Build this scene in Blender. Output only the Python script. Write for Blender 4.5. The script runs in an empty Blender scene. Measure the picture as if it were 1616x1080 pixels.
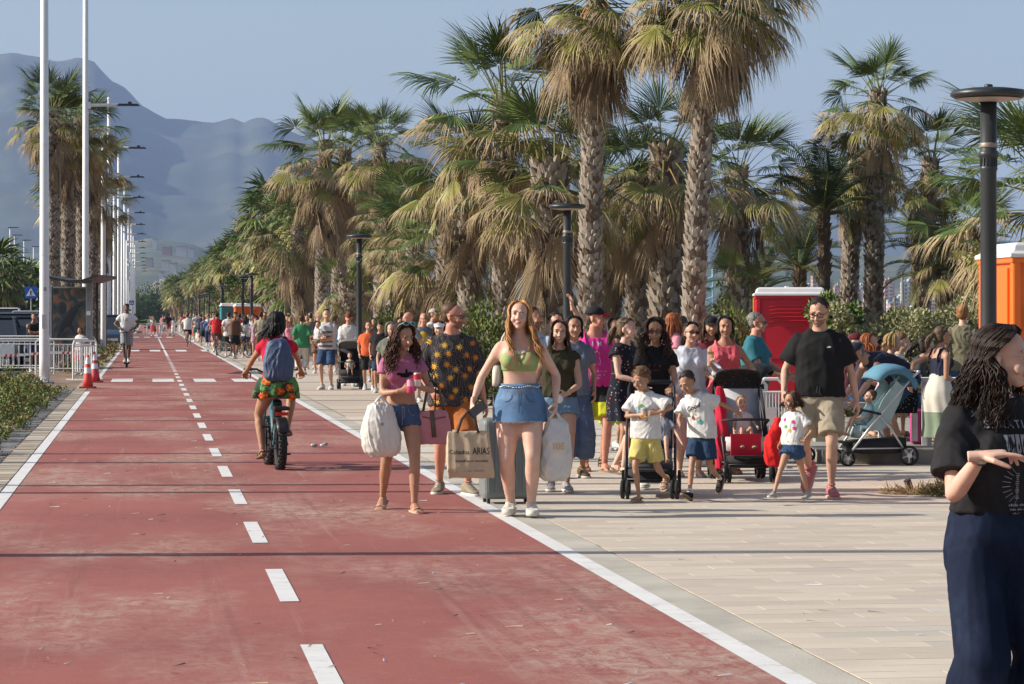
import bpy, bmesh, math, random
import numpy as np
from mathutils import Vector, Matrix, noise
R = math.radians
F = 4300.0; HZ = 500.0; CX = 808.0; EYE = 1.62
sc = bpy.context.scene
COL = sc.collection
random.seed(7); np.random.seed(7)

# ---------------- camera, sky, sun, exposure ----------------
cam_d = bpy.data.cameras.new('camera'); cam = bpy.data.objects.new('camera', cam_d); COL.objects.link(cam)
cam.location = (0, 0, EYE); cam.rotation_euler = (R(90), 0, 0)
cam_d.sensor_width = 36; cam_d.lens = F/1616*36
cam_d.shift_y = (HZ-540)/1616.0
cam_d.clip_start = 0.5; cam_d.clip_end = 40000
sc.camera = cam
SUN_EL = 28.0; SUN_AZ = 267.0     # azimuth the sun stands at, clockwise from +Y
w = bpy.data.worlds.new("World"); sc.world = w; w.use_nodes = True
nt = w.node_tree; nt.nodes.clear()
sky = nt.nodes.new('ShaderNodeTexSky'); sky.sky_type = 'NISHITA'; sky.sun_disc = False
sky.sun_elevation = R(SUN_EL); sky.sun_rotation = R(SUN_AZ)
sky.air_density = 1.0; sky.dust_density = 1.6; sky.ozone_density = 1.6; sky.altitude = 0
bg = nt.nodes.new('ShaderNodeBackground'); bg.inputs[1].default_value = 0.11
wo = nt.nodes.new('ShaderNodeOutputWorld')
hsv = nt.nodes.new('ShaderNodeHueSaturation'); hsv.inputs['Saturation'].default_value = 0.80; hsv.inputs['Value'].default_value = 0.70
nt.links.new(sky.outputs[0], hsv.inputs['Color']); nt.links.new(hsv.outputs[0], bg.inputs[0]); nt.links.new(bg.outputs[0], wo.inputs[0])
sl = bpy.data.lights.new('sun', 'SUN'); so = bpy.data.objects.new('sun', sl); COL.objects.link(so)
sl.energy = 4.0; sl.angle = R(0.5); sl.color = (1.0, 0.92, 0.80)
_sd = Vector((math.sin(R(SUN_AZ))*math.cos(R(SUN_EL)), math.cos(R(SUN_AZ))*math.cos(R(SUN_EL)), math.sin(R(SUN_EL))))
so.rotation_euler = _sd.to_track_quat('Z', 'Y').to_euler()
vs = sc.view_settings; vs.view_transform = 'Standard'; vs.look = 'None'; vs.exposure = 0.80; vs.gamma = 1; vs.use_curve_mapping = False
sc.render.engine = 'CYCLES'
cy = sc.cycles; cy.max_bounces = 6; cy.diffuse_bounces = 2; cy.glossy_bounces = 2; cy.transmission_bounces = 3; cy.volume_bounces = 1
cy.transparent_max_bounces = 8; cy.use_denoising = True; cy.caustics_reflective = False; cy.caustics_refractive = False

# ---------------- coordinates ----------------
TH = math.atan(575/4300.0); ct, st = math.cos(TH), math.sin(TH)
def LP(lat, s, z=0.0):            # along the path: metres to its right, metres ahead
    return Vector((lat*ct - s*st, lat*st + s*ct, z))
def dist_of(y): return EYE*F/(y-HZ)
def GP(x, y, z=0.0):              # ground point seen at a pixel
    d = dist_of(y); return Vector(((x-CX)/F*d, d, z))
def DP(x, d, z=0.0):              # point at distance d standing in pixel column x
    return Vector(((x-CX)/F*d, d, z))
def ZP(y, d): return EYE + (HZ-y)/F*d   # height seen at pixel row y

# ---------------- tagging ----------------
def tag(o, label=None, cat=None, group=None, kind=None):
    if label: o['label'] = label
    if cat: o['category'] = cat
    if group: o['group'] = group
    if kind: o['kind'] = kind
    return o
def empty(name, loc=(0,0,0), rz=0, label=None, cat=None, group=None):
    o = bpy.data.objects.new(name, None); COL.objects.link(o); o.location = loc; o.rotation_euler = (0,0,rz)
    o.empty_display_size = 0.2
    return tag(o, label, cat, group)
def copy_tree(o, parent=None):
    c = o.copy(); COL.objects.link(c)
    if parent is not None: c.parent = parent
    for ch in o.children: copy_tree(ch, c)
    return c

def ordw(n):
    a='zeroth first second third fourth fifth sixth seventh eighth ninth tenth eleventh twelfth thirteenth fourteenth fifteenth sixteenth seventeenth eighteenth nineteenth'.split()
    if n<20: return a[n]
    t={2:'twenty',3:'thirty',4:'forty',5:'fifty',6:'sixty',7:'seventy',8:'eighty',9:'ninety'}[n//10]
    return (t[:-1]+'ieth') if n%10==0 else t+'-'+a[n%10]
# ---------------- mesh builder ----------------
def frame_of(d, up=Vector((0,0,1))):
    d = Vector(d).normalized()
    if abs(d.dot(up)) > 0.98: up = Vector((0,1,0))
    x = d.cross(up).normalized(); y = x.cross(d).normalized()   # x side, y 'up-ish'
    return x, y, d
class MB:
    def __init__(s): s.v=[]; s.f=[]; s.m=[]
    def add(s, vs_, fs, mi=0):
        n=len(s.v); s.v.extend([tuple(q) for q in vs_]); s.f.extend([tuple(i+n for i in q) for q in fs]); s.m.extend([mi]*len(fs)); return s
    def box(s, c, size, M=None, mi=0, taper=1.0):
        hx,hy,hz=size[0]/2,size[1]/2,size[2]/2
        vv=[]
        for z,t in ((-hz,1),(hz,taper)):
            for x,y in ((-hx,-hy),(hx,-hy),(hx,hy),(-hx,hy)): vv.append(Vector((x*t,y*t,z)))
        c=Vector(c)
        vv=[(M@q if M else q)+c for q in vv]
        return s.add(vv,[(0,3,2,1),(4,5,6,7),(0,1,5,4),(1,2,6,5),(2,3,7,6),(3,0,4,7)],mi)
    def loft(s, rings, cap=True, mi=0, closed=True):
        n=len(rings[0]); vv=[p for r in rings for p in r]; ff=[]
        for i in range(len(rings)-1):
            for j in range(n if closed else n-1):
                a=i*n+j; b=i*n+(j+1)%n; ff.append((a,b,b+n,a+n))
        if cap:
            ff.append(tuple(reversed(range(n)))); ff.append(tuple(range((len(rings)-1)*n,len(rings)*n)))
        return s.add(vv,ff,mi)
    def tube(s, pts, rad, n=8, mi=0, cap=True, flat=1.0, up=Vector((0,0,1)), round_caps=False):
        pts=[Vector(p) for p in pts]
        if not hasattr(rad,'__len__'): rad=[rad]*len(pts)
        rad=list(rad)
        if round_caps:
            d0=(pts[0]-pts[1]).normalized(); d1=(pts[-1]-pts[-2]).normalized(); r0,r1=rad[0],rad[-1]
            pts=[pts[0]+d0*r0*.96,pts[0]+d0*r0*.66]+pts+[pts[-1]+d1*r1*.66,pts[-1]+d1*r1*.96]
            rad=[r0*.3,r0*.76]+rad+[r1*.76,r1*.3]
        rings=[]; px=None
        for i,p in enumerate(pts):
            a=pts[max(i-1,0)]; b=pts[min(i+1,len(pts)-1)]
            d=(b-a)
            if d.length<1e-9: d=Vector((0,0,1))
            d.normalize()
            if px is None: x,y,_=frame_of(d,up)
            else:
                x=(px-d*px.dot(d))
                if x.length<1e-6: x,y,_=frame_of(d,up)
                x.normalize(); y=x.cross(d).normalized()
            px=x
            r=rad[i]
            rings.append([p+x*(r*math.cos(t))+y*(r*flat*math.sin(t)) for t in [2*math.pi*k/n for k in range(n)]])
        return s.loft(rings,cap,mi)
    def lathe(s, prof, n=16, c=(0,0,0), mi=0, cap=True):
        c=Vector(c)
        rings=[[c+Vector((r*math.cos(2*math.pi*k/n),r*math.sin(2*math.pi*k/n),z)) for k in range(n)] for r,z in prof]
        return s.loft(rings,cap,mi)
    def ball(s, c, r, M=None, n=10, mi=0):
        c=Vector(c); r=Vector(r) if hasattr(r,'__len__') else Vector((r,r,r))
        rings=[]
        m=max(5,n*2//3)
        for i in range(m+1):
            a=math.pi*(i/m)-math.pi/2
            if i==0: a=-math.pi/2*.97
            if i==m: a=math.pi/2*.97
            rr=[]
            for k in range(n):
                t=2*math.pi*k/n
                q=Vector((r.x*math.cos(a)*math.cos(t),r.y*math.cos(a)*math.sin(t),r.z*math.sin(a)))
                rr.append((M@q if M else q)+c)
            rings.append(rr)
        return s.loft(rings,True,mi)
    def merge(s, o, M=None, mi=None):
        n=len(s.v)
        s.v.extend([tuple(M@Vector(q)) for q in o.v] if M else o.v)
        s.f.extend([tuple(i+n for i in q) for q in o.f]); s.m.extend(o.m if mi is None else [mi]*len(o.m)); return s
    def mesh(s, name, mats, smooth=False):
        me=bpy.data.meshes.new(name); me.from_pydata(s.v,[],s.f)
        for m in (mats if isinstance(mats,(list,tuple)) else [mats]): me.materials.append(m)
        if any(s.m): me.polygons.foreach_set('material_index',s.m)
        if smooth: me.polygons.foreach_set('use_smooth',[True]*len(s.f))
        me.update(); return me
    def build(s, name, mats, parent=None, smooth=False):
        o=bpy.data.objects.new(name,s.mesh(name,mats,smooth)); COL.objects.link(o)
        if parent is not None: o.parent=parent
        return o
def link_mesh(name, me, parent=None, loc=None, rz=None):
    o=bpy.data.objects.new(name,me); COL.objects.link(o)
    if parent is not None: o.parent=parent
    if loc is not None: o.location=loc
    if rz is not None: o.rotation_euler=(0,0,rz)
    return o
def add_bevel(o, w_=0.01, seg=2):
    m=o.modifiers.new('bevel','BEVEL'); m.width=w_; m.segments=seg; m.limit_method='ANGLE'; m.angle_limit=R(40); return o

# ---------------- materials ----------------
MC={}
def mat(name, col, rough=0.7, metal=0.0, var=0.15, vscale=6.0, bump=0.0, bscale=40.0, col2=None, mix_lo=0.45, mix_hi=0.6, m2scale=3.0, spec=None, emit=None, trans=0.0, objinfo=0.0, stretch=None, sheen=0.0, alpha=None):
    if name in MC: return MC[name]
    m=bpy.data.materials.new(name); m.use_nodes=True; t=m.node_tree; n=t.nodes; L=t.links
    b=n['Principled BSDF']; b.inputs['Roughness'].default_value=rough; b.inputs['Metallic'].default_value=metal
    if spec is not None: b.inputs['Specular IOR Level'].default_value=spec
    if trans: b.inputs['Transmission Weight'].default_value=trans
    if sheen: b.inputs['Sheen Weight'].default_value=sheen
    if alpha is not None: b.inputs['Alpha'].default_value=alpha
    tc=n.new('ShaderNodeTexCoord'); mp=n.new('ShaderNodeMapping'); L.new(tc.outputs['Object'],mp.inputs[0])
    if stretch: mp.inputs['Scale'].default_value=stretch
    src=mp.outputs[0]
    base=n.new('ShaderNodeRGB'); base.outputs[0].default_value=(*col,1); cur=base.outputs[0]
    if col2 is not None:
        nz=n.new('ShaderNodeTexNoise'); nz.inputs['Scale'].default_value=m2scale; nz.inputs['Detail'].default_value=6; nz.inputs['Roughness'].default_value=.62; L.new(src,nz.inputs[0])
        cr=n.new('ShaderNodeMapRange'); cr.inputs[1].default_value=mix_lo; cr.inputs[2].default_value=mix_hi; L.new(nz.outputs[0],cr.inputs[0])
        mx=n.new('ShaderNodeMix'); mx.data_type='RGBA'; L.new(cr.outputs[0],mx.inputs[0]); L.new(cur,mx.inputs[6]); mx.inputs[7].default_value=(*col2,1); cur=mx.outputs[2]
    if var:
        nz=n.new('ShaderNodeTexNoise'); nz.inputs['Scale'].default_value=vscale; nz.inputs['Detail'].default_value=5; L.new(src,nz.inputs[0])
        mr=n.new('ShaderNodeMapRange'); mr.inputs[1].default_value=.25; mr.inputs[2].default_value=.75; mr.inputs[3].default_value=1-var; mr.inputs[4].default_value=1+var; L.new(nz.outputs[0],mr.inputs[0])
        fac=mr.outputs[0]
        if objinfo:
            oi=n.new('ShaderNodeObjectInfo'); m2=n.new('ShaderNodeMapRange'); m2.inputs[3].default_value=1-objinfo; m2.inputs[4].default_value=1+objinfo; L.new(oi.outputs['Random'],m2.inputs[0])
            mm=n.new('ShaderNodeMath'); mm.operation='MULTIPLY'; L.new(fac,mm.inputs[0]); L.new(m2.outputs[0],mm.inputs[1]); fac=mm.outputs[0]
        vm=n.new('ShaderNodeVectorMath'); vm.operation='SCALE'; L.new(cur,vm.inputs[0]); L.new(fac,vm.inputs['Scale']); cur=vm.outputs[0]
    L.new(cur,b.inputs['Base Color'])
    if bump:
        nz=n.new('ShaderNodeTexNoise'); nz.inputs['Scale'].default_value=bscale; nz.inputs['Detail'].default_value=4; L.new(src,nz.inputs[0])
        bp=n.new('ShaderNodeBump'); bp.inputs['Strength'].default_value=bump; bp.inputs['Distance'].default_value=0.01; L.new(nz.outputs[0],bp.inputs['Height']); L.new(bp.outputs[0],b.inputs['Normal'])
    if emit:
        b.inputs['Emission Color'].default_value=(*emit[:3],1); b.inputs['Emission Strength'].default_value=emit[3]
    MC[name]=m; m['cur']=1
    return m
def srgb(r,g,b):
    f=lambda c:(c/255/12.92) if c/255<=0.04045 else ((c/255+0.055)/1.055)**2.4
    return (f(r),f(g),f(b))

# ================= GROUND AND PATH =================
def strip(name, lat0, lat1, s0, s1, z, m, kind='structure', n=1, thick=0):
    mb=MB(); 
    for i in range(n):
        a=s0+(s1-s0)*i/n; b=s0+(s1-s0)*(i+1)/n
        mb.add([(lat0,a,z),(lat1,a,z),(lat1,b,z),(lat0,b,z)],[(0,1,2,3)])
    o=mb.build(name,m); o.rotation_euler=(0,0,TH); tag(o,kind=kind); return o
M_sand=mat('dry_ground',(0.30,0.24,0.17),0.95,var=.3,vscale=.6,col2=(.2,.17,.10),m2scale=.25,bump=.4,bscale=8)
g=MB(); g.add([(-14000,-300,-0.03),(14000,-300,-0.03),(14000,16000,-0.03),(-14000,16000,-0.03)],[(0,1,2,3)])
ground=g.build('ground',M_sand); tag(ground,kind='structure')
M_water=mat('sea_water',(0.03,0.09,0.13),0.25,var=.1,vscale=.02,bump=.5,bscale=.6)
sea=MB(); sea.add([(70,420,-.02),(9000,420,-.02),(9000,2300,-.02),(160,2300,-.02)],[(0,1,2,3)]); tag(sea.build('sea',M_water),kind='structure')

def red_lane_mat():
    m=bpy.data.materials.new('red_lane'); m.use_nodes=True; t=m.node_tree; n=t.nodes; L=t.links; b=n['Principled BSDF']
    b.inputs['Roughness'].default_value=.85; b.inputs['Specular IOR Level'].default_value=.25
    tc=n.new('ShaderNodeTexCoord')
    def nz(sc_,det,rough,scale=(1,1,1),dist=0):
        mp=n.new('ShaderNodeMapping'); mp.inputs['Scale'].default_value=scale; L.new(tc.outputs['Object'],mp.inputs[0])
        q=n.new('ShaderNodeTexNoise'); q.inputs['Scale'].default_value=sc_; q.inputs['Detail'].default_value=det; q.inputs['Roughness'].default_value=rough; q.inputs['Distortion'].default_value=dist; L.new(mp.outputs[0],q.inputs[0]); return q.outputs[0]
    def mr(x,a,b_,c=0,d=1):
        q=n.new('ShaderNodeMapRange'); q.inputs[1].default_value=a; q.inputs[2].default_value=b_; q.inputs[3].default_value=c; q.inputs[4].default_value=d; L.new(x,q.inputs[0]); return q.outputs[0]
    def mul(a,b_):
        q=n.new('ShaderNodeMath'); q.operation='MULTIPLY'; L.new(a,q.inputs[0]); L.new(b_,q.inputs[1]) if not isinstance(b_,float) else q.inputs[1].__setattr__('default_value',b_); return q.outputs[0]
    def mix(f,a,b_):
        q=n.new('ShaderNodeMix'); q.data_type='RGBA'; L.new(f,q.inputs[0])
        for i,c in ((6,a),(7,b_)):
            if isinstance(c,tuple): q.inputs[i].default_value=(*c,1)
            else: L.new(c,q.inputs[i])
        return q.outputs[2]
    base=mix(mr(nz(.35,5,.6),.35,.65),(.335,.110,.094),(.25,.083,.072))
    base=mix(mul(mr(nz(9,5,.7),.45,.75),.55),base,(.35,.14,.11))
    big=mr(nz(.55,4,.55,(1.1,.45,1)),.46,.63)
    fine=mr(nz(7,9,.85,(1.0,.6,1),.9),.42,.66)
    dust=mul(mul(big,fine),.95)
    base=mix(dust,base,(.48,.39,.31))
    sc2=mul(mr(nz(14,6,.8,(1.0,.08,1)),.62,.72),mr(nz(1.2,3,.5),.45,.6))
    base=mix(mul(sc2,.55),base,(.42,.30,.24))
    spec=mul(mr(nz(45,3,.7),.62,.70),.6)
    base=mix(spec,base,(.45,.36,.28))
    base=mix(mul(mr(nz(1.6,5,.7,(3.2,.06,1)),.56,.70),.38),base,(.17,.065,.058))
    base=mix(mul(mr(nz(2.2,4,.7,(2.4,.05,1)),.60,.72),.30),base,(.46,.30,.25))
    L.new(base,b.inputs['Base Color'])
    bp=n.new('ShaderNodeBump'); bp.inputs['Strength'].default_value=.25; bp.inputs['Distance'].default_value=.004; L.new(nz(220,3,.6),bp.inputs['Height']); L.new(bp.outputs[0],b.inputs['Normal'])
    return m
M_red=red_lane_mat()
LL,RL=-1.28,2.85
strip('bike_path',LL-.06,RL+.06,3,560,0.0,M_red)
M_white=mat('road_paint',(.72,.71,.69),.6,var=.10,vscale=3,col2=(.50,.42,.38),mix_lo=.56,mix_hi=.72,m2scale=7,bump=.2,bscale=120)
strip('lane_line',LL-.06,LL+.055,3,59.5,.004,M_white)
strip('lane_line',LL-.06,LL+.055,68,560,.004,M_white)
strip('lane_line',RL-.06,RL+.07,3,560,.004,M_white)
# centre dashes
mb=MB(); dashes=[]
s=2.0-.75
dash_mesh=MB().add([(-.055,0,.004),(.055,0,.004),(.055,2.0,.004),(-.055,2.0,.004)],[(0,1,2,3)]).mesh('dash',M_white)
s=11.45
while s<80:
    o=link_mesh('lane_dash',dash_mesh,None,LP(.80,s),TH); tag(o,kind='structure'); s+=4.05
while s<112:
    o=link_mesh('lane_dash',dash_mesh,None,LP(.80,s),TH); o.scale=(1,.45,1); tag(o,kind='structure'); s+=2.0
strip('lane_line',.745,.855,112,300,.004,M_white)
# crossing blocks
blk=MB().add([(-.27,0,.004),(.27,0,.004),(.27,3.4,.004),(-.27,3.4,.004)],[(0,1,2,3)]).mesh('crossing_block',M_white)
for (y,xs) in ((601,(192,258,325,388)),(553,(211,245,287,328))):
    d=dist_of(y+2)
    for x in xs:
        o=link_mesh('crossing_mark',blk,None,DP(x,d),TH); tag(o,kind='structure')
        if y==553: o.scale=(.92,1.8,1)
for d,xs in ((210,(214,232,250,268)),):
    for x in xs: o=link_mesh('crossing_mark',blk,None,DP(x,d),TH); o.scale=(.9,2.2,1); tag(o,kind='structure')

# right: concrete edging, sandy joint, tiles
M_conc=mat('concrete_edge',(.47,.435,.37),.9,var=.15,vscale=2,col2=(.39,.36,.305),m2scale=1.2,bump=.3,bscale=60)
strip('concrete_strip',RL+.07,3.15,3,560,.0,M_conc,n=1)
M_joint=mat('sand_joint',(.30,.25,.19),.95,var=.2)
# tiles near: real pieces, then joined, then one sheet
def tile_mat(name,c,c2):
    return mat(name,c,.85,var=.16,vscale=1.1,col2=c2,mix_lo=.46,mix_hi=.66,m2scale=.8,bump=.15,bscale=60,objinfo=.10)
TM=[tile_mat('tile_beige',(.56,.485,.39),(.51,.44,.35)),tile_mat('tile_rose',(.55,.465,.39),(.50,.42,.35)),tile_mat('tile_grey',(.52,.47,.40),(.48,.43,.36)),tile_mat('tile_pink',(.56,.385,.32),(.50,.345,.29))]
TD,TW=.22,.66
prom=empty('paved_promenade'); prom['kind']='structure'; prom.rotation_euler=(0,0,TH)
bed=MB().add([(3.15,3,-.0022),(40,3,-.0022),(40,60,-.0022),(3.15,60,-.0022)],[(0,1,2,3)]).build('tile_bed',M_joint,prom)
tile_me=[]
for m_ in TM:
    t_=MB(); j=.004
    x0,x1,y0,y1=.0006,TW-.0006,j/2,TD-j/2; bv=.0008
    t_.add([(x0,y0,-.0026),(x1,y0,-.0026),(x1,y1,-.0026),(x0,y1,-.0026),(x0+bv,y0+bv,0),(x1-bv,y0+bv,0),(x1-bv,y1-bv,0),(x0+bv,y1-bv,0)],[(4,5,6,7),(0,1,5,4),(1,2,6,5),(2,3,7,6),(3,0,4,7)])
    tile_me.append(t_.mesh('paving_tile',m_))
rt=random.Random(3)
cells=[]
row=0; s=11.0
while s<44:
    off=(row*.22)%TW
    latmax=min(40,(1616-233)*s/F*1.05+1)
    lat=3.165
    first=True
    while lat<latmax:
        wd=(TW-off) if first else TW
        if first and off<.01: wd=TW
        cells.append((s,lat,wd,row)); lat+=wd; first=False
    s+=TD; row+=1
def pick(s,lat):
    q=noise.noise(Vector((lat*.35,s*.16,3)))
    r=rt.random()
    if 16.2<s<18.6 and lat>6.2: return 3 if r<.62 else 1
    if 19.5<s<23.2 and lat>6.6 and ((s*1.1)%2.2)<1.2: return 3 if r<.6 else 1
    if q>.15: return 1 if r<.5 else 0
    if q<-.2: return 2 if r<.6 else 0
    return 0 if r<.7 else rt.choice((1,2))
vis=[c for c in cells if c[1]+c[2]<(1650-233)*c[0]/F+.1]
nt_=0; stuff=MB()
for c in cells:
    s,lat,wd,row=c; k=pick(s,lat); dz=rt.uniform(-.0005,.0005)
    if nt_<300 and s>12.4 and lat<(1616-233)*s/F:
        o=bpy.data.objects.new('paving_tile',tile_me[k]); COL.objects.link(o); o.parent=prom; o.location=(lat,s,dz); o.scale=(wd/TW,1,1); nt_+=1
    else:
        me=tile_me[k]; n0=len(stuff.v)
        for v in me.vertices: stuff.v.append((lat+v.co.x*wd/TW,s+v.co.y,v.co.z+dz))
        for p in me.polygons: stuff.f.append(tuple(i+n0 for i in p.vertices)); stuff.m.append(k)
st_=stuff.build('paving_tiles',TM,prom); st_['kind']='stuff'
# far pavement, verge and road sheets
M_farpave=mat('pavement_far',(.52,.44,.36),.9,var=.12,vscale=.4,col2=(.47,.40,.33),m2scale=.15)
strip('pavement_far',3.2,9,44,560,-.001,M_farpave)
strip('pavement_far',9,40,44,62,-.006,M_farpave)
for q in range(22):
    s_=46+q*6.5*(1+q*.03); strip('pavement_band',3.22,9,s_,s_+.5,.003,TM[3])
M_gstone=mat('grey_paver',(.25,.25,.245),.9,var=.2,vscale=3,col2=(.17,.165,.16),m2scale=4,bump=.4,bscale=40,objinfo=.18)
M_tan=mat('tan_paver',(.40,.33,.245),.9,var=.15,vscale=3,col2=(.30,.25,.19),m2scale=3,bump=.3,bscale=50,objinfo=.14)
M_soil=mat('bed_soil',(.16,.105,.07),.95,var=.35,vscale=3,col2=(.30,.20,.13),m2scale=1.6,bump=.6,bscale=25)
M_asph=mat('asphalt',(.06,.06,.062),.9,var=.2,vscale=2,bump=.3,bscale=80)
strip('planting_bed_soil',-3.6,-1.36,3,560,-.012,M_soil)
strip('parking_road',-40,-3.6,3,560,-.018,M_asph)
edge=empty('paver_edging'); edge['kind']='structure'; edge.rotation_euler=(0,0,TH)
def paver_me(name,w_,l_,m_,r=.006):
    t=MB(); x,y=w_/2-.004,l_/2-.004
    t.add([(-x,-y,-.03),(x,-y,-.03),(x,y,-.03),(-x,y,-.03),(-x+r,-y+r,.0),(x-r,-y+r,.0),(x-r,y-r,.0),(-x+r,y-r,.0)],[(4,5,6,7),(0,1,5,4),(1,2,6,5),(2,3,7,6),(3,0,4,7)])
    return t.mesh(name,m_)
pt=paver_me('edge_paver',.27,.20,M_tan); pg=paver_me('grey_paver',.44,.21,M_gstone); pt2=paver_me('edge_paver',.27,.20,TM[2])
s=19.0; n_=0
rr=random.Random(11)
while s<64:
    far=s>54
    o=link_mesh('edge_paver',pt if rr.random()<.7 else pt2,edge,Vector((-1.48,s,.002+rr.uniform(-.004,.003)))); o.rotation_euler=(0,0,rr.uniform(-.015,.015))
    if rr.random()>.12 and s>22 or s<22:
        o=link_mesh('grey_paver',pg,edge,Vector((-1.85+rr.uniform(-.015,.015),s,.0+rr.uniform(-.012,.006)))); o.rotation_euler=(rr.uniform(-.02,.02),rr.uniform(-.02,.02),rr.uniform(-.03,.03))
    s+=.205
strip('edge_band',-1.62,-1.345,64,560,.001,M_tan)

# ---------------- foliage clouds ----------------
def leaf_cloud(name, pts, nrm, size, mats, parent=None, seed=1, aspect=2.2, jitter=.9, outward=.5):
    rg=np.random.RandomState(seed); n=len(pts); pts=np.asarray(pts,float); nrm=np.asarray(nrm,float)
    d=rg.normal(size=(n,3))*jitter+nrm*outward; d[:,2]+=.25; d/=np.linalg.norm(d,axis=1)[:,None]
    a=rg.normal(size=(n,3)); sd=np.cross(d,a); sd/=np.linalg.norm(sd,axis=1)[:,None]+1e-9
    L=(size*(.6+.8*rg.rand(n)))[:,None]; W=L/aspect/2
    v=np.stack([pts, pts+d*L*.5+sd*W, pts+d*L, pts+d*L*.5-sd*W],1).reshape(-1,3)
    me=bpy.data.meshes.new(name); me.vertices.add(4*n); me.vertices.foreach_set('co',v.ravel())
    me.loops.add(4*n); me.loops.foreach_set('vertex_index',np.arange(4*n)); me.polygons.add(n)
    me.polygons.foreach_set('loop_start',np.arange(n)*4); me.polygons.foreach_set('loop_total',np.full(n,4))
    for m in mats: me.materials.append(m)
    me.polygons.foreach_set('material_index',rg.randint(0,len(mats),n)); me.update(); me.validate()
    o=bpy.data.objects.new(name,me); COL.objects.link(o)
    if parent is not None: o.parent=parent
    return o
def fol(name,c,rough=.55): 
    m=mat(name,c,rough,var=.3,vscale=1.5,spec=.2); 
    return m
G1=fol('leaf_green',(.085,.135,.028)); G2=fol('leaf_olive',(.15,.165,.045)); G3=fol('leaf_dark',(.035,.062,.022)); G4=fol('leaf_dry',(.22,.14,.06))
G5=fol('leaf_greygreen',(.22,.23,.11)); G6=fol('leaf_silver',(.30,.28,.16)); G7=fol('leaf_bright',(.16,.21,.04)); G8=fol('leaf_red',(.26,.07,.05))
M_twig=mat('twig',(.12,.085,.05),.9)
def bush(name,c,r,n,size,mats,label,cat='bush',group=None,seed=1,core=True,stems=8):
    e=empty(name,c,0,label,cat,group); rg=np.random.RandomState(seed)
    d=rg.normal(size=(n,3)); d[:,2]=np.abs(d[:,2]); d/=np.linalg.norm(d,axis=1)[:,None]
    lump=1+.22*np.sin(d[:,0]*5+seed)*np.cos(d[:,1]*4+seed*2)+.15*np.sin(d[:,2]*9+d[:,0]*7)
    rad=(rg.rand(n)**.35)*lump
    p=d*rad[:,None]*np.array(r)
    leaf_cloud('foliage',p,d,size,mats,e,seed)
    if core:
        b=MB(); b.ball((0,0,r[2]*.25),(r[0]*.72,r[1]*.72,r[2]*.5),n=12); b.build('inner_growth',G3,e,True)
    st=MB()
    for k in range(stems):
        a=rg.rand()*6.28; st.tube([(0,0,-.02),(r[0]*.3*math.cos(a),r[1]*.3*math.sin(a),r[2]*.5),(r[0]*.7*math.cos(a),r[1]*.7*math.sin(a),r[2]*.85)],[.02,.012,.005],n=5)
    st.build('stem',M_twig,e)
    return e
# ground cover along the path edge on the left
rg=np.random.RandomState(5)
def cover(name,s0,s1,lat0,lat1,h,n,size,mats,seed,label=None):
    rg=np.random.RandomState(seed)
    s=s0+(s1-s0)*rg.rand(n); u=rg.rand(n); clump=np.array([noise.noise(Vector((a*.9,seed,b*1.5))) for a,b in zip(s,u)])
    clump2=np.array([noise.noise(Vector((a*2.7,seed+9,b*4))) for a,b in zip(s,u)])
    lat=lat0+(lat1-lat0)*u+clump*.35*u
    z=(rg.rand(n)**.6)*h*np.clip(.55+clump*.9+clump2*.5,.15,1.3)*np.clip((1-u)*4,.25,1)
    x=lat*ct-s*st; y=lat*st+s*ct
    p=np.stack([x,y,z],1); nn=np.zeros((n,3)); nn[:,2]=1
    o=leaf_cloud(name,p,nn,size,mats,None,seed,outward=.3); tag(o,kind='stuff'); return o
cover('ground_cover',24,60,-4.2,-1.85,.58,34000,.06,[G1,G1,G2,G4,G7,G2],3)
cover('ground_cover',19.5,25,-3.0,-2.0,.30,3000,.055,[G1,G1,G2,G4],4)
cover('ground_cover',78,300,-2.6,-1.5,.55,16000,.11,[G1,G2,G2,G8],6)
cover('ground_cover',62,66,-3.6,-2.6,.3,800,.06,[G1,G4],8)

# ---------------- white street poles ----------------
M_wpole=mat('white_pole_paint',(.78,.79,.80),.35,var=.05,vscale=2,col2=(.62,.61,.58),mix_lo=.6,mix_hi=.75,m2scale=5)
M_dmetal=mat('dark_metal',(.045,.048,.052),.45,metal=.3,var=.15)
M_gal=mat('galvanised',(.42,.43,.44),.4,metal=.7,var=.1)
def white_pole(x,d,h,arm,label,rb=.115,rt_=.085):
    e=empty('street_light',DP(x,d),TH,label,'street light','white street lights beside the bike path')
    b=MB(); b.lathe([(rb,0),(rb*.99,.6),(rt_,h),(rt_*.3,h+.03)],n=16); b.lathe([(rb*1.9,0),(rb*1.9,.03),(rb*1.05,.045)],n=16); b.build('pole',M_wpole,e,True)
    if d<70:
        q=MB(); q.box((0,-rb-.004,1.5),(.10,.012,.35)); q.build('access_hatch',mat('hatch_grey',(.6,.6,.6),.5),e)
        q=MB(); q.box((.02,-rb*.97-.01,2.3),(.07,.008,.09)); q.build('sticker',mat('sticker_grey',(.35,.36,.38),.5),e)
    if arm:
        a=MB(); a.tube([(rt_*.5,0,arm),(1.05,0,arm+.03)],.055,n=8); a.box((rt_+.03,0,arm),(.12,.16,.22)); a.build('arm',M_wpole,e)
        l=MB(); l.box((1.4,0,arm+.03),(.75,.24,.07),taper=.8); l.box((1.45,0,arm+.10),(.12,.1,.07)); l.build('lamp_head',M_dmetal,e)
    return e
white_pole(70,67,12.4,None,'nearest white street pole standing in the plant bed beside the barriers',.125)
white_pole(135,90,12.6,8.6,'tall white street light with arm rising behind the bus shelter',.115)
PL=[]
d=113; i=0
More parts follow.
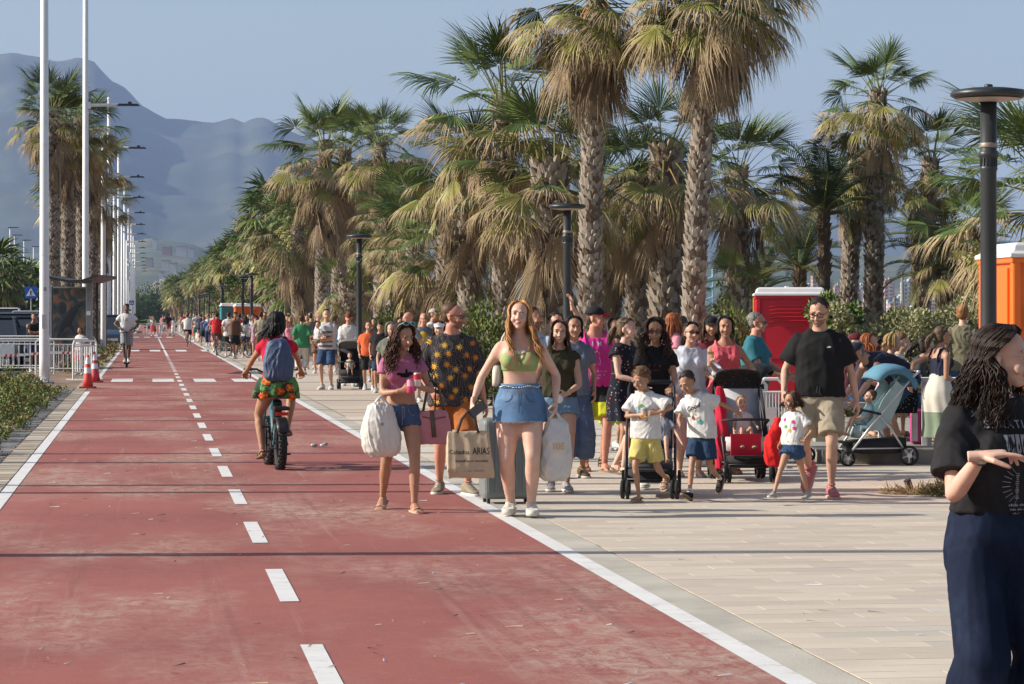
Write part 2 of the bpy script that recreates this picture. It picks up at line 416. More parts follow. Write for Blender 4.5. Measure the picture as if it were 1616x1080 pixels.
while d<420:
    tall=(i%2==1); 
    ex=233-1.95*4300/d
    if i==0: ex=163
    if i==1: ex=172
    white_pole(ex,d,12.6 if tall else 8.7,8.6,('tall' if tall else 'shorter')+' white street light, number %s along the row after the shelter'%['one','two','three','four','five','six','seven','eight','nine','ten','eleven','twelve','thirteen','fourteen'][i],.11)
    d+=23.5; i+=1
# poles whose shadows cross the path from outside the frame on the left
for s_,h_ in ((18.9,12.4),(43.0,12.4)):
    p=LP(-2.4,s_); e=white_pole(0,10,h_,None,'white street pole out of sight casting the %s shadow band'%('broad nearest' if s_<20 else 'next broad'),.12); e.location=p
for k,(s_,h_) in enumerate(((25.8,9),(26.9,6.5),(31.0,9),(33.0,9),(39.7,9),(48.2,9),(53.5,9),(57,9),(71,9),(92,9))):
    e=empty('shadow_pole',LP(-6.0,s_),0,'slim added pole out of sight, the %s whose shadow crosses the path'%ordw(k+1),'pole','slim unseen poles added for their shadows')
    b=MB(); b.lathe([(.11,0),(.085,h_),(.01,h_+.05)],n=10); b.build('pole',M_wpole,e,True)  # slim poles added out of view to cast the thinner shadow bands
# small poles over the road on the left
for x,yt in ((16,358),(23,370),(38,378),(53,388)):
    d=(9.6-EYE)*F/(HZ-yt); e=empty('road_light',DP(x,d),0,'slim far street light above the parked cars, at the %s'%{16:'frame edge',23:'second spot from the edge',38:'third spot from the edge',53:'fourth spot from the edge'}[x],'street light','slim street lights beyond the parked cars')
    b=MB(); b.lathe([(.09,0),(.06,9.5)],n=10); b.build('pole',M_wpole,e,True)
    a=MB(); a.box((.3,0,9.52),(.9,.2,.07)); a.build('lamp_head',M_dmetal,e)

# ---------------- dark promenade lamps ----------------
M_lamp=mat('lamp_charcoal',(.035,.04,.044),.42,metal=.2,var=.2,vscale=3)
M_under=mat('lamp_underside',(.45,.38,.33),.5)
def dark_lamp(x,d,h,label,detail=True):
    e=empty('promenade_lamp',DP(x,d),0,label,'street lamp','dark round-topped lamps along the promenade')
    n=28 if detail else 10
    b=MB(); b.lathe([(.13,0),(.13,.04),(.10,.09),(.085,.6),(.08,.62),(.066,.68),(.064,h-.62),(.072,h-.6),(.072,h-.585),(.062,h-.575),(.062,h-.52),(.080,h-.50),(.083,h-.48),(.078,h-.46),(.066,h-.45),(.066,h-.05)],n=n)
    b.build('pole',M_lamp,e,True)
    if detail:
        rb=MB()
        for k in range(16):
            a=2*math.pi*k/16; rb.box((.066*math.cos(a),.066*math.sin(a),h-.55),(.009,.009,.09),Matrix.Rotation(a,3,'Z'))
        rb.build('collar_ribs',M_lamp,e)
        bt=MB(); bt.lathe([(.069,h-.43),(.071,h-.42),(.071,h-.40),(.069,h-.39)],n=n); bt.build('collar_ring',mat('lamp_ring',(.28,.24,.19),.5,metal=.5),e,True)
    c=MB(); c.lathe([(.06,h-.06),(.20,h-.045),(.275,h-.03),(.302,h-.012),(.305,h+.0),(.29,h+.028),(.18,h+.045),(.05,h+.05)],n=n); c.build('lamp_shade',M_lamp,e,True)
    u=MB(); u.lathe([(.08,h-.064),(.265,h-.040)],n=n,cap=False); u.build('lens',M_under,e,True)
    k=MB(); k.lathe([(.035,h+.045),(.035,h+.075),(.02,h+.08)],n=10); k.build('cap_knob',M_lamp,e,True)
    return e
dark_lamp(1560,21.8,3.40,'dark round-topped lamp post rising behind the woman in the black t-shirt')
dark_lamp(895,44,3.40,'dark round-topped lamp post behind the blonde woman, second along the promenade')
dark_lamp(567,63,3.48,'dark round-topped lamp post between the twin palms and the drooping palm')
for k,(x,yt) in enumerate(((397,433),(383,438),(350,452),(352,455),(330,462),(322,465),(315,467),(309,469),(303,471),(297,473))):
    d=(3.42-EYE)*F/(HZ-yt) ; d=min(d,270)
    dark_lamp(x,d,3.42,'distant dark lamp post over the crowd, number %s away from the camera'%['four','five','six','seven','eight','nine','ten','eleven','twelve','thirteen'][k],False)

# ---------------- bus shelter, barriers, cones, sign ----------------
def poster_mat():
    m=bpy.data.materials.new('poster_painting'); m.use_nodes=True; t=m.node_tree; n=t.nodes; L=t.links; b=n['Principled BSDF']; b.inputs['Roughness'].default_value=.35
    tc=n.new('ShaderNodeTexCoord'); q=n.new('ShaderNodeTexNoise'); q.inputs['Scale'].default_value=2.2; q.inputs['Detail'].default_value=5; q.inputs['Distortion'].default_value=1.6; L.new(tc.outputs['Object'],q.inputs[0])
    r=n.new('ShaderNodeValToRGB'); L.new(q.outputs[0],r.inputs[0]); e=r.color_ramp.elements; e[0].position=.3; e[0].color=(.02,.025,.03,1); e[1].position=.8; e[1].color=(.10,.14,.15,1)
    k=e.new(.5); k.color=(.05,.07,.075,1); k=e.new(.62); k.color=(.30,.13,.05,1); k=e.new(.68); k.color=(.11,.10,.08,1)
    L.new(r.outputs[0],b.inputs['Base Color']); return m
e=empty('bus_shelter',DP(112,78),0,'bus shelter with curved dark roof and lit poster panel behind the barriers','bus shelter')
b=MB(); b.tube([(-.55,.0,2.70),(0,0,2.60),(.55,0,2.62),(.93,0,2.72)],[.05,.08,.08,.03],n=8,flat=4.0,up=Vector((0,1,0)))
rb=MB(); rb.loft([[Vector((x,y,z)) for x,y,z in ((xx,-1.2,zz),(xx,2.5,zz),(xx,2.5,zz+.07),(xx,-1.2,zz+.07))] for xx,zz in ((-.6,2.72),(-.2,2.64),(.15,2.58),(.5,2.60),(.95,2.74))]); rb.build('roof',M_dmetal,e)
b=MB(); b.box((.5,.2,1.3),(.16,.16,2.6)); b.build('post',mat('shelter_post',(.28,.31,.30),.5),e)
b=MB(); b.box((.66,.6,1.3),(.06,.06,2.6)); b.build('post',M_dmetal,e)
b=MB(); b.box((-.58,.15,1.3),(.08,.1,2.4)); b.build('post',M_gal,e)
b=MB(); b.box((-.06,.15,1.62),(1.02,.10,1.72)); o=b.build('poster_frame',M_gal,e); 
b=MB(); b.box((-.06,.09,1.62),(.94,.02,1.64)); b.build('poster',poster_mat(),e)
b=MB(); b.tube([(-.40,.073,1.0),(-.25,.073,1.35),(-.12,.073,1.5),(.02,.073,1.75),(.16,.073,1.9),(.34,.073,2.05)],[.03,.10,.16,.12,.07,.015],n=8,flat=.04,up=Vector((0,1,0))); b.tube([(-.12,.073,1.5),(.02,.073,1.28),(.10,.073,1.12)],[.09,.05,.01],n=6,flat=.04,up=Vector((0,1,0)))
b.build('poster_shape',mat('poster_dark',(.018,.022,.028),.4),e)
b=MB(); b.box((.50,.07,1.72),(.10,.12,.12)); b.build('camera_box',M_wpole,e)
M_wbar=mat('barrier_white',(.72,.72,.71),.5,var=.08,col2=(.5,.47,.43),mix_lo=.6,mix_hi=.72,m2scale=6)
def barrier(loc,rz,w_,h_,label,n_=14,feet=True,rad=.016,plate=False,group='white crowd barriers'):
    e=empty('crowd_barrier',loc,rz,label,'barrier',group)
    f=MB(); f.tube([(-w_/2,0,.02),(-w_/2,0,h_-.08),(-w_/2+.08,0,h_),(w_/2-.08,0,h_),(w_/2,0,h_-.08),(w_/2,0,.02)],rad*1.5,n=6); f.tube([(-w_/2,0,.2),(w_/2,0,.2)],rad*1.3,n=6); f.tube([(-w_/2,0,h_-.14),(w_/2,0,h_-.14)],rad*1.1,n=6); f.build('frame',M_wbar,e)
    bm=MB(); bm.tube([(0,0,.2),(0,0,h_-.14)],rad,n=5); me=bm.mesh('bar',M_wbar)
    for k in range(1,n_): link_mesh('bar',me,e,(-w_/2+w_*k/n_,0,0))
    if feet:
        for sx in (-1,1):
            q=MB(); q.box((sx*w_*.4,0,.02),(.06,.5,.04)); q.build('foot',M_wbar,e)
    if plate: q=MB(); q.box((-.2,-.03,.68),(.45,.02,.25)); q.build('plate',mat('plate_pale',(.62,.63,.65),.4),e)
    return e
barrier(DP(20,75.5),0,2.3,1.0,'white metal barrier at the frame edge in front of the dark cars',14,plate=True)
barrier(DP(100,74.6),0.02,1.5,1.0,'white metal barrier between the nearest pole and the traffic cones',12)
barrier(DP(22,79),.0,2.2,1.05,'white metal barrier standing second in line before the parked cars',14,plate=True)
barrier(DP(112,80),.12,1.4,1.05,'white metal barrier below the poster of the bus shelter',10)
barrier(DP(134,70),1.35,1.6,1.0,'white barrier turned end-on next to the traffic cones',10)
tp=MB()
M_tr=mat('tape_red',(.55,.03,.04),.5); M_tw=mat('tape_white',(.75,.73,.72),.5)
for k in range(26):
    x0=-1.9+k*.13; z=.60-.04*math.sin((x0+1.9)*2.2)
    red = (k//3)%2==0
    for q in range(2): tp.add([(x0+q*.065,0,z-.035),(x0+q*.065+.065,0,z-.035),(x0+q*.065+.085,0,z+.035),(x0+q*.065+.02,0,z+.035)],[(0,1,2,3)],0 if red and q==0 else 1)
o=tp.build('warning_tape',[M_tr,M_tw]); o.location=DP(72,74.3); tag(o,'red and white striped warning tape strung along the barriers','tape')
o['kind']='thing'
M_cor=mat('cone_orange_red',(.75,.07,.05),.5,var=.1); M_cone2=mat('cone_faded_red',(.55,.06,.08),.55,var=.15)
def cone(x,y,lean,m_,label,h=.76):
    e=empty('traffic_cone',GP(x,y),0,label,'traffic cone','traffic cones at the end of the barriers'); e.rotation_euler=(0,lean,0)
    b=MB(); b.box((0,0,.02),(.34,.34,.04)); b.build('base',m_ if False else mat('cone_base',(.30,.05,.05),.7),e)
    def rr_(z): return .130-(.130-.028)*(z/h)
    b=MB(); b.lathe([(rr_(z),z) for z in (.04,.2,.4,.6,h)]+[(.015,h+.005)],n=18); b.build('cone_body',m_,e,True)
    for a,c in ((.34,.47),(.55,.70)):
        q=MB(); q.lathe([(rr_(a)+.003,a),(rr_(c)+.003,c)],n=18,cap=False); q.build('reflective_band',mat('reflective_white',(.75,.76,.78),.4),e,True)
cone(138.5,613,0,M_cor,'bright red traffic cone with two white bands at the lane edge')
cone(150.5,604,-.03,M_cone2,'faded red traffic cone leaning just behind the bright one')
# crosswalk sign
def ped_sign(x,y,w_px,d,label):
    s_=w_px*d/F; e=empty('crossing_sign',DP(x,d),0,label,'road sign','blue crossing signs')
    z=ZP(y,d)
    b=MB(); b.lathe([(.03,0),(.03,z)],n=8); b.build('post',M_gal,e)
    b=MB(); b.box((0,-.05,z),(s_,.03,s_)); b.build('sign_plate',mat('sign_blue',(.01,.10,.50),.4,var=.05),e)
    b=MB(); k=s_*.40; b.add([(-k,-.069,z-k*.75),(k,-.069,z-k*.75),(0,-.069,z+k*.95)],[(0,1,2)]); b.build('white_triangle',mat('sign_white',(.8,.8,.8),.4,var=.03),e)
    u=s_*.1
    f=MB(); y0=-.075
    def bar(a,b_,r): f.tube([(a[0]*u,y0,z+a[1]*u),(b_[0]*u,y0,z+b_[1]*u)],r*u,n=5,flat=.2,up=Vector((0,1,0)))
    f.ball((0,y0,z+1.6*u),(.45*u,.01,.45*u),n=8); bar((0,1.1),(0,-.5),.5); bar((0,-.5),(.8,-2.6),.3); bar((0,-.5),(-.8,-2.6),.3); bar((0,.9),(1,-.1),.22); bar((0,.9),(-1,-.1),.22)
    for q in (-2.4,-1.2,1.2,2.4): f.add([((q-.3)*u,y0,z-3*u),((q+.3)*u,y0,z-3*u),((q+.3)*u,y0,z-2.7*u),((q-.3)*u,y0,z-2.7*u)],[(0,1,2,3)])
    f.build('walking_figure',mat('sign_black',(.01,.01,.01),.5,var=0),e); return e
ped_sign(49,462,19,128,'blue square pedestrian crossing sign above the parked cars')
ped_sign(208,478,7,150,'small far blue crossing sign beside the path poles')

# ---------------- cars ----------------
def glass_mat(): 
    return mat('car_glass',(.03,.04,.05),.08,var=0,spec=.8)
M_tyre=mat('tyre_rubber',(.02,.02,.021),.8,var=.2); M_rim=mat('alloy_rim',(.45,.46,.48),.3,metal=.8)
def car(loc,rz,paint,label,h=1.55,L_=4.2,W_=1.8):
    e=empty('parked_car',loc,rz,label,'car','parked cars')
    hw=W_/2
    prof=[(-L_/2,.35),(-L_/2+.03,.75),(-L_/2+.25,.92),(-L_/2+1.1,1.0),(-L_/2+1.15,1.0),(L_/2-.35,1.02),(L_/2-.05,.95),(L_/2,.6),(L_/2-.02,.35)]
    rings=[]
    for x_,k in ((-hw,.93),(-hw*.98,1.0),(hw*.98,1.0),(hw,.93)):
        rings.append([Vector((x_*(1 if True else k),y*( .985 if abs(x_)==hw else 1),.30+(z-.30)*(k))) for y,z in prof])
    b=MB(); b.loft(rings); o=b.build('body',paint,e,True); add_bevel(o,.05,2)
    cab=[(-L_/2+1.0,.98,.94),(-L_/2+1.75,h-.06,.78),(-L_/2+2.4,h,.76),(L_/2-1.1,h-.03,.76),(L_/2-.35,1.0,.92)]
    b=MB()
    rr1=[[Vector((-hw*k,y,z)),Vector((hw*k,y,z))] for y,z,k in cab]
    vs_=[p for r in rr1 for p in r]; n=len(cab)
    b.add(vs_,[(2*i,2*i+1,2*i+3,2*i+2) for i in range(n-1)],0)
    base=[Vector((-hw*.93,cab[i][0],.97)) for i in range(n)]+[Vector((hw*.93,cab[i][0],.97)) for i in range(n)]
    b.add([vs_[2*i] for i in range(n)]+base[:n],[(i,i+1,n+i+1,n+i) for i in range(n-1)],0)
    b.add([vs_[2*i+1] for i in range(n)]+base[n:],[(i+1,i,n+i,n+i+1) for i in range(n-1)],0)
    b.build('window',glass_mat(),e)
    rf=MB(); rf.box((0,(cab[1][0]+cab[3][0])/2,h+.0),(W_*.76,cab[3][0]-cab[1][0]+.05,.05),taper=.95)
    for sx in (-1,1):
        for i in ((0,1),(3,4)): 
            a,c=cab[i[0]],cab[i[1]]; rf.tube([(sx*hw*a[2],a[0],a[1]),(sx*hw*c[2],c[0],c[1])],.04,n=5)
        rf.tube([(sx*hw*.86,.1,.98),(sx*hw*.76,.15,h)],.035,n=5)
    rf.build('roof',paint,e)
    wm=MB(); wm.lathe([(.33,-.1),(.34,-.08),(.34,.08),(.33,.1),(.2,.1)],n=20); wm2=MB(); wm2.lathe([(.2,-.09),(.21,.105),(.05,.11)],n=12)
    Mx=Matrix.Rotation(R(90),4,'Y'); t1=MB().merge(wm,Mx).mesh('tyre',M_tyre,True); t2=MB().merge(wm2,Mx).mesh('rim',M_rim,True)
    for sx in (-1,1):
        for y in (-L_*.31,L_*.30):
            q=link_mesh('wheel',t1,e,(sx*(hw-.1),y,.34)); link_mesh('rim',t2,q)
            if sx<0: q.rotation_euler=(0,0,math.pi)
    hl=MB(); hl.box((0,0,0),(.34,.12,.16)); hm=hl.mesh('headlight',mat('headlight_glass',(.7,.75,.8),.1,spec=.8,var=0))
    tl=hl.mesh('tail_light',mat('tail_light_red',(.4,.01,.01),.2,var=0))
    for sx in (-1,1): link_mesh('headlight',hm,e,(sx*hw*.74,-L_/2+.08,.72)); link_mesh('tail_light',tl,e,(sx*hw*.78,L_/2-.06,.8))
    for sx in (-1,1):
        q=MB(); q.box((sx*(hw+.09),-L_/2+1.25,1.02),(.18,.1,.13)); q.build('wing_mirror',paint,e)
    q=MB(); q.box((0,-L_/2-.005,.5),(.52,.02,.12)); q.build('number_plate',mat('plate_white',(.7,.7,.7),.4),e)
    return e
def paint(n,c): return mat('car_paint_'+n,c,.25,var=.03,spec=.7)
car(DP(22,86),R(6),paint('navy',(.025,.035,.055)),'dark navy car facing the camera beside the man in the black tank top',1.62)
car(DP(-14,84),R(6),paint('black',(.03,.035,.045)),'black car cut by the frame edge behind the barriers',1.6)
car(DP(30,97),R(8),paint('grey',(.14,.15,.17)),'grey car parked in the second row behind the navy one',1.75)
car(DP(48,112),R(8),paint('silver',(.4,.42,.45)),'silver car parked further back near the blue sign',1.85)
car(DP(5,122),R(8),paint('white',(.7,.71,.72)),'white van-like car parked behind the others at the frame edge',2.0)
car(DP(102,125),R(8),paint('white2',(.66,.67,.68)),'white car half hidden behind the bus shelter',1.8)
car(DP(178,135),R(8),paint('blue',(.05,.08,.14)),'dark blue car seen between the white poles near the scooter rider',1.7)

# ---------------- portable toilets ----------------
def louvres(mb,x0,x1,y,z0,n,dz=.055):
    for k in range(n): mb.box(((x0+x1)/2,y,z0+k*dz),(x1-x0,.03,.028))
def toilet(loc,rz,cm,label,h=2.1,w_=1.14,dep=1.14,front='side'):
    e=empty('portable_toilet',loc,rz,label,'portable toilet','portable toilets')
    b=MB(); b.box((0,0,.07),(w_+.04,dep+.04,.14)); b.build('skid_base',M_dmetal,e)
    b=MB(); b.box((0,0,(h-.12)/2+.1),(w_-.06,dep-.06,h-.3)); o=b.build('cabin_wall',cm,e)
    for sx in (-1,1):
        for sy in (-1,1):
            q=MB(); q.box((sx*(w_/2-.045),sy*(dep/2-.045),(h-.1)/2+.06),(.09,.09,h-.26)); add_bevel(q.build('corner_post',cm,e),.02,2)
    q=MB(); q.box((0,0,h-.165),(w_+.02,dep+.02,.05)); add_bevel(q.build('eaves_rail',cm,e),.012,2)
    q=MB(); q.loft([[Vector((sx*(w_/2+.03)*k,sy*(dep/2+.03)*k,z)) for sx,sy in ((-1,-1),(1,-1),(1,1),(-1,1))] for z,k in ((h-.14,1),(h-.10,1.0),(h-.085,.93),(h-.02,.90),(h+.0,.84))]); add_bevel(q.build('roof',mat('toilet_roof_white',(.70,.69,.69),.5,var=.05,spec=.3),e),.012,2)
    q=MB(); q.box((-.05,0,h+.005),(.05,dep*.7,.03)); q.build('roof_rib',mat('toilet_roof_white',(.7,.7,.7)),e)
    # relief on the panels seen
    p=MB(); yf=-(dep/2-.03)
    for k in range(5): 
        z=h-.30-k*.062; p.tube([(-w_*.30,yf-.002,z-.02),(-w_*.20,yf-.012,z),(w_*.36,yf-.012,z)],.013,n=6)
    for z0,z1 in ((h-1.17,h-.66),(h-1.9,h-1.27)):
        p.box((.03,yf-.006,(z0+z1)/2),(w_*.76,.024,z1-z0))
    add_bevel(p.build('panel_relief',cm,e),.008,2)
    dr=MB(); xs=-(w_/2-.03)
    dr.box((xs-.012,-.02,(h-.2)/2+.08),(.03,dep*.62,h-.42)); o=dr.build('door',cm,e); add_bevel(o,.01,2)
    hnd=MB(); hnd.box((xs-.04,dep*.2,1.05),(.03,.05,.16)); hnd.build('handle',M_dmetal,o)
    return e
M_tred=mat('toilet_red',(.50,.012,.03),.38,var=.08,vscale=2,spec=.4); M_tor=mat('toilet_orange',(.85,.16,.015),.38,var=.06,vscale=2); M_tteal=mat('toilet_teal',(.02,.20,.25),.4); M_tgrey=mat('toilet_grey',(.25,.28,.27),.5)
e=toilet(DP(1246,45),R(-4),M_tred,'bright red portable toilet with white roof behind the man in black',2.10,1.14)
q=MB(); q.box((-.60,-.28,1.72),(.012,.2,.42)); q.build('yellow_notice',mat('notice_yellow',(.75,.50,.03),.5),e)
e=toilet(DP(1664,25.5),R(6),M_tor,'orange portable toilet behind the dark lamp post at the right edge',2.30,1.14)
e.rotation_euler=(0,0,R(6))
q=MB(); q.box((-.26,-.60,1.93),(.16,.012,.27)); q.build('notice_frame',M_wbar,e)
q=MB(); q.box((-.26,-.609,1.93),(.135,.008,.245)); q.build('notice_green',mat('notice_green',(.02,.07,.04),.4,var=.6,vscale=14,col2=(.5,.4,.03),mix_lo=.5,mix_hi=.55,m2scale=9),e)
q=MB()
for k in range(3): q.box((-.222,-.615,1.99-k*.05),(.045,.004,.02))
q.build('notice_lettering',M_wbar,e)
q=MB(); q.tube([(-.34,-.585,2.05),(-.25,-.6,2.09),(.1,-.6,2.10)],.02,n=8); q.build('arched_rib',M_tor,e)
q=MB(); q.box((-.41,-.60,2.08),(.02,.02,.13)); q.build('vent_slot',mat('vent_grey',(.12,.12,.13),.6),e)
q=MB(); q.box((-.39,-.60,1.6),(.10,.02,.22)); q.build('door_recess',mat('recess_grey',(.22,.22,.23),.6),e)
toilet(DP(368,128),R(10),M_tteal,'teal portable toilet with white roof far off over the crowd',2.25,1.2)
toilet(DP(390,127),R(10),M_tor,'orange portable toilet beside the teal one far off',2.22,1.2)
toilet(DP(462,118),R(5),M_tgrey,'grey portable toilet with white roof below the twin palms',2.2,1.0)
toilet(DP(628,84),R(5),mat('booth_white',(.62,.65,.70),.5),'pale white booth behind the bald men in the crowd',2.12,.66)
e=empty('kiosk',DP(463,140),0,'low brown kiosk with dark frame behind the grey toilet','kiosk')
b=MB(); b.box((0,0,1.3),(1.0,1.2,2.6)); b.build('wall',mat('kiosk_brown',(.16,.11,.08),.8),e); b=MB(); b.box((0,0,2.65),(1.1,1.3,.1)); b.build('roof',M_dmetal,e)
b=MB(); b.box((-.42,-.62,2.2),(.1,.05,.6)); b.build('shutter',M_dmetal,e)

# ---------------- raised platform, hedge, table ----------------
M_kerb=mat('kerb_stone',(.30,.28,.25),.9,var=.2,vscale=3,col2=(.2,.19,.17),m2scale=2,bump=.3,bscale=40)
plat=MB(); plat.box((11.7,45.2,.06),(16.6,30.2,.16)); tag(plat.build('raised_pavement',mat('platform_top',(.33,.30,.25),.9,var=.2,vscale=1.5,bump=.2)),kind='structure')
kb=empty('kerb'); kb['kind']='structure'
kbm=MB(); kbm.box((0,0,0),(.985,.16,.185)); kme=kbm.mesh('kerb_stone',M_kerb)
for k in range(17): o=link_mesh('kerb_stone',kme,kb,(3.9+k,30.0,.065+rr.uniform(-.004,.004)))
def hedge(name,x0,x1,d0,dep,h,n,size,mats,label,seed):
    X0=(x0-CX)/F*d0; X1=(x1-CX)/F*d0; e=empty(name,(X0,d0,.05),0,label,'hedge')
    rg=np.random.RandomState(seed); W=X1-X0
    u=rg.rand(n)*W; face=rg.rand(n); 
    hh=h*(1+.10*np.sin(u*2.1+seed)+.07*np.sin(u*5.3+1)+.05*np.sin(u*11))
    v=rg.rand(n)
    lump=.12*np.sin(u*4.1)*np.sin(v*6)+.08*np.sin(u*9.7+v*5)
    y=np.where(face<.6,(v**2)*.5+lump,.4+v*dep); z=np.where(face<.6,hh*rg.rand(n),hh*(.93+.1*rg.rand(n))+lump*.5)
    nn=np.zeros((n,3)); nn[:,1]=np.where(face<.6,-1,0); nn[:,2]=np.where(face<.6,.2,1)
    y=y+rg.rand(n)*.12
    leaf_cloud('foliage',np.stack([u,y,z],1),nn,size,mats,e,seed)
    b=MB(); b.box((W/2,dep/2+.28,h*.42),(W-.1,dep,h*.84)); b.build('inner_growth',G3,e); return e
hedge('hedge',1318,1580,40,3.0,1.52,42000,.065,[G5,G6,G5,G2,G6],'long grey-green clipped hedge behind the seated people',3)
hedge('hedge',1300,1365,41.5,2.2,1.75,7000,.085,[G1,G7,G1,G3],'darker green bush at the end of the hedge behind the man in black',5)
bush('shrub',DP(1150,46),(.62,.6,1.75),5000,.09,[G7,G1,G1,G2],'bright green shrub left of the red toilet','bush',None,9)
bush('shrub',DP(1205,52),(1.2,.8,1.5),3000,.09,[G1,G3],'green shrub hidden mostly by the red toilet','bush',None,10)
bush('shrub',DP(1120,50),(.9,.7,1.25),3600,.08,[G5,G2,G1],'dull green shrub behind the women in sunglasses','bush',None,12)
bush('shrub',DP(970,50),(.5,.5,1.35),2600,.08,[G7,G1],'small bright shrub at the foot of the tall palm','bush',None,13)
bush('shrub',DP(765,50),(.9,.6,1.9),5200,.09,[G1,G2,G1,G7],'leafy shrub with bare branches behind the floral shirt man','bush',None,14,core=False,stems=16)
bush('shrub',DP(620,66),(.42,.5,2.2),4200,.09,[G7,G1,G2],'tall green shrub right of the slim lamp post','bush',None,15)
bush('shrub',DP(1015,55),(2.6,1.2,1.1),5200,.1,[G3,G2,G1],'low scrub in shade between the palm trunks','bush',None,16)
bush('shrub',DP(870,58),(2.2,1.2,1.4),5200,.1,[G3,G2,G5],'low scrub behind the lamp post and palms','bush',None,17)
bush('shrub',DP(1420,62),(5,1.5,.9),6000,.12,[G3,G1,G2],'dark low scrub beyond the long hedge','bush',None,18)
e=empty('white_table',DP(1462,31.3,.14),0,'long white trestle table beside the seated people','table')
b=MB(); b.box((.25,0,.76),(1.6,.5,.04)); b.build('tabletop',M_wbar,e)
for sx in (-.5,-.0,1.0):
    for sy in (-.2,.2): q=MB(); q.box((sx,sy,.37),(.05,.05,.74)); q.build('leg',M_wbar,e)
e=empty('bench',DP(1392,32.4,.14),0,'low bench under the row of seated people','bench')
b=MB(); b.box((0,0,.43),(1.7,.4,.06)); b.build('seat',M_kerb,e)
for sx in (-.75,.75): q=MB(); q.box((sx,0,.2),(.12,.34,.4)); q.build('leg',M_kerb,e)
barrier(DP(1193,29.6),.04,.22,.96,'narrow white slatted barrier left of the red toilet front',7,rad=.013,group='white slatted barriers by the toilet')
barrier(DP(1217,29.3),-.03,.30,.95,'white slatted barrier in front of the red toilet',9,rad=.013,group='white slatted barriers by the toilet')
q=MB(); q.box((0,0,0),(.16,.01,.2)); o=q.build('paper_notice',M_tw); o.location=DP(1214,29.2,.55); tag(o,'blank white notice hanging on the slatted barrier','notice')
for i_,(x,d) in enumerate(((140,150),(165,170),(232,220),(252,235),(275,240),(296,230))):
    barrier(DP(x,d),0,2.2,1.05,'far white barrier across the end of the path, %s from the left'%['first','second','third','fourth','fifth','sixth'][i_],8,group='far white barriers')

# ground spotlight with dry palm debris
e=empty('ground_spotlight',GP(1437,776),0,'small black ground spotlight tilted beside a tuft of dry palm fibre','spotlight')
b=MB(); b.tube([(0,0,0),(-.01,0,.03)],.012,n=8); b.build('stake',M_dmetal,e); b=MB(); b.tube([(.0,0,.03),(-.035,-.01,.11)],[.028,.036],n=14); o=b.build('lamp_head',M_dmetal,e)
rg=np.random.RandomState(2); n=1500; a=rg.rand(n)*6.28; r=rg.rand(n)**.6; p=np.stack([np.cos(a)*r*.32+.1,np.sin(a)*r*.25,(1-r)*.17*rg.rand(n)+.01],1)
dn=leaf_cloud('dry_palm_fibre',p,np.stack([np.cos(a),np.sin(a),0*a+.1],1),.10,[mat('straw',(.36,.25,.12),.9),mat('straw_dark',(.12,.08,.045),.9),G2],None,3,aspect=10,outward=1.5); dn.location=GP(1492,782); tag(dn,'mound of dry palm fibre and grass on the paving','plant debris')
p2=p.copy()*np.array([.9,.5,.25]); dn=leaf_cloud('dry_palm_fibre',p2[:500],np.stack([np.cos(a),np.sin(a),0*a+.05],1)[:500],.12,[mat('straw',(.36,.25,.12),.9)],None,4,aspect=14,outward=1.5); dn.location=GP(1432,780); tag(dn,'flat straw scattered around the small ground spotlight','plant debris')
# litter on the lane
ML=[mat('litter_straw',(.55,.42,.25),.9),mat('litter_white',(.7,.7,.68),.7),mat('litter_brown',(.15,.09,.05),.9)]
lt=MB()
for k in range(420):
    s=11+ (rt.random()**1.5)*50; lat=rt.uniform(-1.2,2.8) if rt.random()<.7 else rt.uniform(3.2,8); L_=rt.uniform(.006,.05); a=rt.uniform(0,3.14); p=LP(lat,s,.006)
    dx,dy=math.cos(a)*L_,math.sin(a)*L_; wx,wy=-math.sin(a)*.004,math.cos(a)*.004
    lt.add([(p.x-dx-wx,p.y-dy-wy,.006),(p.x+dx-wx,p.y+dy-wy,.007),(p.x+dx+wx,p.y+dy+wy,.012),(p.x-dx+wx,p.y-dy+wy,.007)],[(0,1,2,3)],rt.choice((0,0,1,2,0)))
tag(lt.build('litter',ML),kind='stuff')
cb=MB(); rg2=random.Random(4)
for k in range(7): cb.ball((rg2.uniform(-.09,.09),rg2.uniform(-.05,.05),.02+rg2.uniform(0,.02)),(.04,.03,.022),n=7)
o=cb.build('crumpled_bag',mat('clear_plastic',(.75,.78,.8),.15,trans=.5,var=.1,bump=.8,bscale=60),None,True); o.location=GP(503,706); tag(o,'crumpled clear plastic bag lying on the red path','plastic bag')
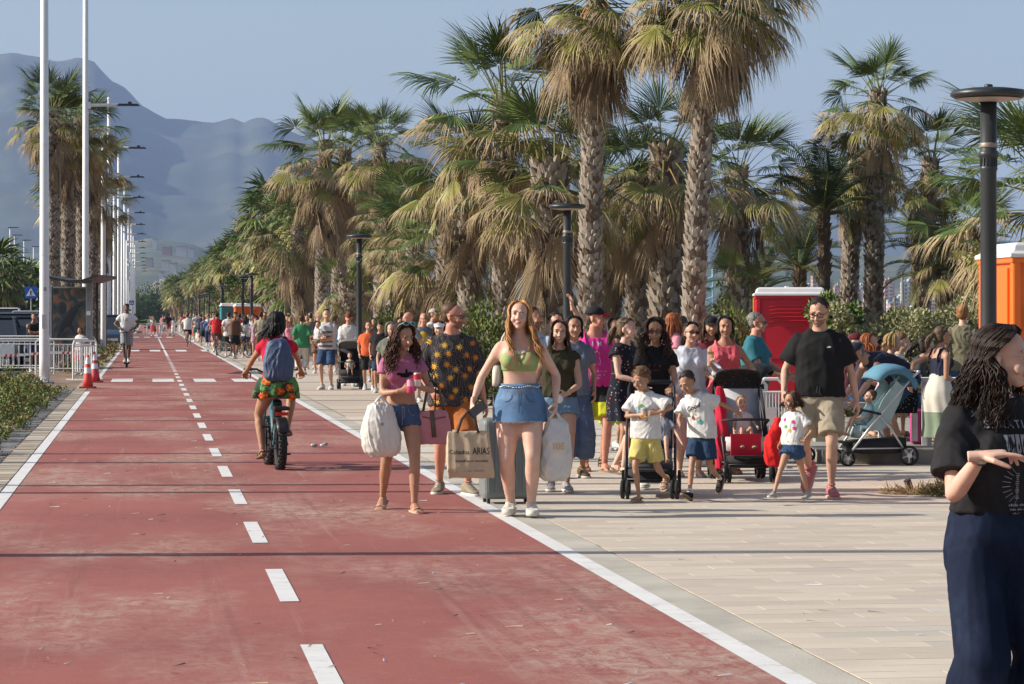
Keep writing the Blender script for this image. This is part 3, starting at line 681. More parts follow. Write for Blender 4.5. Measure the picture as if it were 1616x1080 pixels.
# ================= PALMS =================
def pm(name,c,v=.25,rough=.5,c2=None): return mat(name,c,rough,spec=.25,var=v,vscale=2.5,col2=c2,m2scale=1.2)
PG=pm('palm_green',(.125,.17,.040),c2=(.07,.115,.028)); PY=pm('palm_yellow',(.33,.29,.09),c2=(.17,.19,.045)); PD=pm('palm_dead',(.36,.27,.165),c2=(.22,.155,.095),rough=.8); PP=pm('palm_petiole',(.19,.19,.05)); PO=pm('palm_orange',(.36,.20,.07)); PL_=pm('palm_tip',(.36,.28,.16),rough=.8)
PDK=pm('palm_dead_dark',(.17,.12,.08),c2=(.26,.19,.12),rough=.85)
def fan(mb,elev,plen,Rr,spread,N,droop,tip,seed,mi=0,pi=1,ti=2,rows=(.06,.3,.55,.75,.9,1.0),tipfrom=.8,M=None,sag=.25,prad=.014,curl=0.0):
    rg=random.Random(seed); v0=len(mb.v)
    e=elev; p=Vector((0,0,0)); pts=[p.copy()]
    for k in range(4):
        d=Vector((math.cos(e),0,math.sin(e))); p=p+d*plen/4; pts.append(p.copy()); e-=sag/4
    mb.tube(pts,[prad*1.5,prad*1.2,prad,prad*.9,prad*.8],n=4,mi=pi,flat=.6,cap=False)
    d=Vector((math.cos(e),0,math.sin(e))); s=Vector((0,1,0)); n=s.cross(d)*-1; 
    if n.z<0 and abs(e)<1.5: n=-n
    tw=rg.uniform(-.25,.25); s=(Matrix.Rotation(tw,3,d)@s); n=(Matrix.Rotation(tw,3,d)@n)
    dphi=spread/N
    for k in range(N):
        if rg.random()<.07: continue
        ph=-spread/2+(k+.5)*dphi+rg.uniform(-.25,.25)*dphi
        dr=(d*math.cos(ph)+s*math.sin(ph)-n*(.18*abs(math.sin(ph)))).normalized()
        sd=(s*math.cos(ph)-d*math.sin(ph)); sd=(sd-dr*sd.dot(dr)).normalized()
        Lk=Rr*(1-.30*(abs(ph)/(spread/2+.01))**2)*rg.uniform(.82,1.12)
        q=p.copy(); prev=0; verts=[]
        lat=rg.uniform(-.22,.22); dk=rg.uniform(.6,1.5)
        for j,r in enumerate(rows):
            step=(r-prev)*Lk; prev=r
            g=dk*(droop*(.25 if r<.5 else 1.0)+(tip*rg.uniform(.5,1.5) if r>.55 else 0))
            dr=(dr+Vector((0,0,-g))+s*(lat if r>.6 else 0)+n*(curl if r>.5 else 0)).normalized()
            q=q+dr*step
            nn=dr.cross(sd); 
            if nn.length<1e-3: nn=n.copy()
            nn.normalize()
            if r<.5: wd=r*Lk*math.tan(dphi/2)*1.0
            else: wd=.50*Lk*math.tan(dphi/2)*max(0.08,1-((r-.5)/.5)**1.1)
            verts.append((q-sd*wd,q+nn*wd*.55,q+sd*wd))
        b=len(mb.v)
        for t in verts: mb.v.extend([tuple(x) for x in t])
        for j in range(len(verts)-1):
            m_=ti if rows[j+1]>tipfrom else mi
            a=b+j*3
            mb.f.append((a,a+1,a+4,a+3)); mb.f.append((a+1,a+2,a+5,a+4)); mb.m.extend([m_,m_])
    if M is not None:
        for i in range(v0,len(mb.v)): mb.v[i]=tuple(M@Vector(mb.v[i]))
    return mb
FR={}
def frond_lib():
    for i in range(3):
        FR['up',i]=fan(MB(),R(74-i*9),.75,.85,R(150),34,.02,.10,10+i,tipfrom=.97).mesh('frond',[PG,PP,PY],False)
        FR['mid',i]=fan(MB(),R(42-i*13),.95,.82,R(170),36,.04,.26,20+i,tipfrom=.9).mesh('frond',[PG,PP,PY],False)
        FR['low',i]=fan(MB(),R(0-i*15),.95,.82,R(165),36,.08,.46,30+i,tipfrom=.72).mesh('frond',[(PG,PY,PY)[i],PP,PL_],False)
        FR['old',i]=fan(MB(),R(-28-i*9),.8,.85,R(130),30,.18,.7,40+i).mesh('frond',[[PY,PY,PD][i],PO,PD],False)
        FR['dead',i]=fan(MB(),R(-50-i*6),.65,1.05,R(95),26,.28,.55,50+i,sag=.5).mesh('dead_frond',[PD,PDK,PD],False)
        FR['hang',i]=fan(MB(),R(-66-i*4),.5,1.05,R(75),24,.38,.45,60+i,sag=.4).mesh('dead_frond',[PDK if i==2 else PD,PDK,PD],False)
frond_lib()
TG=mat('palm_trunk',(.20,.165,.13),.95,var=.3,vscale=5,col2=(.11,.085,.065),m2scale=4,bump=.9,bscale=22,stretch=(1,1,2.2))
TB=mat('trunk_boot',(.30,.255,.205),.9,var=.3,vscale=8); TBD=mat('trunk_boot_dark',(.13,.09,.06),.95,var=.3)
def trunk_meshes(h,r,leanx,leany,seed,boot0=0.0,boot1=1.0,dens=1.0,big=1.0):
    rg=random.Random(seed)
    def cen(z): t=z/h; return Vector((leanx*t*t,leany*t*t,z))
    pts=[cen(h*k/10) for k in range(11)]
    rad=[r*(1.25 if k==0 else 1.08 if k==1 else 1.0-.12*k/10) for k in range(11)]
    tr=MB().tube(pts,rad,n=14)
    bt=MB(); z=h*boot0+.1; i=0
    bw=.085*big; per=max(6,int(2*math.pi*r/(bw*1.5))); dz=.085*big/dens; row=0
    while z<h*boot1:
        rr_=r*(1-.12*z/h)
        for k in range(per):
            a=2*math.pi*(k+.5*(row%2))/per+rg.uniform(-.12,.12)
            out=Vector((math.cos(a),math.sin(a),0)); sd=Vector((-math.sin(a),math.cos(a),0)); c=cen(z+rg.uniform(-.02,.02))+out*rr_*.96
            w_=bw*rg.uniform(.7,1.15)*.6; l=bw*rg.uniform(.9,1.7); o=bw*rg.uniform(.25,.75)
            p0=c-sd*w_; p1=c+sd*w_; tp_=c+out*o+Vector((0,0,l))+sd*rg.uniform(-.02,.02); m1=tp_-sd*w_*.45; m2=tp_+sd*w_*.45; bk=c+Vector((0,0,l*.7))
            n=len(bt.v); bt.v.extend([tuple(p0-Vector((0,0,.02))),tuple(p1-Vector((0,0,.02))),tuple(m2),tuple(m1),tuple(bk-sd*w_),tuple(bk+sd*w_)])
            bt.f.extend([(n,n+1,n+2,n+3),(n+3,n+2,n+5,n+4),(n,n+3,n+4),(n+1,n+5,n+2)]); m_=0 if rg.random()<.72 else 1; bt.m.extend([m_,1,m_,m_])
        z+=dz; row+=1
    return tr,bt
def palm(x,d,zc,label,r=.21,scale=1.0,skirt=1.2,ng=24,nm=12,nd=22,lean=(0,0),seed=1,boots=(.1,1),big=1.0,green_up=1.0,side=0,z0=0):
    ng=int(ng*1.25); nd=int(nd*.8); skirt*=.85
    e=empty('fan_palm',DP(x,d,z0),0,label,'palm tree','fan palms along the promenade')
    tr,bt=trunk_meshes(zc+.1,r,lean[0],lean[1],seed,boots[0],boots[1],big=big)
    tr.build('trunk',TG,e,True); b=bt.build('trunk_boots',[TB,TBD],e); b['kind']='stuff'
    rg=random.Random(seed*7+1); ga=2.39996
    def put(kind,k,a,z,s,tilt=0):
        t=z/(zc+.1); c=Vector((lean[0]*t*t,lean[1]*t*t,z)); off=r*.6
        nm_='dead_frond' if kind in('dead','hang') else 'frond'
        o=bpy.data.objects.new(nm_,FR[kind,k%3]); COL.objects.link(o); o.parent=e
        o.location=c+Vector((math.cos(a)*off,math.sin(a)*off,0)); o.rotation_euler=(rg.uniform(-.35,.35),rg.uniform(-.2,.2)+tilt,a+rg.uniform(-.3,.3)); o.scale=(s*scale*.86,)*3
    a=rg.random()*6
    for k in range(int(ng*1.15)):
        kind='up' if k<ng*.35 else 'mid' if k<ng*.7 else 'low'
        put(kind,k,a,zc+.12-.22*k/ng*scale,rg.uniform(.65,1.12)); a+=ga
    for k in range(nm):
        put('low' if k%2 else 'old',rg.randrange(3),a,zc-.2*scale-.2*k/max(nm,1)*scale,rg.uniform(.8,1.05)); a+=ga
    for k in range(nd):
        t=k/max(nd-1,1); kind='dead' if t<.35 else 'hang'
        put(kind,rg.randrange(3),a,zc-(.35*scale)-t*skirt,rg.uniform(.75,1.1)*(1 if t<.7 else .85)); a+=ga
    return e
# trees near the promenade, right of the path
palm(930,48,7.45,'tall palm with slender pale trunk left of the pair that leaves the frame top',r=.20,scale=1.3,skirt=.95,ng=34,nm=34,nd=44,lean=(.15,0),seed=1)
palm(1092,46,7.45,'tall leaning palm with ragged pale trunk and long brown skirt, right of the pair',r=.19,scale=1.3,skirt=1.0,ng=34,nm=34,nd=46,lean=(.45,0),seed=2)
palm(1052,52,4.75,'thick dark-trunked palm between the two tallest palms',r=.34,scale=1.25,skirt=.9,ng=22,nm=14,nd=22,seed=3,big=1.5)
palm(1006,54,4.3,'palm with medium trunk left of the thick dark one',r=.24,scale=1.15,skirt=.8,ng=20,nm=12,nd=20,seed=4)
palm(795,53,5.75,'bushy palm with wide drooping head left of the slender tall palm',r=.22,scale=1.45,skirt=1.9,ng=26,nm=18,nd=34,seed=5)
palm(868,50,4.35,'shorter palm with dense tan skirt behind the second dark lamp post',r=.36,scale=1.3,skirt=1.9,ng=22,nm=16,nd=40,seed=6,big=1.5)
palm(740,56,4.7,'palm crown leaning over the low drooping palm',r=.22,scale=1.2,skirt=1.3,ng=22,nm=14,nd=26,seed=16)
palm(712,58,3.35,'low palm with a bell of dry hanging fronds behind the floral shirt man',r=.34,scale=1.35,skirt=1.1,ng=24,nm=14,nd=40,seed=7,big=1.4)
palm(1165,57,4.6,'palm behind the ragged leaning trunk, its head against the sky',r=.22,scale=1.25,skirt=1.0,ng=24,nm=12,nd=16,seed=8)
palm(965,58,3.8,'palm in the shade between the tall trunks',r=.2,scale=1.2,skirt=.9,ng=20,nm=10,nd=20,seed=9)
palm(1165,50,2.05,'young bright palm above the shrub left of the red toilet',r=.14,scale=.62,skirt=.3,ng=16,nm=6,nd=6,seed=10)
palm(1378,58,6.3,'tallest palm of the right-hand group, with full green head',r=.20,scale=1.05,skirt=1.0,ng=30,nm=14,nd=20,lean=(.1,0),seed=11)
palm(1338,60,5.2,'palm with golden lower fronds left of the tallest of the right group',r=.19,scale=1.05,skirt=.8,ng=18,nm=20,nd=14,lean=(.2,0),seed=12)
palm(1452,60,5.0,'palm with drooping green head right of the tallest of the right group',r=.19,scale=1.05,skirt=.7,ng=26,nm=10,nd=12,lean=(.25,0),seed=13)
palm(1535,56,3.3,'palm with fluffy skirt left of the second-last trunk over the hedge',r=.17,scale=1.0,skirt=.8,ng=20,nm=14,nd=18,seed=14)
palm(1690,27,2.75,'near palm whose long fan leaves enter from the right edge behind the lamp',r=.2,scale=1.12,skirt=.3,ng=34,nm=2,nd=0,seed=15)
palm(640,74,4.4,'mid-distance palm behind the low drooping palm',r=.22,scale=1.2,skirt=1.4,ng=22,nm=12,nd=24,seed=20)
palm(655,66,3.3,'short palm with upright green fans right of the slim lamp post',r=.24,scale=1.15,skirt=1.0,ng=22,nm=10,nd=24,seed=21)
palm(600,84,6.9,'slender palm right of the twin palms, head against the mountain',r=.2,scale=1.25,skirt=1.4,ng=24,nm=12,nd=18,seed=22)
palm(508,92,7.3,'left one of the twin tall palms at mid distance',r=.25,scale=1.55,skirt=2.6,ng=26,nm=18,nd=40,lean=(.1,0),seed=23)
palm(533,94,7.25,'right one of the twin tall palms at mid distance',r=.25,scale=1.5,skirt=2.3,ng=26,nm=18,nd=34,lean=(.25,0),seed=24)
palm(470,104,5.0,'bushy golden palm left of the twin tall palms',r=.25,scale=1.6,skirt=2.2,ng=24,nm=16,nd=34,seed=25)
palm(575,100,4.6,'palm head filling the gap behind the slim lamp post',r=.22,scale=1.5,skirt=2.0,ng=22,nm=14,nd=26,seed=26)
palm(548,76,2.4,'short palm stump with sparse fans at the foot of the twin palms',r=.26,scale=.8,skirt=.7,ng=14,nm=8,nd=14,seed=27)

# date palms: feather leaves
def feather(mb,elev,L_,seed,mi=0,curve=1.5,nl=34,ll=.34):
    rg=random.Random(seed); e=elev; p=Vector((0,0,0)); pts=[p.copy()]; ds=[]
    for k in range(12):
        d=Vector((math.cos(e),0,math.sin(e))); p=p+d*L_/12; pts.append(p.copy()); ds.append(d); e-=curve/12*(.4+k/9)
    mb.tube(pts,[.022-.0016*k for k in range(13)],n=4,mi=1,cap=False)
    for i in range(nl):
        t=(i+2)/(nl+2)*12; k=min(int(t),11); q=pts[k]+(pts[k+1]-pts[k])*(t-k); d=ds[k]; up=Vector((0,1,0)).cross(d)*-1
        if up.z<0: up=-up
        for sgn in (-1,1):
            l=ll*(math.sin(math.pi*min(1,(i+3)/(nl+3)))**.6*.8+.25)*rg.uniform(.85,1.1)
            dr=(d*.75+Vector((0,sgn,0))*.8+up*.35+Vector((0,0,-.1))).normalized(); e1=q+dr*l*.55; e2=e1+(dr+Vector((0,0,-.45))).normalized()*l*.5; wv=d*.016
            b=len(mb.v); mb.v.extend([tuple(q-wv*.5),tuple(q+wv*.5),tuple(e1+wv),tuple(e1-wv),tuple(e2)]); mb.f.extend([(b,b+1,b+2,b+3),(b+3,b+2,b+4)]); mb.m.extend([mi,mi])
    return mb
DG=pm('date_green',(.075,.105,.05),c2=(.05,.08,.035)); DY=pm('date_olive',(.15,.15,.06))
DF=[feather(MB(),R(a),1.55,70+i,curve=c).mesh('frond',[DG if i<3 else DY,PP]) for i,(a,c) in enumerate(((78,1.1),(55,1.5),(35,1.7),(10,1.5)))]
def date_palm(x,d,zc,label,r=.15,scale=1.0,n=30,lean=(0,0),seed=1,boots=(.6,1),big=1.3):
    e=empty('date_palm',DP(x,d),0,label,'palm tree','feather-leaved date palms'); tr,bt=trunk_meshes(zc,r,lean[0],lean[1],seed,boots[0],boots[1],big=big)
    tr.build('trunk',mat('date_trunk',(.085,.07,.055),.95,var=.3,bump=.9,bscale=18),e,True); b=bt.build('trunk_boots',[TBD,TBD],e); b['kind']='stuff'
    rg=random.Random(seed); a=0
    for k in range(n):
        j=0 if k<n*.25 else 1 if k<n*.55 else 2 if k<n*.8 else 3
        o=bpy.data.objects.new('frond',DF[j]); COL.objects.link(o); o.parent=e; o.location=(lean[0]+math.cos(a)*r*.6,lean[1]+math.sin(a)*r*.6,zc-.15*k/n); o.rotation_euler=(rg.uniform(-.2,.2),rg.uniform(-.15,.15),a); o.scale=(scale*rg.uniform(.85,1.1),)*3; a+=2.39996
    return e
date_palm(1303,58,3.95,'slim dark date palm above the man in black',scale=1.15,n=30,lean=(-.05,0),seed=2,r=.12)
date_palm(1262,66,2.9,'low date palm head behind the roof of the red toilet',scale=1.15,n=26,seed=3)
date_palm(1495,57,2.55,'stout date palm with shaggy trunk over the hedge',r=.24,scale=1.05,n=24,seed=4,boots=(.3,1),big=1.6)
date_palm(1450,64,3.7,'date palm between the hedge trunks with wide head',r=.18,scale=1.0,n=20,seed=5,boots=(.3,1))
date_palm(1195,68,2.3,'date palm with low arching leaves left of the toilet roof',scale=1.0,n=22,seed=7)

# far palms: crowns joined, shared
def crown_mesh(seed,ng,nm,nd,skirt,scale,N=11):
    mb=MB(); rg=random.Random(seed); a=rg.random()*6; ga=2.39996; rows=(.1,.5,.8,1.0)
    for k in range(ng):
        t=k/ng; fan(mb,R(75-t*90),.85*scale,1.0*scale,R(175),N,.05,.3,seed*100+k,mi=0,ti=0 if t<.5 else 2,rows=rows,prad=.03,M=Matrix.Translation((0,0,.1-.3*t))@Matrix.Rotation(a,4,'Z')); a+=ga
    for k in range(nm):
        fan(mb,R(-15-rg.random()*35),.8*scale,1.0*scale,R(150),N,.1,.5,seed*100+50+k,mi=3 if k%3 else 0,ti=2,rows=rows,prad=.03,M=Matrix.Translation((0,0,-.35*scale))@Matrix.Rotation(a,4,'Z')); a+=ga
    for k in range(nd):
        t=k/nd; fan(mb,R(-48-t*22),.55*scale,1.0*scale,R(75),max(6,N-3),.3,.45,seed*100+150+k,mi=2 if k%3 else 4,ti=2,rows=rows,prad=.03,sag=.4,M=Matrix.Translation((0,0,-.4*scale-t*skirt))@Matrix.Rotation(a,4,'Z')); a+=ga
    return mb.mesh('crown',[PG,PP,PD,PY,PDK])
CR=[crown_mesh(1,32,16,24,1.6,1.4),crown_mesh(2,30,18,26,2.0,1.5),crown_mesh(3,28,22,20,1.2,1.3),crown_mesh(4,28,24,30,2.3,1.5)]
TRK=[]
for i,h in enumerate((1.0,1.0)):
    tr,bt=trunk_meshes(6.0,.24,.12,0,200+i,.02,1,dens=.6,big=1.7); tr.merge(bt); tr.m=[0 if k<10*14+2 else m_+1 for k,m_ in enumerate(tr.m)]
    TRK.append(tr.mesh('trunk',[TG,TB,TBD]))
def far_palm(loc,zc,ci,label,group,sc_=1.0,rz=0.0):
    e=empty('fan_palm',loc,rz,label,'palm tree',group)
    t=link_mesh('trunk',TRK[ci%2],e,(0,0,0)); t.scale=(1,1,(zc+.1)/6.0); c=link_mesh('crown',CR[ci%4],e,(.1,0,zc)); c.scale=(sc_,)*3
    return e
rp=random.Random(21)
GR='far fan palms right of the path'; GLf='fan palms left of the path'
s=112.0; k=0
while s<430:
    for row_,lat in enumerate((6.2,8.6)):
        if row_==1 and s>260: continue
        zc=rp.choice((5.2,5.8,6.4,6.8,3.0,5.6)) if row_==0 else rp.uniform(4.5,6.6)
        loc=LP(lat+.6+rp.uniform(-.8,.9),s+rp.uniform(-2,2)); 
        far_palm(loc,zc,rp.randrange(4),'far fan palm right of the path, the %s beyond the twin palms'%ordw(1+sum(1 for o in bpy.data.objects if o.get('group')==GR)),GR,rp.uniform(.72,.95),rp.uniform(0,6))
    s+=7.5+ (s-110)*.014; k+=1
s=430
while s<600:
    far_palm(LP(rp.uniform(4.5,7),s),rp.uniform(5,7),rp.randrange(4),'far fan palm right of the path, the %s beyond the twin palms'%ordw(1+sum(1 for o in bpy.data.objects if o.get('group')==GR)),GR,1.1,rp.uniform(0,6)); s+=14
# left cluster and row
palm(84,98,9.0,'left trunk of the three tall palms behind the nearest white pole',r=.24,scale=1.38,skirt=1.5,ng=28,nm=12,nd=20,seed=31)
palm(107,100,8.6,'middle trunk of the three tall palms behind the white poles',r=.24,scale=1.38,skirt=1.7,ng=28,nm=12,nd=22,seed=32)
palm(130,104,8.9,'right trunk of the three tall palms behind the white poles',r=.24,scale=1.38,skirt=1.5,ng=28,nm=12,nd=22,seed=33)
palm(146,112,7.9,'tall palm next behind the three, with brown skirt between white poles',r=.24,scale=1.2,skirt=2.3,ng=26,nm=12,nd=26,seed=34)
palm(160,124,7.0,'palm with drooping skirt behind the white street lights',r=.24,scale=1.2,skirt=2.8,ng=24,nm=12,nd=28,seed=35)
s=138.0
while s<440:
    far_palm(LP(-3.9+rp.uniform(-.3,.3),s),rp.uniform(7.2,8.6),rp.randrange(4),'far fan palm behind the white street lights, the %s from the bus shelter'%ordw(1+sum(1 for o in bpy.data.objects if o.get('group')==GLf)),GLf,rp.uniform(.7,.85),rp.uniform(0,6)); s+=11
for i_,(x,d,zc) in enumerate(((5,190,3.4),(22,210,3.0),(42,230,4.6),(58,200,3.2),(-12,170,4.4),(75,220,3.4))):
    far_palm(DP(x,d),zc,i_,'low palm in the dark trees over the parked cars, %s from the left'%['first','second','third','fourth','fifth','sixth'][i_],'low palms beyond the car park',1.1)
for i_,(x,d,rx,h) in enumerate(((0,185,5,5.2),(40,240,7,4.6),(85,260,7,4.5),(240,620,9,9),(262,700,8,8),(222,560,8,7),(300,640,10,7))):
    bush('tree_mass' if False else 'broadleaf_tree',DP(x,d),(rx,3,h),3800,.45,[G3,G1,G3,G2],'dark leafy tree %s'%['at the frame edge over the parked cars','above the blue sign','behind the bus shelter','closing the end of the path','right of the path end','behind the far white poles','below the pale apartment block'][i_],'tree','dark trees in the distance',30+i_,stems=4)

# ================= FAR LAND =================
prof=[(-300,150),(-100,110),(0,84),(20,80),(60,92),(90,98),(125,88),(150,95),(175,125),(200,140),(225,165),(260,185),(300,187),(340,190),(365,184),(385,192),(400,185),(418,184),(440,196),(470,210),(500,222),(560,222),(620,214),(690,212),(760,222),(860,240),(960,262),(1080,285),(1200,305),(1300,330),(1420,352),(1540,372),(1700,392),(2000,420)]
pxs=[p[0] for p in prof]; pys=[p[1] for p in prof]
def mountain(name,xa,xb,nx,r0,r1,nr,ridge,ex,amp,mats,seed,back=1.25):
    mb=MB(); xs=np.linspace(xa,xb,nx); ts=np.linspace(0,1,nr)
    for t in ts:
        r=r0+(r1*back-r0)*t
        for x in xs:
            u=(r-r0)/(r1-r0); X=(x-CX)/F*r
            H=(HZ-ridge(x))/F*r1
            k=u**ex if u<=1 else max(0,1-(u-1)*1.6)
            n1=noise.fractal(Vector((X/900+seed,r/900,seed)),1,2,5); n2=noise.fractal(Vector((X/160,r/200,seed+3)),1,2,4)
            h=H*k*(1+ (amp*n1 if u<.97 else 0)*(1-abs(2*min(u,1)-1)*.3))+n2*H*.035*min(1,u*3)*(1 if u<.98 else .4)
            if u<=1: h+=H*.03*math.sin(X/260+n1*3)*math.sin(math.pi*min(u,1))
            mb.v.append((X,r,max(h,-20)))
    for j in range(nr-1):
        for i in range(nx-1):
            a=j*nx+i; mb.f.append((a,a+1,a+nx+1,a+nx)); mb.m.append(0)
    o=mb.build(name,mats,None,True); tag(o,kind='structure'); return o
M_mt=mat('mountain_scrub',(.04,.055,.035),.95,var=.35,vscale=.004,col2=(.075,.075,.05),mix_lo=.5,mix_hi=.72,m2scale=.0035)
M_hl=mat('foothill',(.055,.075,.035),.95,var=.4,vscale=.01,col2=(.16,.13,.085),mix_lo=.5,mix_hi=.68,m2scale=.008)
mountain('mountains',-400,2050,260,4200,8000,70,lambda x: float(np.interp(x,pxs,pys)),1.35,.09,M_mt,2.0)
fp=[(-300,420),(60,395),(180,385),(240,372),(300,380),(330,392),(420,410),(600,425),(800,430),(1100,420),(1240,398),(1340,404),(1450,396),(1560,408),(1700,400),(2050,430)]
mountain('foothills',-400,2050,220,1900,4000,36,lambda x: float(np.interp(x,[p[0] for p in fp],[p[1] for p in fp])),1.15,.2,M_hl,5.0)
# buildings
def facade_mat(name,c,wc=(.08,.09,.10),sx=1/3.4,sz=1/3.0):
    if name in MC: return MC[name]
    m=bpy.data.materials.new(name); m.use_nodes=True; t=m.node_tree; n=t.nodes; L=t.links; b=n['Principled BSDF']; b.inputs['Roughness'].default_value=.8
    tc=n.new('ShaderNodeTexCoord'); sp=n.new('ShaderNodeSeparateXYZ'); L.new(tc.outputs['Object'],sp.inputs[0])
    def cell(o,k,duty):
        a=n.new('ShaderNodeMath'); a.operation='MULTIPLY'; L.new(o,a.inputs[0]); a.inputs[1].default_value=k
        f=n.new('ShaderNodeMath'); f.operation='FRACT'; L.new(a.outputs[0],f.inputs[0])
        g_=n.new('ShaderNodeMath'); g_.operation='LESS_THAN'; L.new(f.outputs[0],g_.inputs[0]); g_.inputs[1].default_value=duty; return g_.outputs[0]
    ad=n.new('ShaderNodeMath'); L.new(sp.outputs[0],ad.inputs[0]); L.new(sp.outputs[1],ad.inputs[1])
    c1=cell(ad.outputs[0],sx,.48); c2=cell(sp.outputs[2],sz,.5); mu=n.new('ShaderNodeMath'); mu.operation='MULTIPLY'; L.new(c1,mu.inputs[0]); L.new(c2,mu.inputs[1])
    mx=n.new('ShaderNodeMix'); mx.data_type='RGBA'; L.new(mu.outputs[0],mx.inputs[0]); mx.inputs[6].default_value=(*c,1); mx.inputs[7].default_value=(*wc,1); L.new(mx.outputs[2],b.inputs['Base Color']); MC[name]=m; return m
def building(loc,w_,dp,h,m_,label,group,cat='building',top=True):
    e=empty('apartment_block',loc,0,label,cat,group)
    b=MB(); b.box((0,0,h/2-10),(w_,dp,h+20)); b.build('wall',m_,e)
    if top:
        b=MB(); b.box((w_*.15,0,h+1.3),(w_*.25,dp*.5,2.6)); b.box((-w_*.25,0,h+.8),(w_*.14,dp*.4,1.6)); b.build('roof_housing',m_,e)
    s_=MB(); nfl=max(2,int(h/3))
    for k in range(1,nfl): s_.box((w_*.12,-dp/2-.5,k*3.0),(w_*.34,1.0,.9))
    s_.build('balconies',mat('balcony_white',(.6,.58,.54),.8),e); 
    return e
fw=facade_mat('facade_cream',(.62,.60,.50)); fpk=facade_mat('facade_pink',(.50,.30,.24)); fwh=facade_mat('facade_white',(.66,.64,.62)); fgr=facade_mat('facade_grey',(.42,.45,.47)); fbr=facade_mat('facade_terracotta',(.46,.25,.17))
rb_=random.Random(5)
for k,(x,yt,wpx) in enumerate(((258,447,18),(275,441,20),(292,443,16),(306,440,13),(246,452,10),(268,462,34))):
    d=1150+k*25; h=ZP(yt,d); building(DP(x,d),wpx*d/F,16,h,fw,'pale apartment block at the end of the path, %s'%['second from the white poles','with the highest roof','third from the poles','nearest the palms','half hidden by the poles','low one in front'][k],'pale flats at the end of the path')
k=0
for x in range(1250,1560,9):
    yt=rb_.uniform(440,474); d=rb_.uniform(2000,2600); wpx=rb_.uniform(8,20); 
    if 1255<x<1300: yt=rb_.uniform(432,455)
    if 1470<x<1560: yt=rb_.uniform(428,460)
    m_=rb_.choice((fpk,fpk,fwh,fwh,fgr,fbr)) if x<1460 else rb_.choice((fwh,fgr,fw,fwh))
    building(DP(x+rb_.uniform(-3,3),d),wpx*d/F,14,ZP(yt,d),m_,'hazy city block across the bay, the %s from the left'%ordw(k+1),'city blocks across the bay'); k+=1
for k in range(26):
    x=1200+k*15.5+rb_.uniform(-5,5); d=rb_.uniform(1700,1950); building(DP(x,d),rb_.uniform(8,26)*d/F,10,rb_.uniform(6,14),rb_.choice((fwh,fpk,fw)),'hazy low building on the far shore, the %s from the left'%ordw(k+1),'low buildings on the far shore',top=False)
hpl=[mat('house_red',(.34,.19,.13),.9),mat('house_white',(.50,.48,.44),.9),mat('house_pink',(.40,.30,.24),.9)]
def foot_h(x,y):  # place a house on the foothill seen at pixel
    return None
for k,(x,y,wp,hp,m_) in enumerate(((264,391,14,6,fbr),(287,390,16,7,fwh),(302,393,8,4,fwh),(262,412,12,5,fwh),(274,416,10,6,fw),(290,424,6,6,fwh),(312,428,9,4,fpk),(318,404,8,4,fpk),(245,378,8,4,fw),(236,408,10,4,fpk),(255,430,6,3,fwh),(335,412,6,4,fwh))):
    d=3050; 
    # height of the slope at that column, walked out until it meets the sight line
    best=None
    ridge=float(np.interp(x,[p[0] for p in fp],[p[1] for p in fp]))
    for q in range(60):
        u=q/59; r=1900+2100*u; Hh=(HZ-ridge)/F*4000*(u**1.15)
        if Hh>=ZP(y+hp,r): best=r; break
    r=(best or 3900)-40
    m_={fbr:hpl[0],fwh:hpl[1],fw:hpl[1],fpk:hpl[2]}[m_]; e=empty('hill_house',DP(x,r,ZP(y+hp,r)),0,'far house on the slope %s'%['with the red-brown walls, highest of all','large and white, right of the red-brown one','small and white beside the large white one','low and white in the middle cluster','cream and tall in the middle cluster','single white tower low on the slope','pinkish, lowest toward the palms','pinkish, next to the palms','cream, highest on the left','pinkish, behind the white poles','small white one, lowest of all','white, nearest the palm tops'][k],'house','houses on the far slope')
    b=MB(); b.box((0,0,hp*r/F/2-8),(wp*r/F,14,hp*r/F+16)); b.build('wall',m_,e)
    b=MB(); b.box((0,0,hp*r/F+.4),(wp*r/F*1.06,15,.8)); b.build('roof',mat('roof_tile',(.32,.16,.10),.9),e)
# beach posts, boat-like mound behind the hedge
for k,(x,yt) in enumerate(((1384,468),(1398,470),(1411,470),(1426,430),(1322,468),(1330,472))):
    d=86; e=empty('wooden_post',DP(x,d),0,'thin %s post standing on the beach %s'%(('tall' if yt<450 else 'grey'),['left of the three','middle of the three','right of the three','right of the three short ones','left of the wide palm trunk','just left of the tallest palm'][k]),'post','posts on the beach')
    b=MB(); b.tube([(0,0,0),(random.uniform(-.05,.05),0,ZP(yt,d))],[.06,.045],n=7); b.build('shaft',mat('grey_wood',(.26,.23,.20),.9,bump=.4),e)
e=empty('covered_boat',DP(1412,80),0,'dark covered boat lying on the beach behind the hedge','boat')
b=MB(); b.loft([[Vector((x,y*k,z*k+.1)) for y,z in ((-.8,0),(-.9,.9),(-.4,1.5),(.4,1.5),(.9,.9),(.8,0))] for x,k in ((-1.3,.5),(-.9,.95),(.2,1.05),(1.2,.8),(1.6,.4))]); b.build('tarpaulin',mat('tarp_dark',(.035,.025,.03),.7),e,True)
b=MB(); b.box((-.2,-.88,1.0),(.9,.03,.25)); b.build('painted_band',mat('band_red',(.2,.03,.06),.6),e)
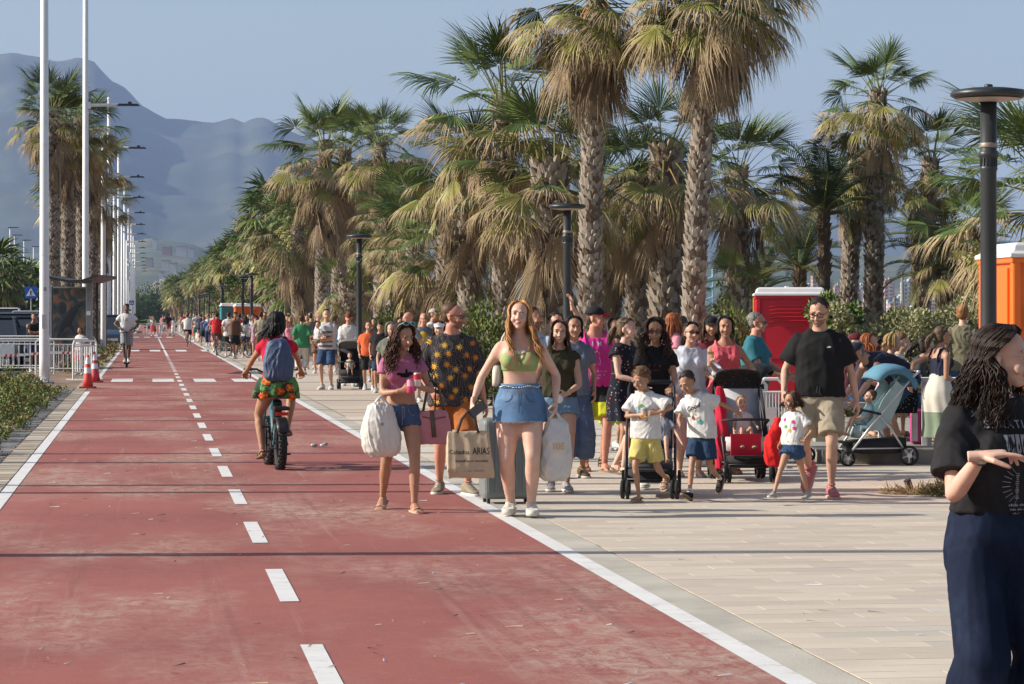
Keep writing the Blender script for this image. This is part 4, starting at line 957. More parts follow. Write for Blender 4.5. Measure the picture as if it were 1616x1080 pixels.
# fairground colour behind the palms
e=empty('fair_ride',DP(1112,300),0,'pale blue fairground frame far behind the leaning palm','fair ride')
b=MB()
for k in range(5): b.tube([(-.9+.0*k,0,1+k*1.1),(.9,0,1.6+k*1.1)],.10,n=4); b.tube([(.9,0,1+k*1.1),(-.9,0,1.6+k*1.1)],.08,n=4)
b.tube([(-.9,0,0),(-.9,0,7)],.12,n=5); b.tube([(.9,0,0),(.9,0,7)],.12,n=5); b.build('lattice',mat('ride_blue',(.25,.50,.70),.5),e)
e=empty('kite_figure',DP(1243,190),0,'small red and green inflatable figure behind the red toilet','inflatable')
b=MB(); b.tube([(-.6,0,2.3),(-.1,0,2.8),(.5,0,3.4),(.7,0,4.0)],[.1,.35,.25,.08],n=8); b.build('body',mat('inflatable_red',(.5,.05,.09),.5),e,True)
b=MB(); b.tube([(-.5,0,2.1),(.3,0,2.3),(1.0,0,2.9)],[.1,.3,.12],n=8); b.build('arm',mat('inflatable_green',(.05,.25,.10),.5),e,True)

# ================= AIR =================
hz=MB(); hz.box((0,6600,400),(29000,14400,802.2)); ho=hz.build('haze',[]); tag(ho,kind='stuff')
hm=bpy.data.materials.new('haze_air'); hm.use_nodes=True; t=hm.node_tree; t.nodes.clear(); o_=t.nodes.new('ShaderNodeOutputMaterial'); v_=t.nodes.new('ShaderNodeVolumePrincipled')
v_.inputs['Color'].default_value=(.40,.55,.90,1); v_.inputs['Density'].default_value=.80e-4; v_.inputs['Anisotropy'].default_value=0.0
t.links.new(v_.outputs[0],o_.inputs['Volume']); ho.data.materials.clear(); ho.data.materials.append(hm)
ground.scale=(.99,.86,1)
# ================= PEOPLE =================
from mathutils.bvhtree import BVHTree
TS=bpy.data.scenes.new('scratch')
def remesh(mb,voxel,smooth=2,fac=.5):
    me=bpy.data.meshes.new('t'); me.from_pydata(mb.v,[],mb.f); o=bpy.data.objects.new('t',me); TS.collection.objects.link(o)
    m=o.modifiers.new('r','REMESH'); m.mode='VOXEL'; m.voxel_size=voxel; m.adaptivity=0
    if smooth: s=o.modifiers.new('s','SMOOTH'); s.iterations=smooth; s.factor=fac
    vl=TS.view_layers[0]; vl.update(); dg=vl.depsgraph
    e=o.evaluated_get(dg); em=e.to_mesh()
    nv=len(em.vertices); v=np.empty(nv*3); em.vertices.foreach_get('co',v); nf=len(em.polygons)
    li=np.empty(len(em.loops),dtype=np.int64); em.loops.foreach_get('vertex_index',li); lt=np.empty(nf,dtype=np.int64); em.polygons.foreach_get('loop_total',lt)
    e.to_mesh_clear(); bpy.data.objects.remove(o); bpy.data.meshes.remove(me)
    return [v.reshape(-1,3),li,lt,None]
def vnormals(g):
    v,li,lt,_=g; q=li.reshape(-1,4) if (lt==4).all() else None
    n=np.zeros_like(v)
    if q is None: return n
    a,b,c,d=v[q[:,0]],v[q[:,1]],v[q[:,2]],v[q[:,3]]; fn=np.cross(c-a,d-b)
    for k in range(4): np.add.at(n,q[:,k],fn)
    return n/(np.linalg.norm(n,axis=1)[:,None]+1e-9)
def fcent(g):
    v,li,lt,_=g; return v[li.reshape(-1,4)].mean(1)
def wrinkle(g,amp,wl,seed,stretch=(1,1,.6),mask=None):
    v=g[0]; n=vnormals(g); rg=np.random.RandomState(seed); acc=np.zeros(len(v)); p=v*np.array(stretch)
    warp=np.zeros_like(v)
    for k in range(4):
        kk=rg.normal(size=3)*(2*math.pi/(wl*3)); warp+=np.sin(p@kk+rg.rand()*6)[:,None]*rg.normal(size=3)*wl*.16
    p=p+warp
    for k in range(5):
        kk=rg.normal(size=3); kk[2]*=.8; kk/=np.linalg.norm(kk); f=2*math.pi/(wl*rg.uniform(.6,1.8)); s=np.sin(p@(kk*f)+rg.rand()*6); acc+=(1-np.abs(s))**1.5-.30
    acc*=amp/2.2; acc=np.maximum(acc,-amp*.35)
    if mask is not None: acc*=mask(v)
    g[0]=v+n*acc[:,None]; return g
def np_mesh(name,gs,mats):
    vs_=[];li=[];lt=[];mi=[];o=0
    for g in gs:
        vs_.append(g[0]); li.append(g[1]+o); lt.append(g[2]); o+=len(g[0]); mi.append(g[3] if g[3] is not None else np.zeros(len(g[2]),dtype=np.int64))
    v=np.concatenate(vs_);li=np.concatenate(li);lt=np.concatenate(lt);mi=np.concatenate(mi)
    me=bpy.data.meshes.new(name); me.vertices.add(len(v)); me.vertices.foreach_set('co',v.ravel()); me.loops.add(len(li)); me.loops.foreach_set('vertex_index',li)
    me.polygons.add(len(lt)); ls=np.concatenate([[0],np.cumsum(lt)[:-1]]); me.polygons.foreach_set('loop_start',ls); me.polygons.foreach_set('loop_total',lt)
    for m in mats: me.materials.append(m)
    me.polygons.foreach_set('material_index',mi); me.polygons.foreach_set('use_smooth',np.ones(len(lt),dtype=bool)); me.update(); me.validate(); return me
def obj_of(name,me,parent):
    o=bpy.data.objects.new(name,me); COL.objects.link(o); o.parent=parent; return o
def ering(c,ax,by,n=20,p=2.0):
    r=[]
    for k in range(n):
        t=2*math.pi*k/n; a,b=math.cos(t),math.sin(t)
        r.append(c+ax*(math.copysign(abs(a)**(2/p),a))+by*(math.copysign(abs(b)**(2/p),b)))
    return r
def V(*a): return Vector(a)
def ik(A,T,l1,l2,hint):
    d=T-A; L_=d.length; mx=(l1+l2)*.999
    if L_>mx: T=A+d*(mx/L_); d=T-A; L_=mx
    if L_<abs(l1-l2)+.01: L_=abs(l1-l2)+.01
    a=(l1*l1-l2*l2+L_*L_)/(2*L_); h=math.sqrt(max(0,l1*l1-a*a)); dn=d.normalized(); hp=hint-dn*hint.dot(dn)
    if hp.length<1e-4: hp=V(0,-1,0)-dn*V(0,-1,0).dot(dn)
    return A+dn*a+hp.normalized()*h, T
FPROF=[(-.13,.05,.06,0),(-.09,.135,.095,.01),(-.04,.168,.118,.018),(.02,.168,.118,.014),(.08,.150,.104,.006),(.15,.128,.090,0),(.22,.123,.086,0),(.30,.135,.094,0),(.38,.150,.102,0),(.44,.152,.094,.004),(.49,.138,.073,.01),(.53,.098,.058,.014),(.56,.055,.052,.012)]
MPROF=[(-.13,.05,.06,0),(-.09,.130,.095,.005),(-.04,.160,.112,.010),(.02,.160,.114,.004),(.08,.155,.112,-.004),(.15,.150,.110,-.006),(.22,.152,.108,-.004),(.30,.166,.112,0),(.38,.180,.115,0),(.44,.178,.106,.004),(.49,.160,.080,.01),(.53,.112,.062,.014),(.56,.064,.058,.012)]
HEADR={}
class Body: pass
def skeleton(sp):
    b=Body(); male=sp.get('sex','f')=='m'; b.male=male; child=sp.get('child',False); b.g=sp.get('girth',1.0)
    b.prof=MPROF if male else FPROF
    if child: b.prof=[(z,w*.92,d*.98,y) for z,w,d,y in MPROF]
    b.hs=sp.get('headscale',1.27 if child else 1.05)
    hz_=sp.get('hipz',.885); b.P=V(*sp.get('hip',(0,0,hz_)))
    lean=R(sp.get('lean',3)); side=R(sp.get('side',0)); tw=R(sp.get('twist',0)); pt=R(sp.get('ptilt',0)); pr=R(sp.get('proll',0)); ptw=R(sp.get('ptwist',0))
    b.Rp=Matrix.Rotation(ptw,3,'Z')@Matrix.Rotation(pr,3,'Y')@Matrix.Rotation(pt,3,'X'); b.Rc=Matrix.Rotation(tw,3,'Z')@Matrix.Rotation(side,3,'Y')@Matrix.Rotation(lean,3,'X')
    qp,qc=b.Rp.to_quaternion(),b.Rc.to_quaternion(); zs=np.linspace(-.2,.7,91); pos=[]; rot=[]
    def rq(z): t=min(1,max(0,(z-.0)/.28)); t=t*t*(3-2*t); return qp.slerp(qc,t)
    p=b.P.copy(); tab={}
    i0=20; tab[i0]=p.copy(); 
    for i in range(i0+1,91): p=p+rq(zs[i-1]+.005)@V(0,0,.01); tab[i]=p.copy()
    p=b.P.copy()
    for i in range(i0-1,-1,-1): p=p-rq(zs[i])@V(0,0,.01); tab[i]=p.copy()
    def spine(z):
        k=(z+.2)/.01; i=max(0,min(89,int(k))); f=k-i; return tab[i].lerp(tab[i+1],f), rq(z).to_matrix()
    b.spine=spine
    sw=sp.get('shoulder',.178 if male else .158)
    if child: sw=sp.get('shoulder',.150)
    b.sw=sw
    b.sh={}; b.el={}; b.wr={}; b.hipj={}; b.kn={}; b.an={}
    c,rc=spine(.485)
    ua,fa=.285,.25
    if child: ua,fa=.265,.225
    for sd,sx in (('L',-1),('R',1)):
        s_=c+rc@V(sx*(sw-.008),.012,-.030); b.sh[sd]=s_
        a=sp.get('arm'+sd,{}); T=V(*a.get('to',(sx*(sw+.06),-.03,.90 if not child else .84))); hint=V(*a.get('hint',(sx*.35,.8,-.3)))
        e,t=ik(s_,T,ua,fa,hint); b.el[sd]=e; b.wr[sd]=t
        h=b.P+b.Rp@V(sx*(.088 if not child else .075),0,-.02); b.hipj[sd]=h
        l=sp.get('leg'+sd,{}); T=V(*l.get('to',(sx*.095,.02*sx,.085))); hint=V(*l.get('hint',(sx*.12,-1,0))); kn,t=ik(h,T,.42,.405,hint); b.kn[sd]=kn; b.an[sd]=t
    nb,_=spine(.56); hy,hp,hr=sp.get('head',(0,0,0))
    base=b.Rc.to_quaternion().slerp(Matrix.Identity(3).to_quaternion(),.75).to_matrix()
    b.Rh=base@Matrix.Rotation(R(hy),3,'Z')@Matrix.Rotation(R(hp),3,'X')@Matrix.Rotation(R(hr),3,'Y')
    nr=b.Rc.to_quaternion().slerp(b.Rh.to_quaternion(),.4).to_matrix()
    b.neck0=nb; b.hc=nb+nr@V(0,-.022,.062)+b.Rh@V(0,-.0,.075*b.hs)
    b.MH=Matrix.Translation(b.hc)@b.Rh.to_4x4()@Matrix.Scale(b.hs,4)
    return b
def trings(b,z0,z1,n=14,infl=0.0,loose=0.0,flare=0.0,p=2.4,ymax=None,top=1.0):
    pr=b.prof; zs_=[q[0] for q in pr]; out=[]
    wm=max(q[1] for q in pr if q[0]>.3)*b.g; dm=max(q[2] for q in pr if q[0]>.3)*b.g
    for k in range(n):
        z=z0+(z1-z0)*k/(n-1)
        w=float(np.interp(z,zs_,[q[1] for q in pr]))*(b.g if z<.42 else 1+(b.g-1)*.4)*(b.sw/(.178 if b.male else .158) if z>.3 else 1); d=float(np.interp(z,zs_,[q[2] for q in pr]))*(1+(b.g-1)*1.5 if z<.42 else 1); y=float(np.interp(z,zs_,[q[3] for q in pr]))
        if loose and z<.40: w=w+(max(w,wm)-w)*loose; d=d+(max(d,dm)-d)*loose
        t=max(0,(.30-z)/.35); w+=infl+flare*t; d+=infl+flare*t*.8
        if z>.5: w=w*top
        c,r=b.spine(z); out.append(ering(c+r@V(0,y,0),r@V(w,0,0),r@V(0,d,0),22,p))
    return out
def bust(mb,b,sz,infl=0):
    for sx in (-1,1):
        c,r=b.spine(.36); mb.ball(c+r@V(sx*.072,-.075-.01*sz,0),(.060*(.8+.25*sz)+infl,.052*sz+infl,.058*(.8+.25*sz)+infl),M=r,n=14)
def limb_pts(A,B,C,n1=5,n2=5): 
    return [A.lerp(B,k/n1) for k in range(n1)]+[B.lerp(C,k/n2) for k in range(n2+1)]
LEGR=[(0,.090),(.5,.076),(.9,.056),(1,.053),(1.12,.050),(1.32,.054),(1.55,.046),(1.85,.034),(2,.034)]
ARMR=[(0,.050),(.35,.043),(.7,.037),(1,.033),(1.2,.037),(1.5,.032),(1.9,.024),(2,.024)]
def chain(A,B,C,tab,t0,t1,n,g=1.0,infl=0,flare=0,t2=None):
    pts=[];rad=[]
    for k in range(n+1):
        t=t0+(t1-t0)*k/n; p=A.lerp(B,t) if t<=1 else B.lerp(C,t-1)
        # round the joint a little
        pts.append(p); rad.append(float(np.interp(t,[q[0] for q in tab],[q[1] for q in tab]))*g+infl+flare*(t-t0)/max(t1-t0,.01))
    return pts,rad
def hand(mb,W,fwd,pn,thumb,s=1.0,curl=.35,spread=0.0,stub=True,point=False,curls=None):
    fwd=fwd.normalized(); pn=(pn-fwd*pn.dot(fwd)).normalized(); sd=fwd.cross(pn).normalized()
    if sd.dot(thumb)<0: sd=-sd
    def P(a,b_,c): return W+(fwd*a+sd*b_+pn*c)*s
    if stub: mb.loft([ering(P(-.05,0,0),sd*.027*s,pn*.022*s,12),ering(P(0,0,0),sd*.027*s,pn*.020*s,12)])
    mb.loft([ering(P(a,o,0),sd*w*s,pn*h*s,12,2.6) for a,w,h,o in ((-.01,.025,.019,0),(.02,.033,.019,.002),(.05,.040,.017,.002),(.08,.041,.015,0),(.094,.036,.011,-.002))])
    mb.ball(P(.030,.026,.010),(.020*s,.020*s,.017*s),n=8)
    for i,(o,l) in enumerate(((.031,.070),(.0105,.078),(-.0105,.072),(-.030,.056))):
        cu=curls[i] if curls else curl*(1+.12*i); a=0.0; q=P(.083,o,0); pts=[q]; d0=(fwd+sd*(spread*(1.2-i)*.12)).normalized()
        for j,(fr,be) in enumerate(((.45,.9),(.30,1.15),(.25,.8))):
            a+=cu*be; dr=d0*math.cos(a)+pn*math.sin(a); q=q+dr*l*fr*s; pts.append(q)
        mb.tube(pts,[.0098*s,.0090*s,.0082*s,.0068*s],n=8,round_caps=True)
    q=P(.018,.024,.006); d1=(fwd*.62+sd*(.75)+pn*.25).normalized(); q1=q+d1*.045*s; d2=(fwd*.85+sd*.25*(1-curl)+pn*(.25+.5*curl)).normalized(); q2=q1+d2*.032*s; q3=q2+d2*.024*s
    mb.tube([q,q1,q2,q3],[.0135*s,.0115*s,.0102*s,.008*s],n=8,round_caps=True)
def foot(mb,A,fy,pitch,sc_=1.0,toes=True):
    Rm=Matrix.Rotation(R(fy),3,'Z')@Matrix.Rotation(R(pitch),3,'X')
    def Q(y,z,x=0): return A+Rm@V(x*sc_,-y*sc_,z*sc_)
    X=Rm@V(1,0,0)*sc_; Z=Rm@V(0,0,1)*sc_
    mb.loft([ering(Q(y,z),X*w,Z*h,12,2.3) for y,w,h,z in ((-.058,.016,.016,-.050),(-.045,.028,.032,-.045),(-.01,.032,.045,-.035),(.04,.034,.042,-.040),(.09,.040,.028,-.052),(.13,.044,.018,-.062),(.155,.040,.013,-.066))])
    for k,(x,l) in enumerate(((-.026,.186),(-.008,.182),(.008,.176),(.021,.170),(.033,.160))):
        mb.tube([Q(.14,-.066,x),Q(l,-.068,x)],[.011,.010 if k else .012],n=7,round_caps=True)
def shoe_mesh(kind,A,fy,pitch,sc_,mats,sole_h=.025,wd=1.0):
    Rm=Matrix.Rotation(R(fy),3,'Z')@Matrix.Rotation(R(pitch),3,'X')
    def Q(y,z,x=0): return A+Rm@V(x*sc_,-y*sc_,z*sc_)
    X=Rm@V(1,0,0)*sc_; Z=Rm@V(0,0,1)*sc_; b=MB(); g=-.082
    if kind=='sneaker':
        b.loft([ering(Q(y,(zt+g+sole_h)/2),X*w*wd,Z*((zt-g-sole_h)/2),16,2.6) for y,w,zt in ((-.068,.022,.005),(-.060,.034,.022),(-.02,.038,.030),(.015,.037,.022),(.05,.038,.002),(.09,.043,-.018),(.13,.045,-.030),(.165,.038,-.038),(.190,.020,-.046))],mi=0)
        for k in range(5):
            y=.03+k*.02; z=float(np.interp(y,[.015,.05,.09,.13],[.022,.002,-.018,-.030]))+.003; b.tube([Q(y,z-.004,-.020),Q(y,z+.002,0),Q(y,z-.004,.020)],.0035*sc_,n=5,mi=2)
        b.loft([ering(Q(.012+0*0,0.028,0),X*.034*wd,Rm@V(0,.045,0)*sc_,14),ering(Q(.006,.036,0),X*.031*wd,Rm@V(0,.040,0)*sc_,14)],mi=0)
    sw=[(-.074,.020),(-.062,.036),(0,.040),(.06,.041),(.12,.049),(.165,.044),(.198,.020)]
    if kind=='sneaker':
        b.loft([[Q(y,g,-w*wd),Q(y,g,w*wd),Q(y,g+sole_h,w*wd*1.02),Q(y,g+sole_h,-w*wd*1.02)] for y,w in sw],mi=1)
    else:
        h=.018
        b.loft([[Q(y,g,-w),Q(y,g,w),Q(y,g+h,w),Q(y,g+h,-w)] for y,w in sw],mi=1)
        if kind=='slide': 
            for dx in (-1,1): pass
            b.loft([[Q(y,-.064,-.046),Q(y,-.048,-.036),Q(y,-.036,0),Q(y,-.048,.036),Q(y,-.064,.046),Q(y,-.060,.049),Q(y,-.044,.039),Q(y,-.030,0),Q(y,-.044,-.039),Q(y,-.060,-.049)] for y in (.075,.13)],mi=0)
        elif kind=='flipflop':
            for sx in (-1,1): b.tube([Q(.15,-.055,-.012),Q(.11,-.032,sx*.018),Q(.05,-.058,sx*.043)],.006*sc_,n=6,mi=0)
        else:
            for y,zz in ((.12,-.036),(.07,-.012)): b.loft([[Q(yy,-.064,-.046),Q(yy,zz-.01,-.034),Q(yy,zz,0),Q(yy,zz-.01,.034),Q(yy,-.064,.046),Q(yy,-.060,.049),Q(yy,zz-.005,.037),Q(yy,zz+.006,0),Q(yy,zz-.005,-.037),Q(yy,-.060,-.049)] for yy in (y-.012,y+.012)],mi=0)
            b.tube([Q(.0,-.05,-.04),Q(-.05,-.025,-.03),Q(-.066,-.02,0),Q(-.05,-.025,.03),Q(.0,-.05,.04)],.008*sc_,n=6,mi=0)
    return b.mesh('shoe',mats,kind=='sneaker')
# head geometry in its own units, face towards -Y
def head_mb(b,lod,male,child,face):
    h=MB(); M=b.MH
    def ball(c,r,rot=None,n=16):
        t=MB(); t.ball(c,r,M=rot,n=n); h.merge(t,M)
    jw=.056 if male else .050
    if child: jw=.052
    ball((0,.014,.030),(.071,.090,.080),n=20); ball((0,-.018,-.012),(.062,.068,.072),n=18)
    ball((0,-.030,-.055),(jw,.050,.042),n=16); ball((0,-.056,-.088),(.024,.022,.017)); ball((0,.0,-.07),(.045,.05,.035))
    for sx in (-1,1):
        ball((sx*.036,-.058,-.030),(.024,.024,.026)); ball((sx*.071,.012,-.008),(.008,.018,.028),Matrix.Rotation(R(sx*20),3,'Z'),n=10); ball((sx*.069,.006,-.030),(.006,.010,.012),n=8)
        ball((sx*.028,-.079,.028),(.024,.010,.008 if not male else .010),n=10)
        if lod==0: ball((sx*.030,-.073,.010),(.017,.014,.013),n=10)
    t=MB(); k=.75 if child else 1.0; t.tube([(0,-.080,.018),(0,-.092,-.002),(0,-.084-.022*k,-.026)],[.007,.008,.0115*(.9+.1*k)],n=10,round_caps=True)
    for sx in (-1,1): t.ball((sx*.012,-.089,-.030),(.008,.010,.007),n=8)
    h.merge(t,M)
    ball((0,-.0795,-.0540),(.020,.0085,.0042),n=12); ball((0,-.0785,-.0620),(.017,.0085,.0048),n=12)
    if face.get('smile'): 
        for sx in (-1,1): ball((sx*.040,-.062,-.042),(.018,.016,.015),n=10)
    return h
def face_extras(b,par,lod,hairmat,face,skin):
    M=b.MH; e=MB()
    open_=face.get('eyes',1.0)
    for sx in (-1,1):
        c=V(sx*.031,-.0785 if lod else -.0815,.008); t=MB()
        t.ball(c,(.0125,.006,.0058*open_),n=14,mi=0); t.ball(c+V(0,-.0048,0),(.0056,.0022,.0054*min(1,open_)),n=12,mi=1); t.ball(c+V(0,-.0064,0),(.0026,.0012,.0026*min(1,open_)),n=8,mi=2)
        t.tube([c+V(-.014,.001,.001),c+V(-.007,-.005,.0068*open_),c+V(.007,-.005,.0068*open_),c+V(.014,.001,.001)],[.0012,.0020,.0020,.0012],n=5,mi=2)
        m_=MB().merge(t,M); m_.build('eye',[mat('eye_white',(.62,.58,.55),.3,var=0),mat('iris_'+face.get('iris','brown'),{'brown':(.05,.025,.012),'blue':(.10,.18,.25)}[face.get('iris','brown')],.2,var=0),mat('eye_dark',(.012,.008,.006),.4,var=0)],par,True)
        bw=MB(); th=face.get('brow',.0030); bw.tube([V(sx*.012,-.0885,.0305),V(sx*.030,-.0855,.0345),V(sx*.050,-.0690,.0275)],[th*.9,th,th*.4],n=6,flat=.7); MB().merge(bw,M).build('eyebrow',hairmat,par,True)
def sunglasses(b,par,col=(.01,.01,.012),frame=(.02,.015,.012),top=False,clear=False,thin=False):
    M=b.MH@(Matrix.Translation((0,.012,.078))@Matrix.Rotation(R(-38),4,'X') if top else Matrix.Identity(4)); g=MB()
    fr=mat('glasses_frame_%.2f%.2f'%(frame[0],frame[1]),frame,.3,var=0); ln=mat('lens_%.2f%.2f'%(col[0],col[2]),col,.08,var=0,spec=.8)
    y0=-.096 if not top else -.100; r=.0016 if thin else .0032
    for sx in (-1,1):
        pts=[V(sx*.034+.025*math.cos(t),y0+abs(math.cos(t)*.0+ (sx*.034+.025*math.cos(t)))*.18,.006+.018*math.sin(t)*(1 if math.sin(t)<0 or thin else .8)) for t in [2*math.pi*k/16 for k in range(17)]]
        g.tube(pts,r,n=5,cap=False)
        g.tube([V(sx*.058,y0+.011,.012),V(sx*.074,-.05,.012),V(sx*.078,.02,.004)],r,n=5)
        if not clear: g.add([p for p in pts[:-1]],[tuple(range(16))],1)
    g.tube([V(-.010,y0+.001,.010),V(.010,y0+.001,.010)],r,n=5)
    MB().merge(g,M).build('glasses' if clear else 'sunglasses',[fr,ln],par,False)
def hair_mat(name,c,c2=None):
    return mat('hair_'+name,c,.55,spec=.3,var=.35,vscale=60,stretch=(1,1,.12),col2=c2 or tuple(x*.5 for x in c),m2scale=30,mix_lo=.4,mix_hi=.62)
def strands(b,n,length,seed,wave=.01,curl=0.0,r=.010,a_max=118,front=.4,spread=.04,pull=None,vol=1.0,sides=None,tail=None,seg=11,tab=None,asym=0,sweep=0):
    """long hair: tubes from the parting over the scalp and down"""
    rg=random.Random(seed); mb=MB(); M=b.MH; g=Vector((0,0,-1)); hs=b.hs
    fwd=(b.Rh@V(0,-1,0)); fwd.z=0; fwd.normalize(); rt_v=b.Rh@V(1,0,0); rt_v.z=0; rt_v.normalize()
    for i in range(n):
        a=R(rg.uniform(-a_max,a_max)); sa,ca=math.sin(a),math.cos(a); lay=rg.uniform(.93,1.08)*vol
        if sides is not None and rg.random()<sides: a=R(rg.choice((-1,1))*rg.uniform(60,a_max)); sa,ca=math.sin(a),math.cos(a)
        px=rg.uniform(-.012,.012)+.012*asym; py=rg.uniform(-.06,.06)*(1 if ca>0 else 1)
        P=[]; px=rg.uniform(-.010,.010)+.012*asym; shf=-.034*(1-max(0,ca))
        a0_=a
        for th_ in (14,38,62,86,112):
            a=a0_*(1-sweep*max(0,th_-38)/74); sa,ca=math.sin(a),math.cos(a); th=R(th_); k_=math.sin(th); wg=(curl*.9*math.sin(i*1.7+th_*.12) if th_>50 else 0); P.append(M@V(px*(1-k_)+sa*k_*.0835*lay,.018+shf*(1-k_)+ca*k_*.099*lay,.036+.0805*lay*math.cos(th)+wg*.3)+rt_v*wg)
        if tail is not None:
            T0=M@V(*tail[0]); P=P[:3]+[T0+Vector((rg.uniform(-1,1),rg.uniform(-1,1),rg.uniform(-1,1)))*.012]; cur=T0.copy(); dr=(b.Rh@V(*tail[1])).normalized()
            L_=length*rg.uniform(.75,1.05)
            for k in range(seg):
                dr=(dr+g*.42).normalized(); cur=cur+dr*L_/seg; w_=wave*math.sin(k*1.1+i)+0; tt=math.sin(math.pi*(k+1)/(seg+1))*spread
                rnd=Vector((math.cos(i*2.4),math.sin(i*2.4),0))*tt; P.append(cur+rnd+rt_v*w_)
        else:
            cur=P[-1].copy(); L_=length*rg.uniform(.72,1.06); base=(rt_v*sa*.9+(-fwd)*ca*.7)
            isf=ca<front*0+.0 
            outv=base*spread*rg.uniform(.3,1.3)
            if abs(sa)>.55 and ca<.45: outv+=fwd*rg.uniform(.01,.09)*(1 if front else 0)
            else: outv+=-fwd*.035*rg.random()
            ph=rg.uniform(0,6); 
            cl_=rg.uniform(60,105); cv_=curl*rg.uniform(.5,1.4)
            for k in range(seg):
                t=(k+1)/seg; cw=wave*math.sin(t*L_*34+ph)*(.4+t)
                q=cur+g*(L_*t)+outv*(math.sin(min(1,t*1.6)*math.pi/2))+rt_v*cw+fwd*wave*math.cos(t*L_*30+ph)*(.4+t)
                if curl: q+=rt_v*cv_*math.cos(t*L_*cl_+ph)+fwd*cv_*math.sin(t*L_*cl_+ph)
                if pull is not None: q+=pull*(t*t)
                P.append(q)
        m_=len(P); rr_=r*rg.uniform(.7,1.25)*hs
        mb.tube(P,[rr_*(.5 if k==0 else 1.0-.75*max(0,(k-5)/(m_-5))**1.5) for k in range(m_)],n=4 if n<800 else 5,flat=.55)
    return mb
def hair_cap(b,thick=.008,back=0,seed=1,front=.0,rough=.004,vox=.008,high=0.0,man=False):
    c=MB(); M=b.MH
    def ball(cc,r,n=18): t=MB(); t.ball(cc,r,n=n); c.merge(t,M)
    ball((0,.030-front,.046+high),(.0700+thick,.0860+thick,.0700+thick)); ball((0,.050,.004) if man else (0,.046,.000),(.064+thick,.052+thick,.058+thick) if man else (.068+thick,.055+thick,.062+thick))
    if not man: ball((0,.034,.025),(.0725+thick,.056+thick,.055+thick))
    else: ball((0,.022,.030),(.0715+thick*.6,.040,.040)) 
    if back: ball((0,.045,-.035),(.064+thick,.048+thick,.045+thick))
    g=remesh(c,vox,2); return wrinkle(g,rough,.02,seed,(1,1,.5))
SKIN={}
def skin(n):
    cs={'pale':(.62,.40,.31),'fair':(.54,.33,.235),'tan':(.42,.235,.15),'dark_tan':(.30,.16,.10),'ruddy':(.55,.27,.19),'olive':(.46,.28,.18),'brown':(.15,.075,.045)}
    c=cs[n]
    if n not in SKIN:
        m=mat('skin_'+n,c,.5,var=.07,vscale=7,col2=(c[0]*.98,c[1]*.80,c[2]*.74),mix_lo=.46,mix_hi=.72,m2scale=11,bump=.08,bscale=300,spec=.35)
        m.node_tree.nodes['Principled BSDF'].inputs['Subsurface Weight'].default_value=0.0
        SKIN[n]=m
    return SKIN[n]
def lips(n): 
    c={'pale':(.50,.17,.15),'fair':(.42,.15,.12),'tan':(.33,.12,.09)}.get(n,(.28,.12,.09)); return mat('lips_'+n,c,.4,var=.05)
VOX={0:(.012,.009,.0040,.0038,.007),1:(.020,.0130,.0072,.0068,.015),2:(.030,.024,.015,.014,.026),3:(.034,.028,.018,.015,.028)}
def cloth(n,c,**k):
    d=dict(var=.10,vscale=9,bump=.12,bscale=500,rough=.85,spec=.2); d.update(k); r=d.pop('rough'); return mat('cloth_'+n,c,r,**d)
def denim(n,c,c2=None): return mat('denim_'+n,c,.85,var=.16,vscale=14,col2=c2 or tuple(min(1,x*1.6) for x in c),mix_lo=.52,mix_hi=.75,m2scale=5,bump=.25,bscale=260,spec=.15)
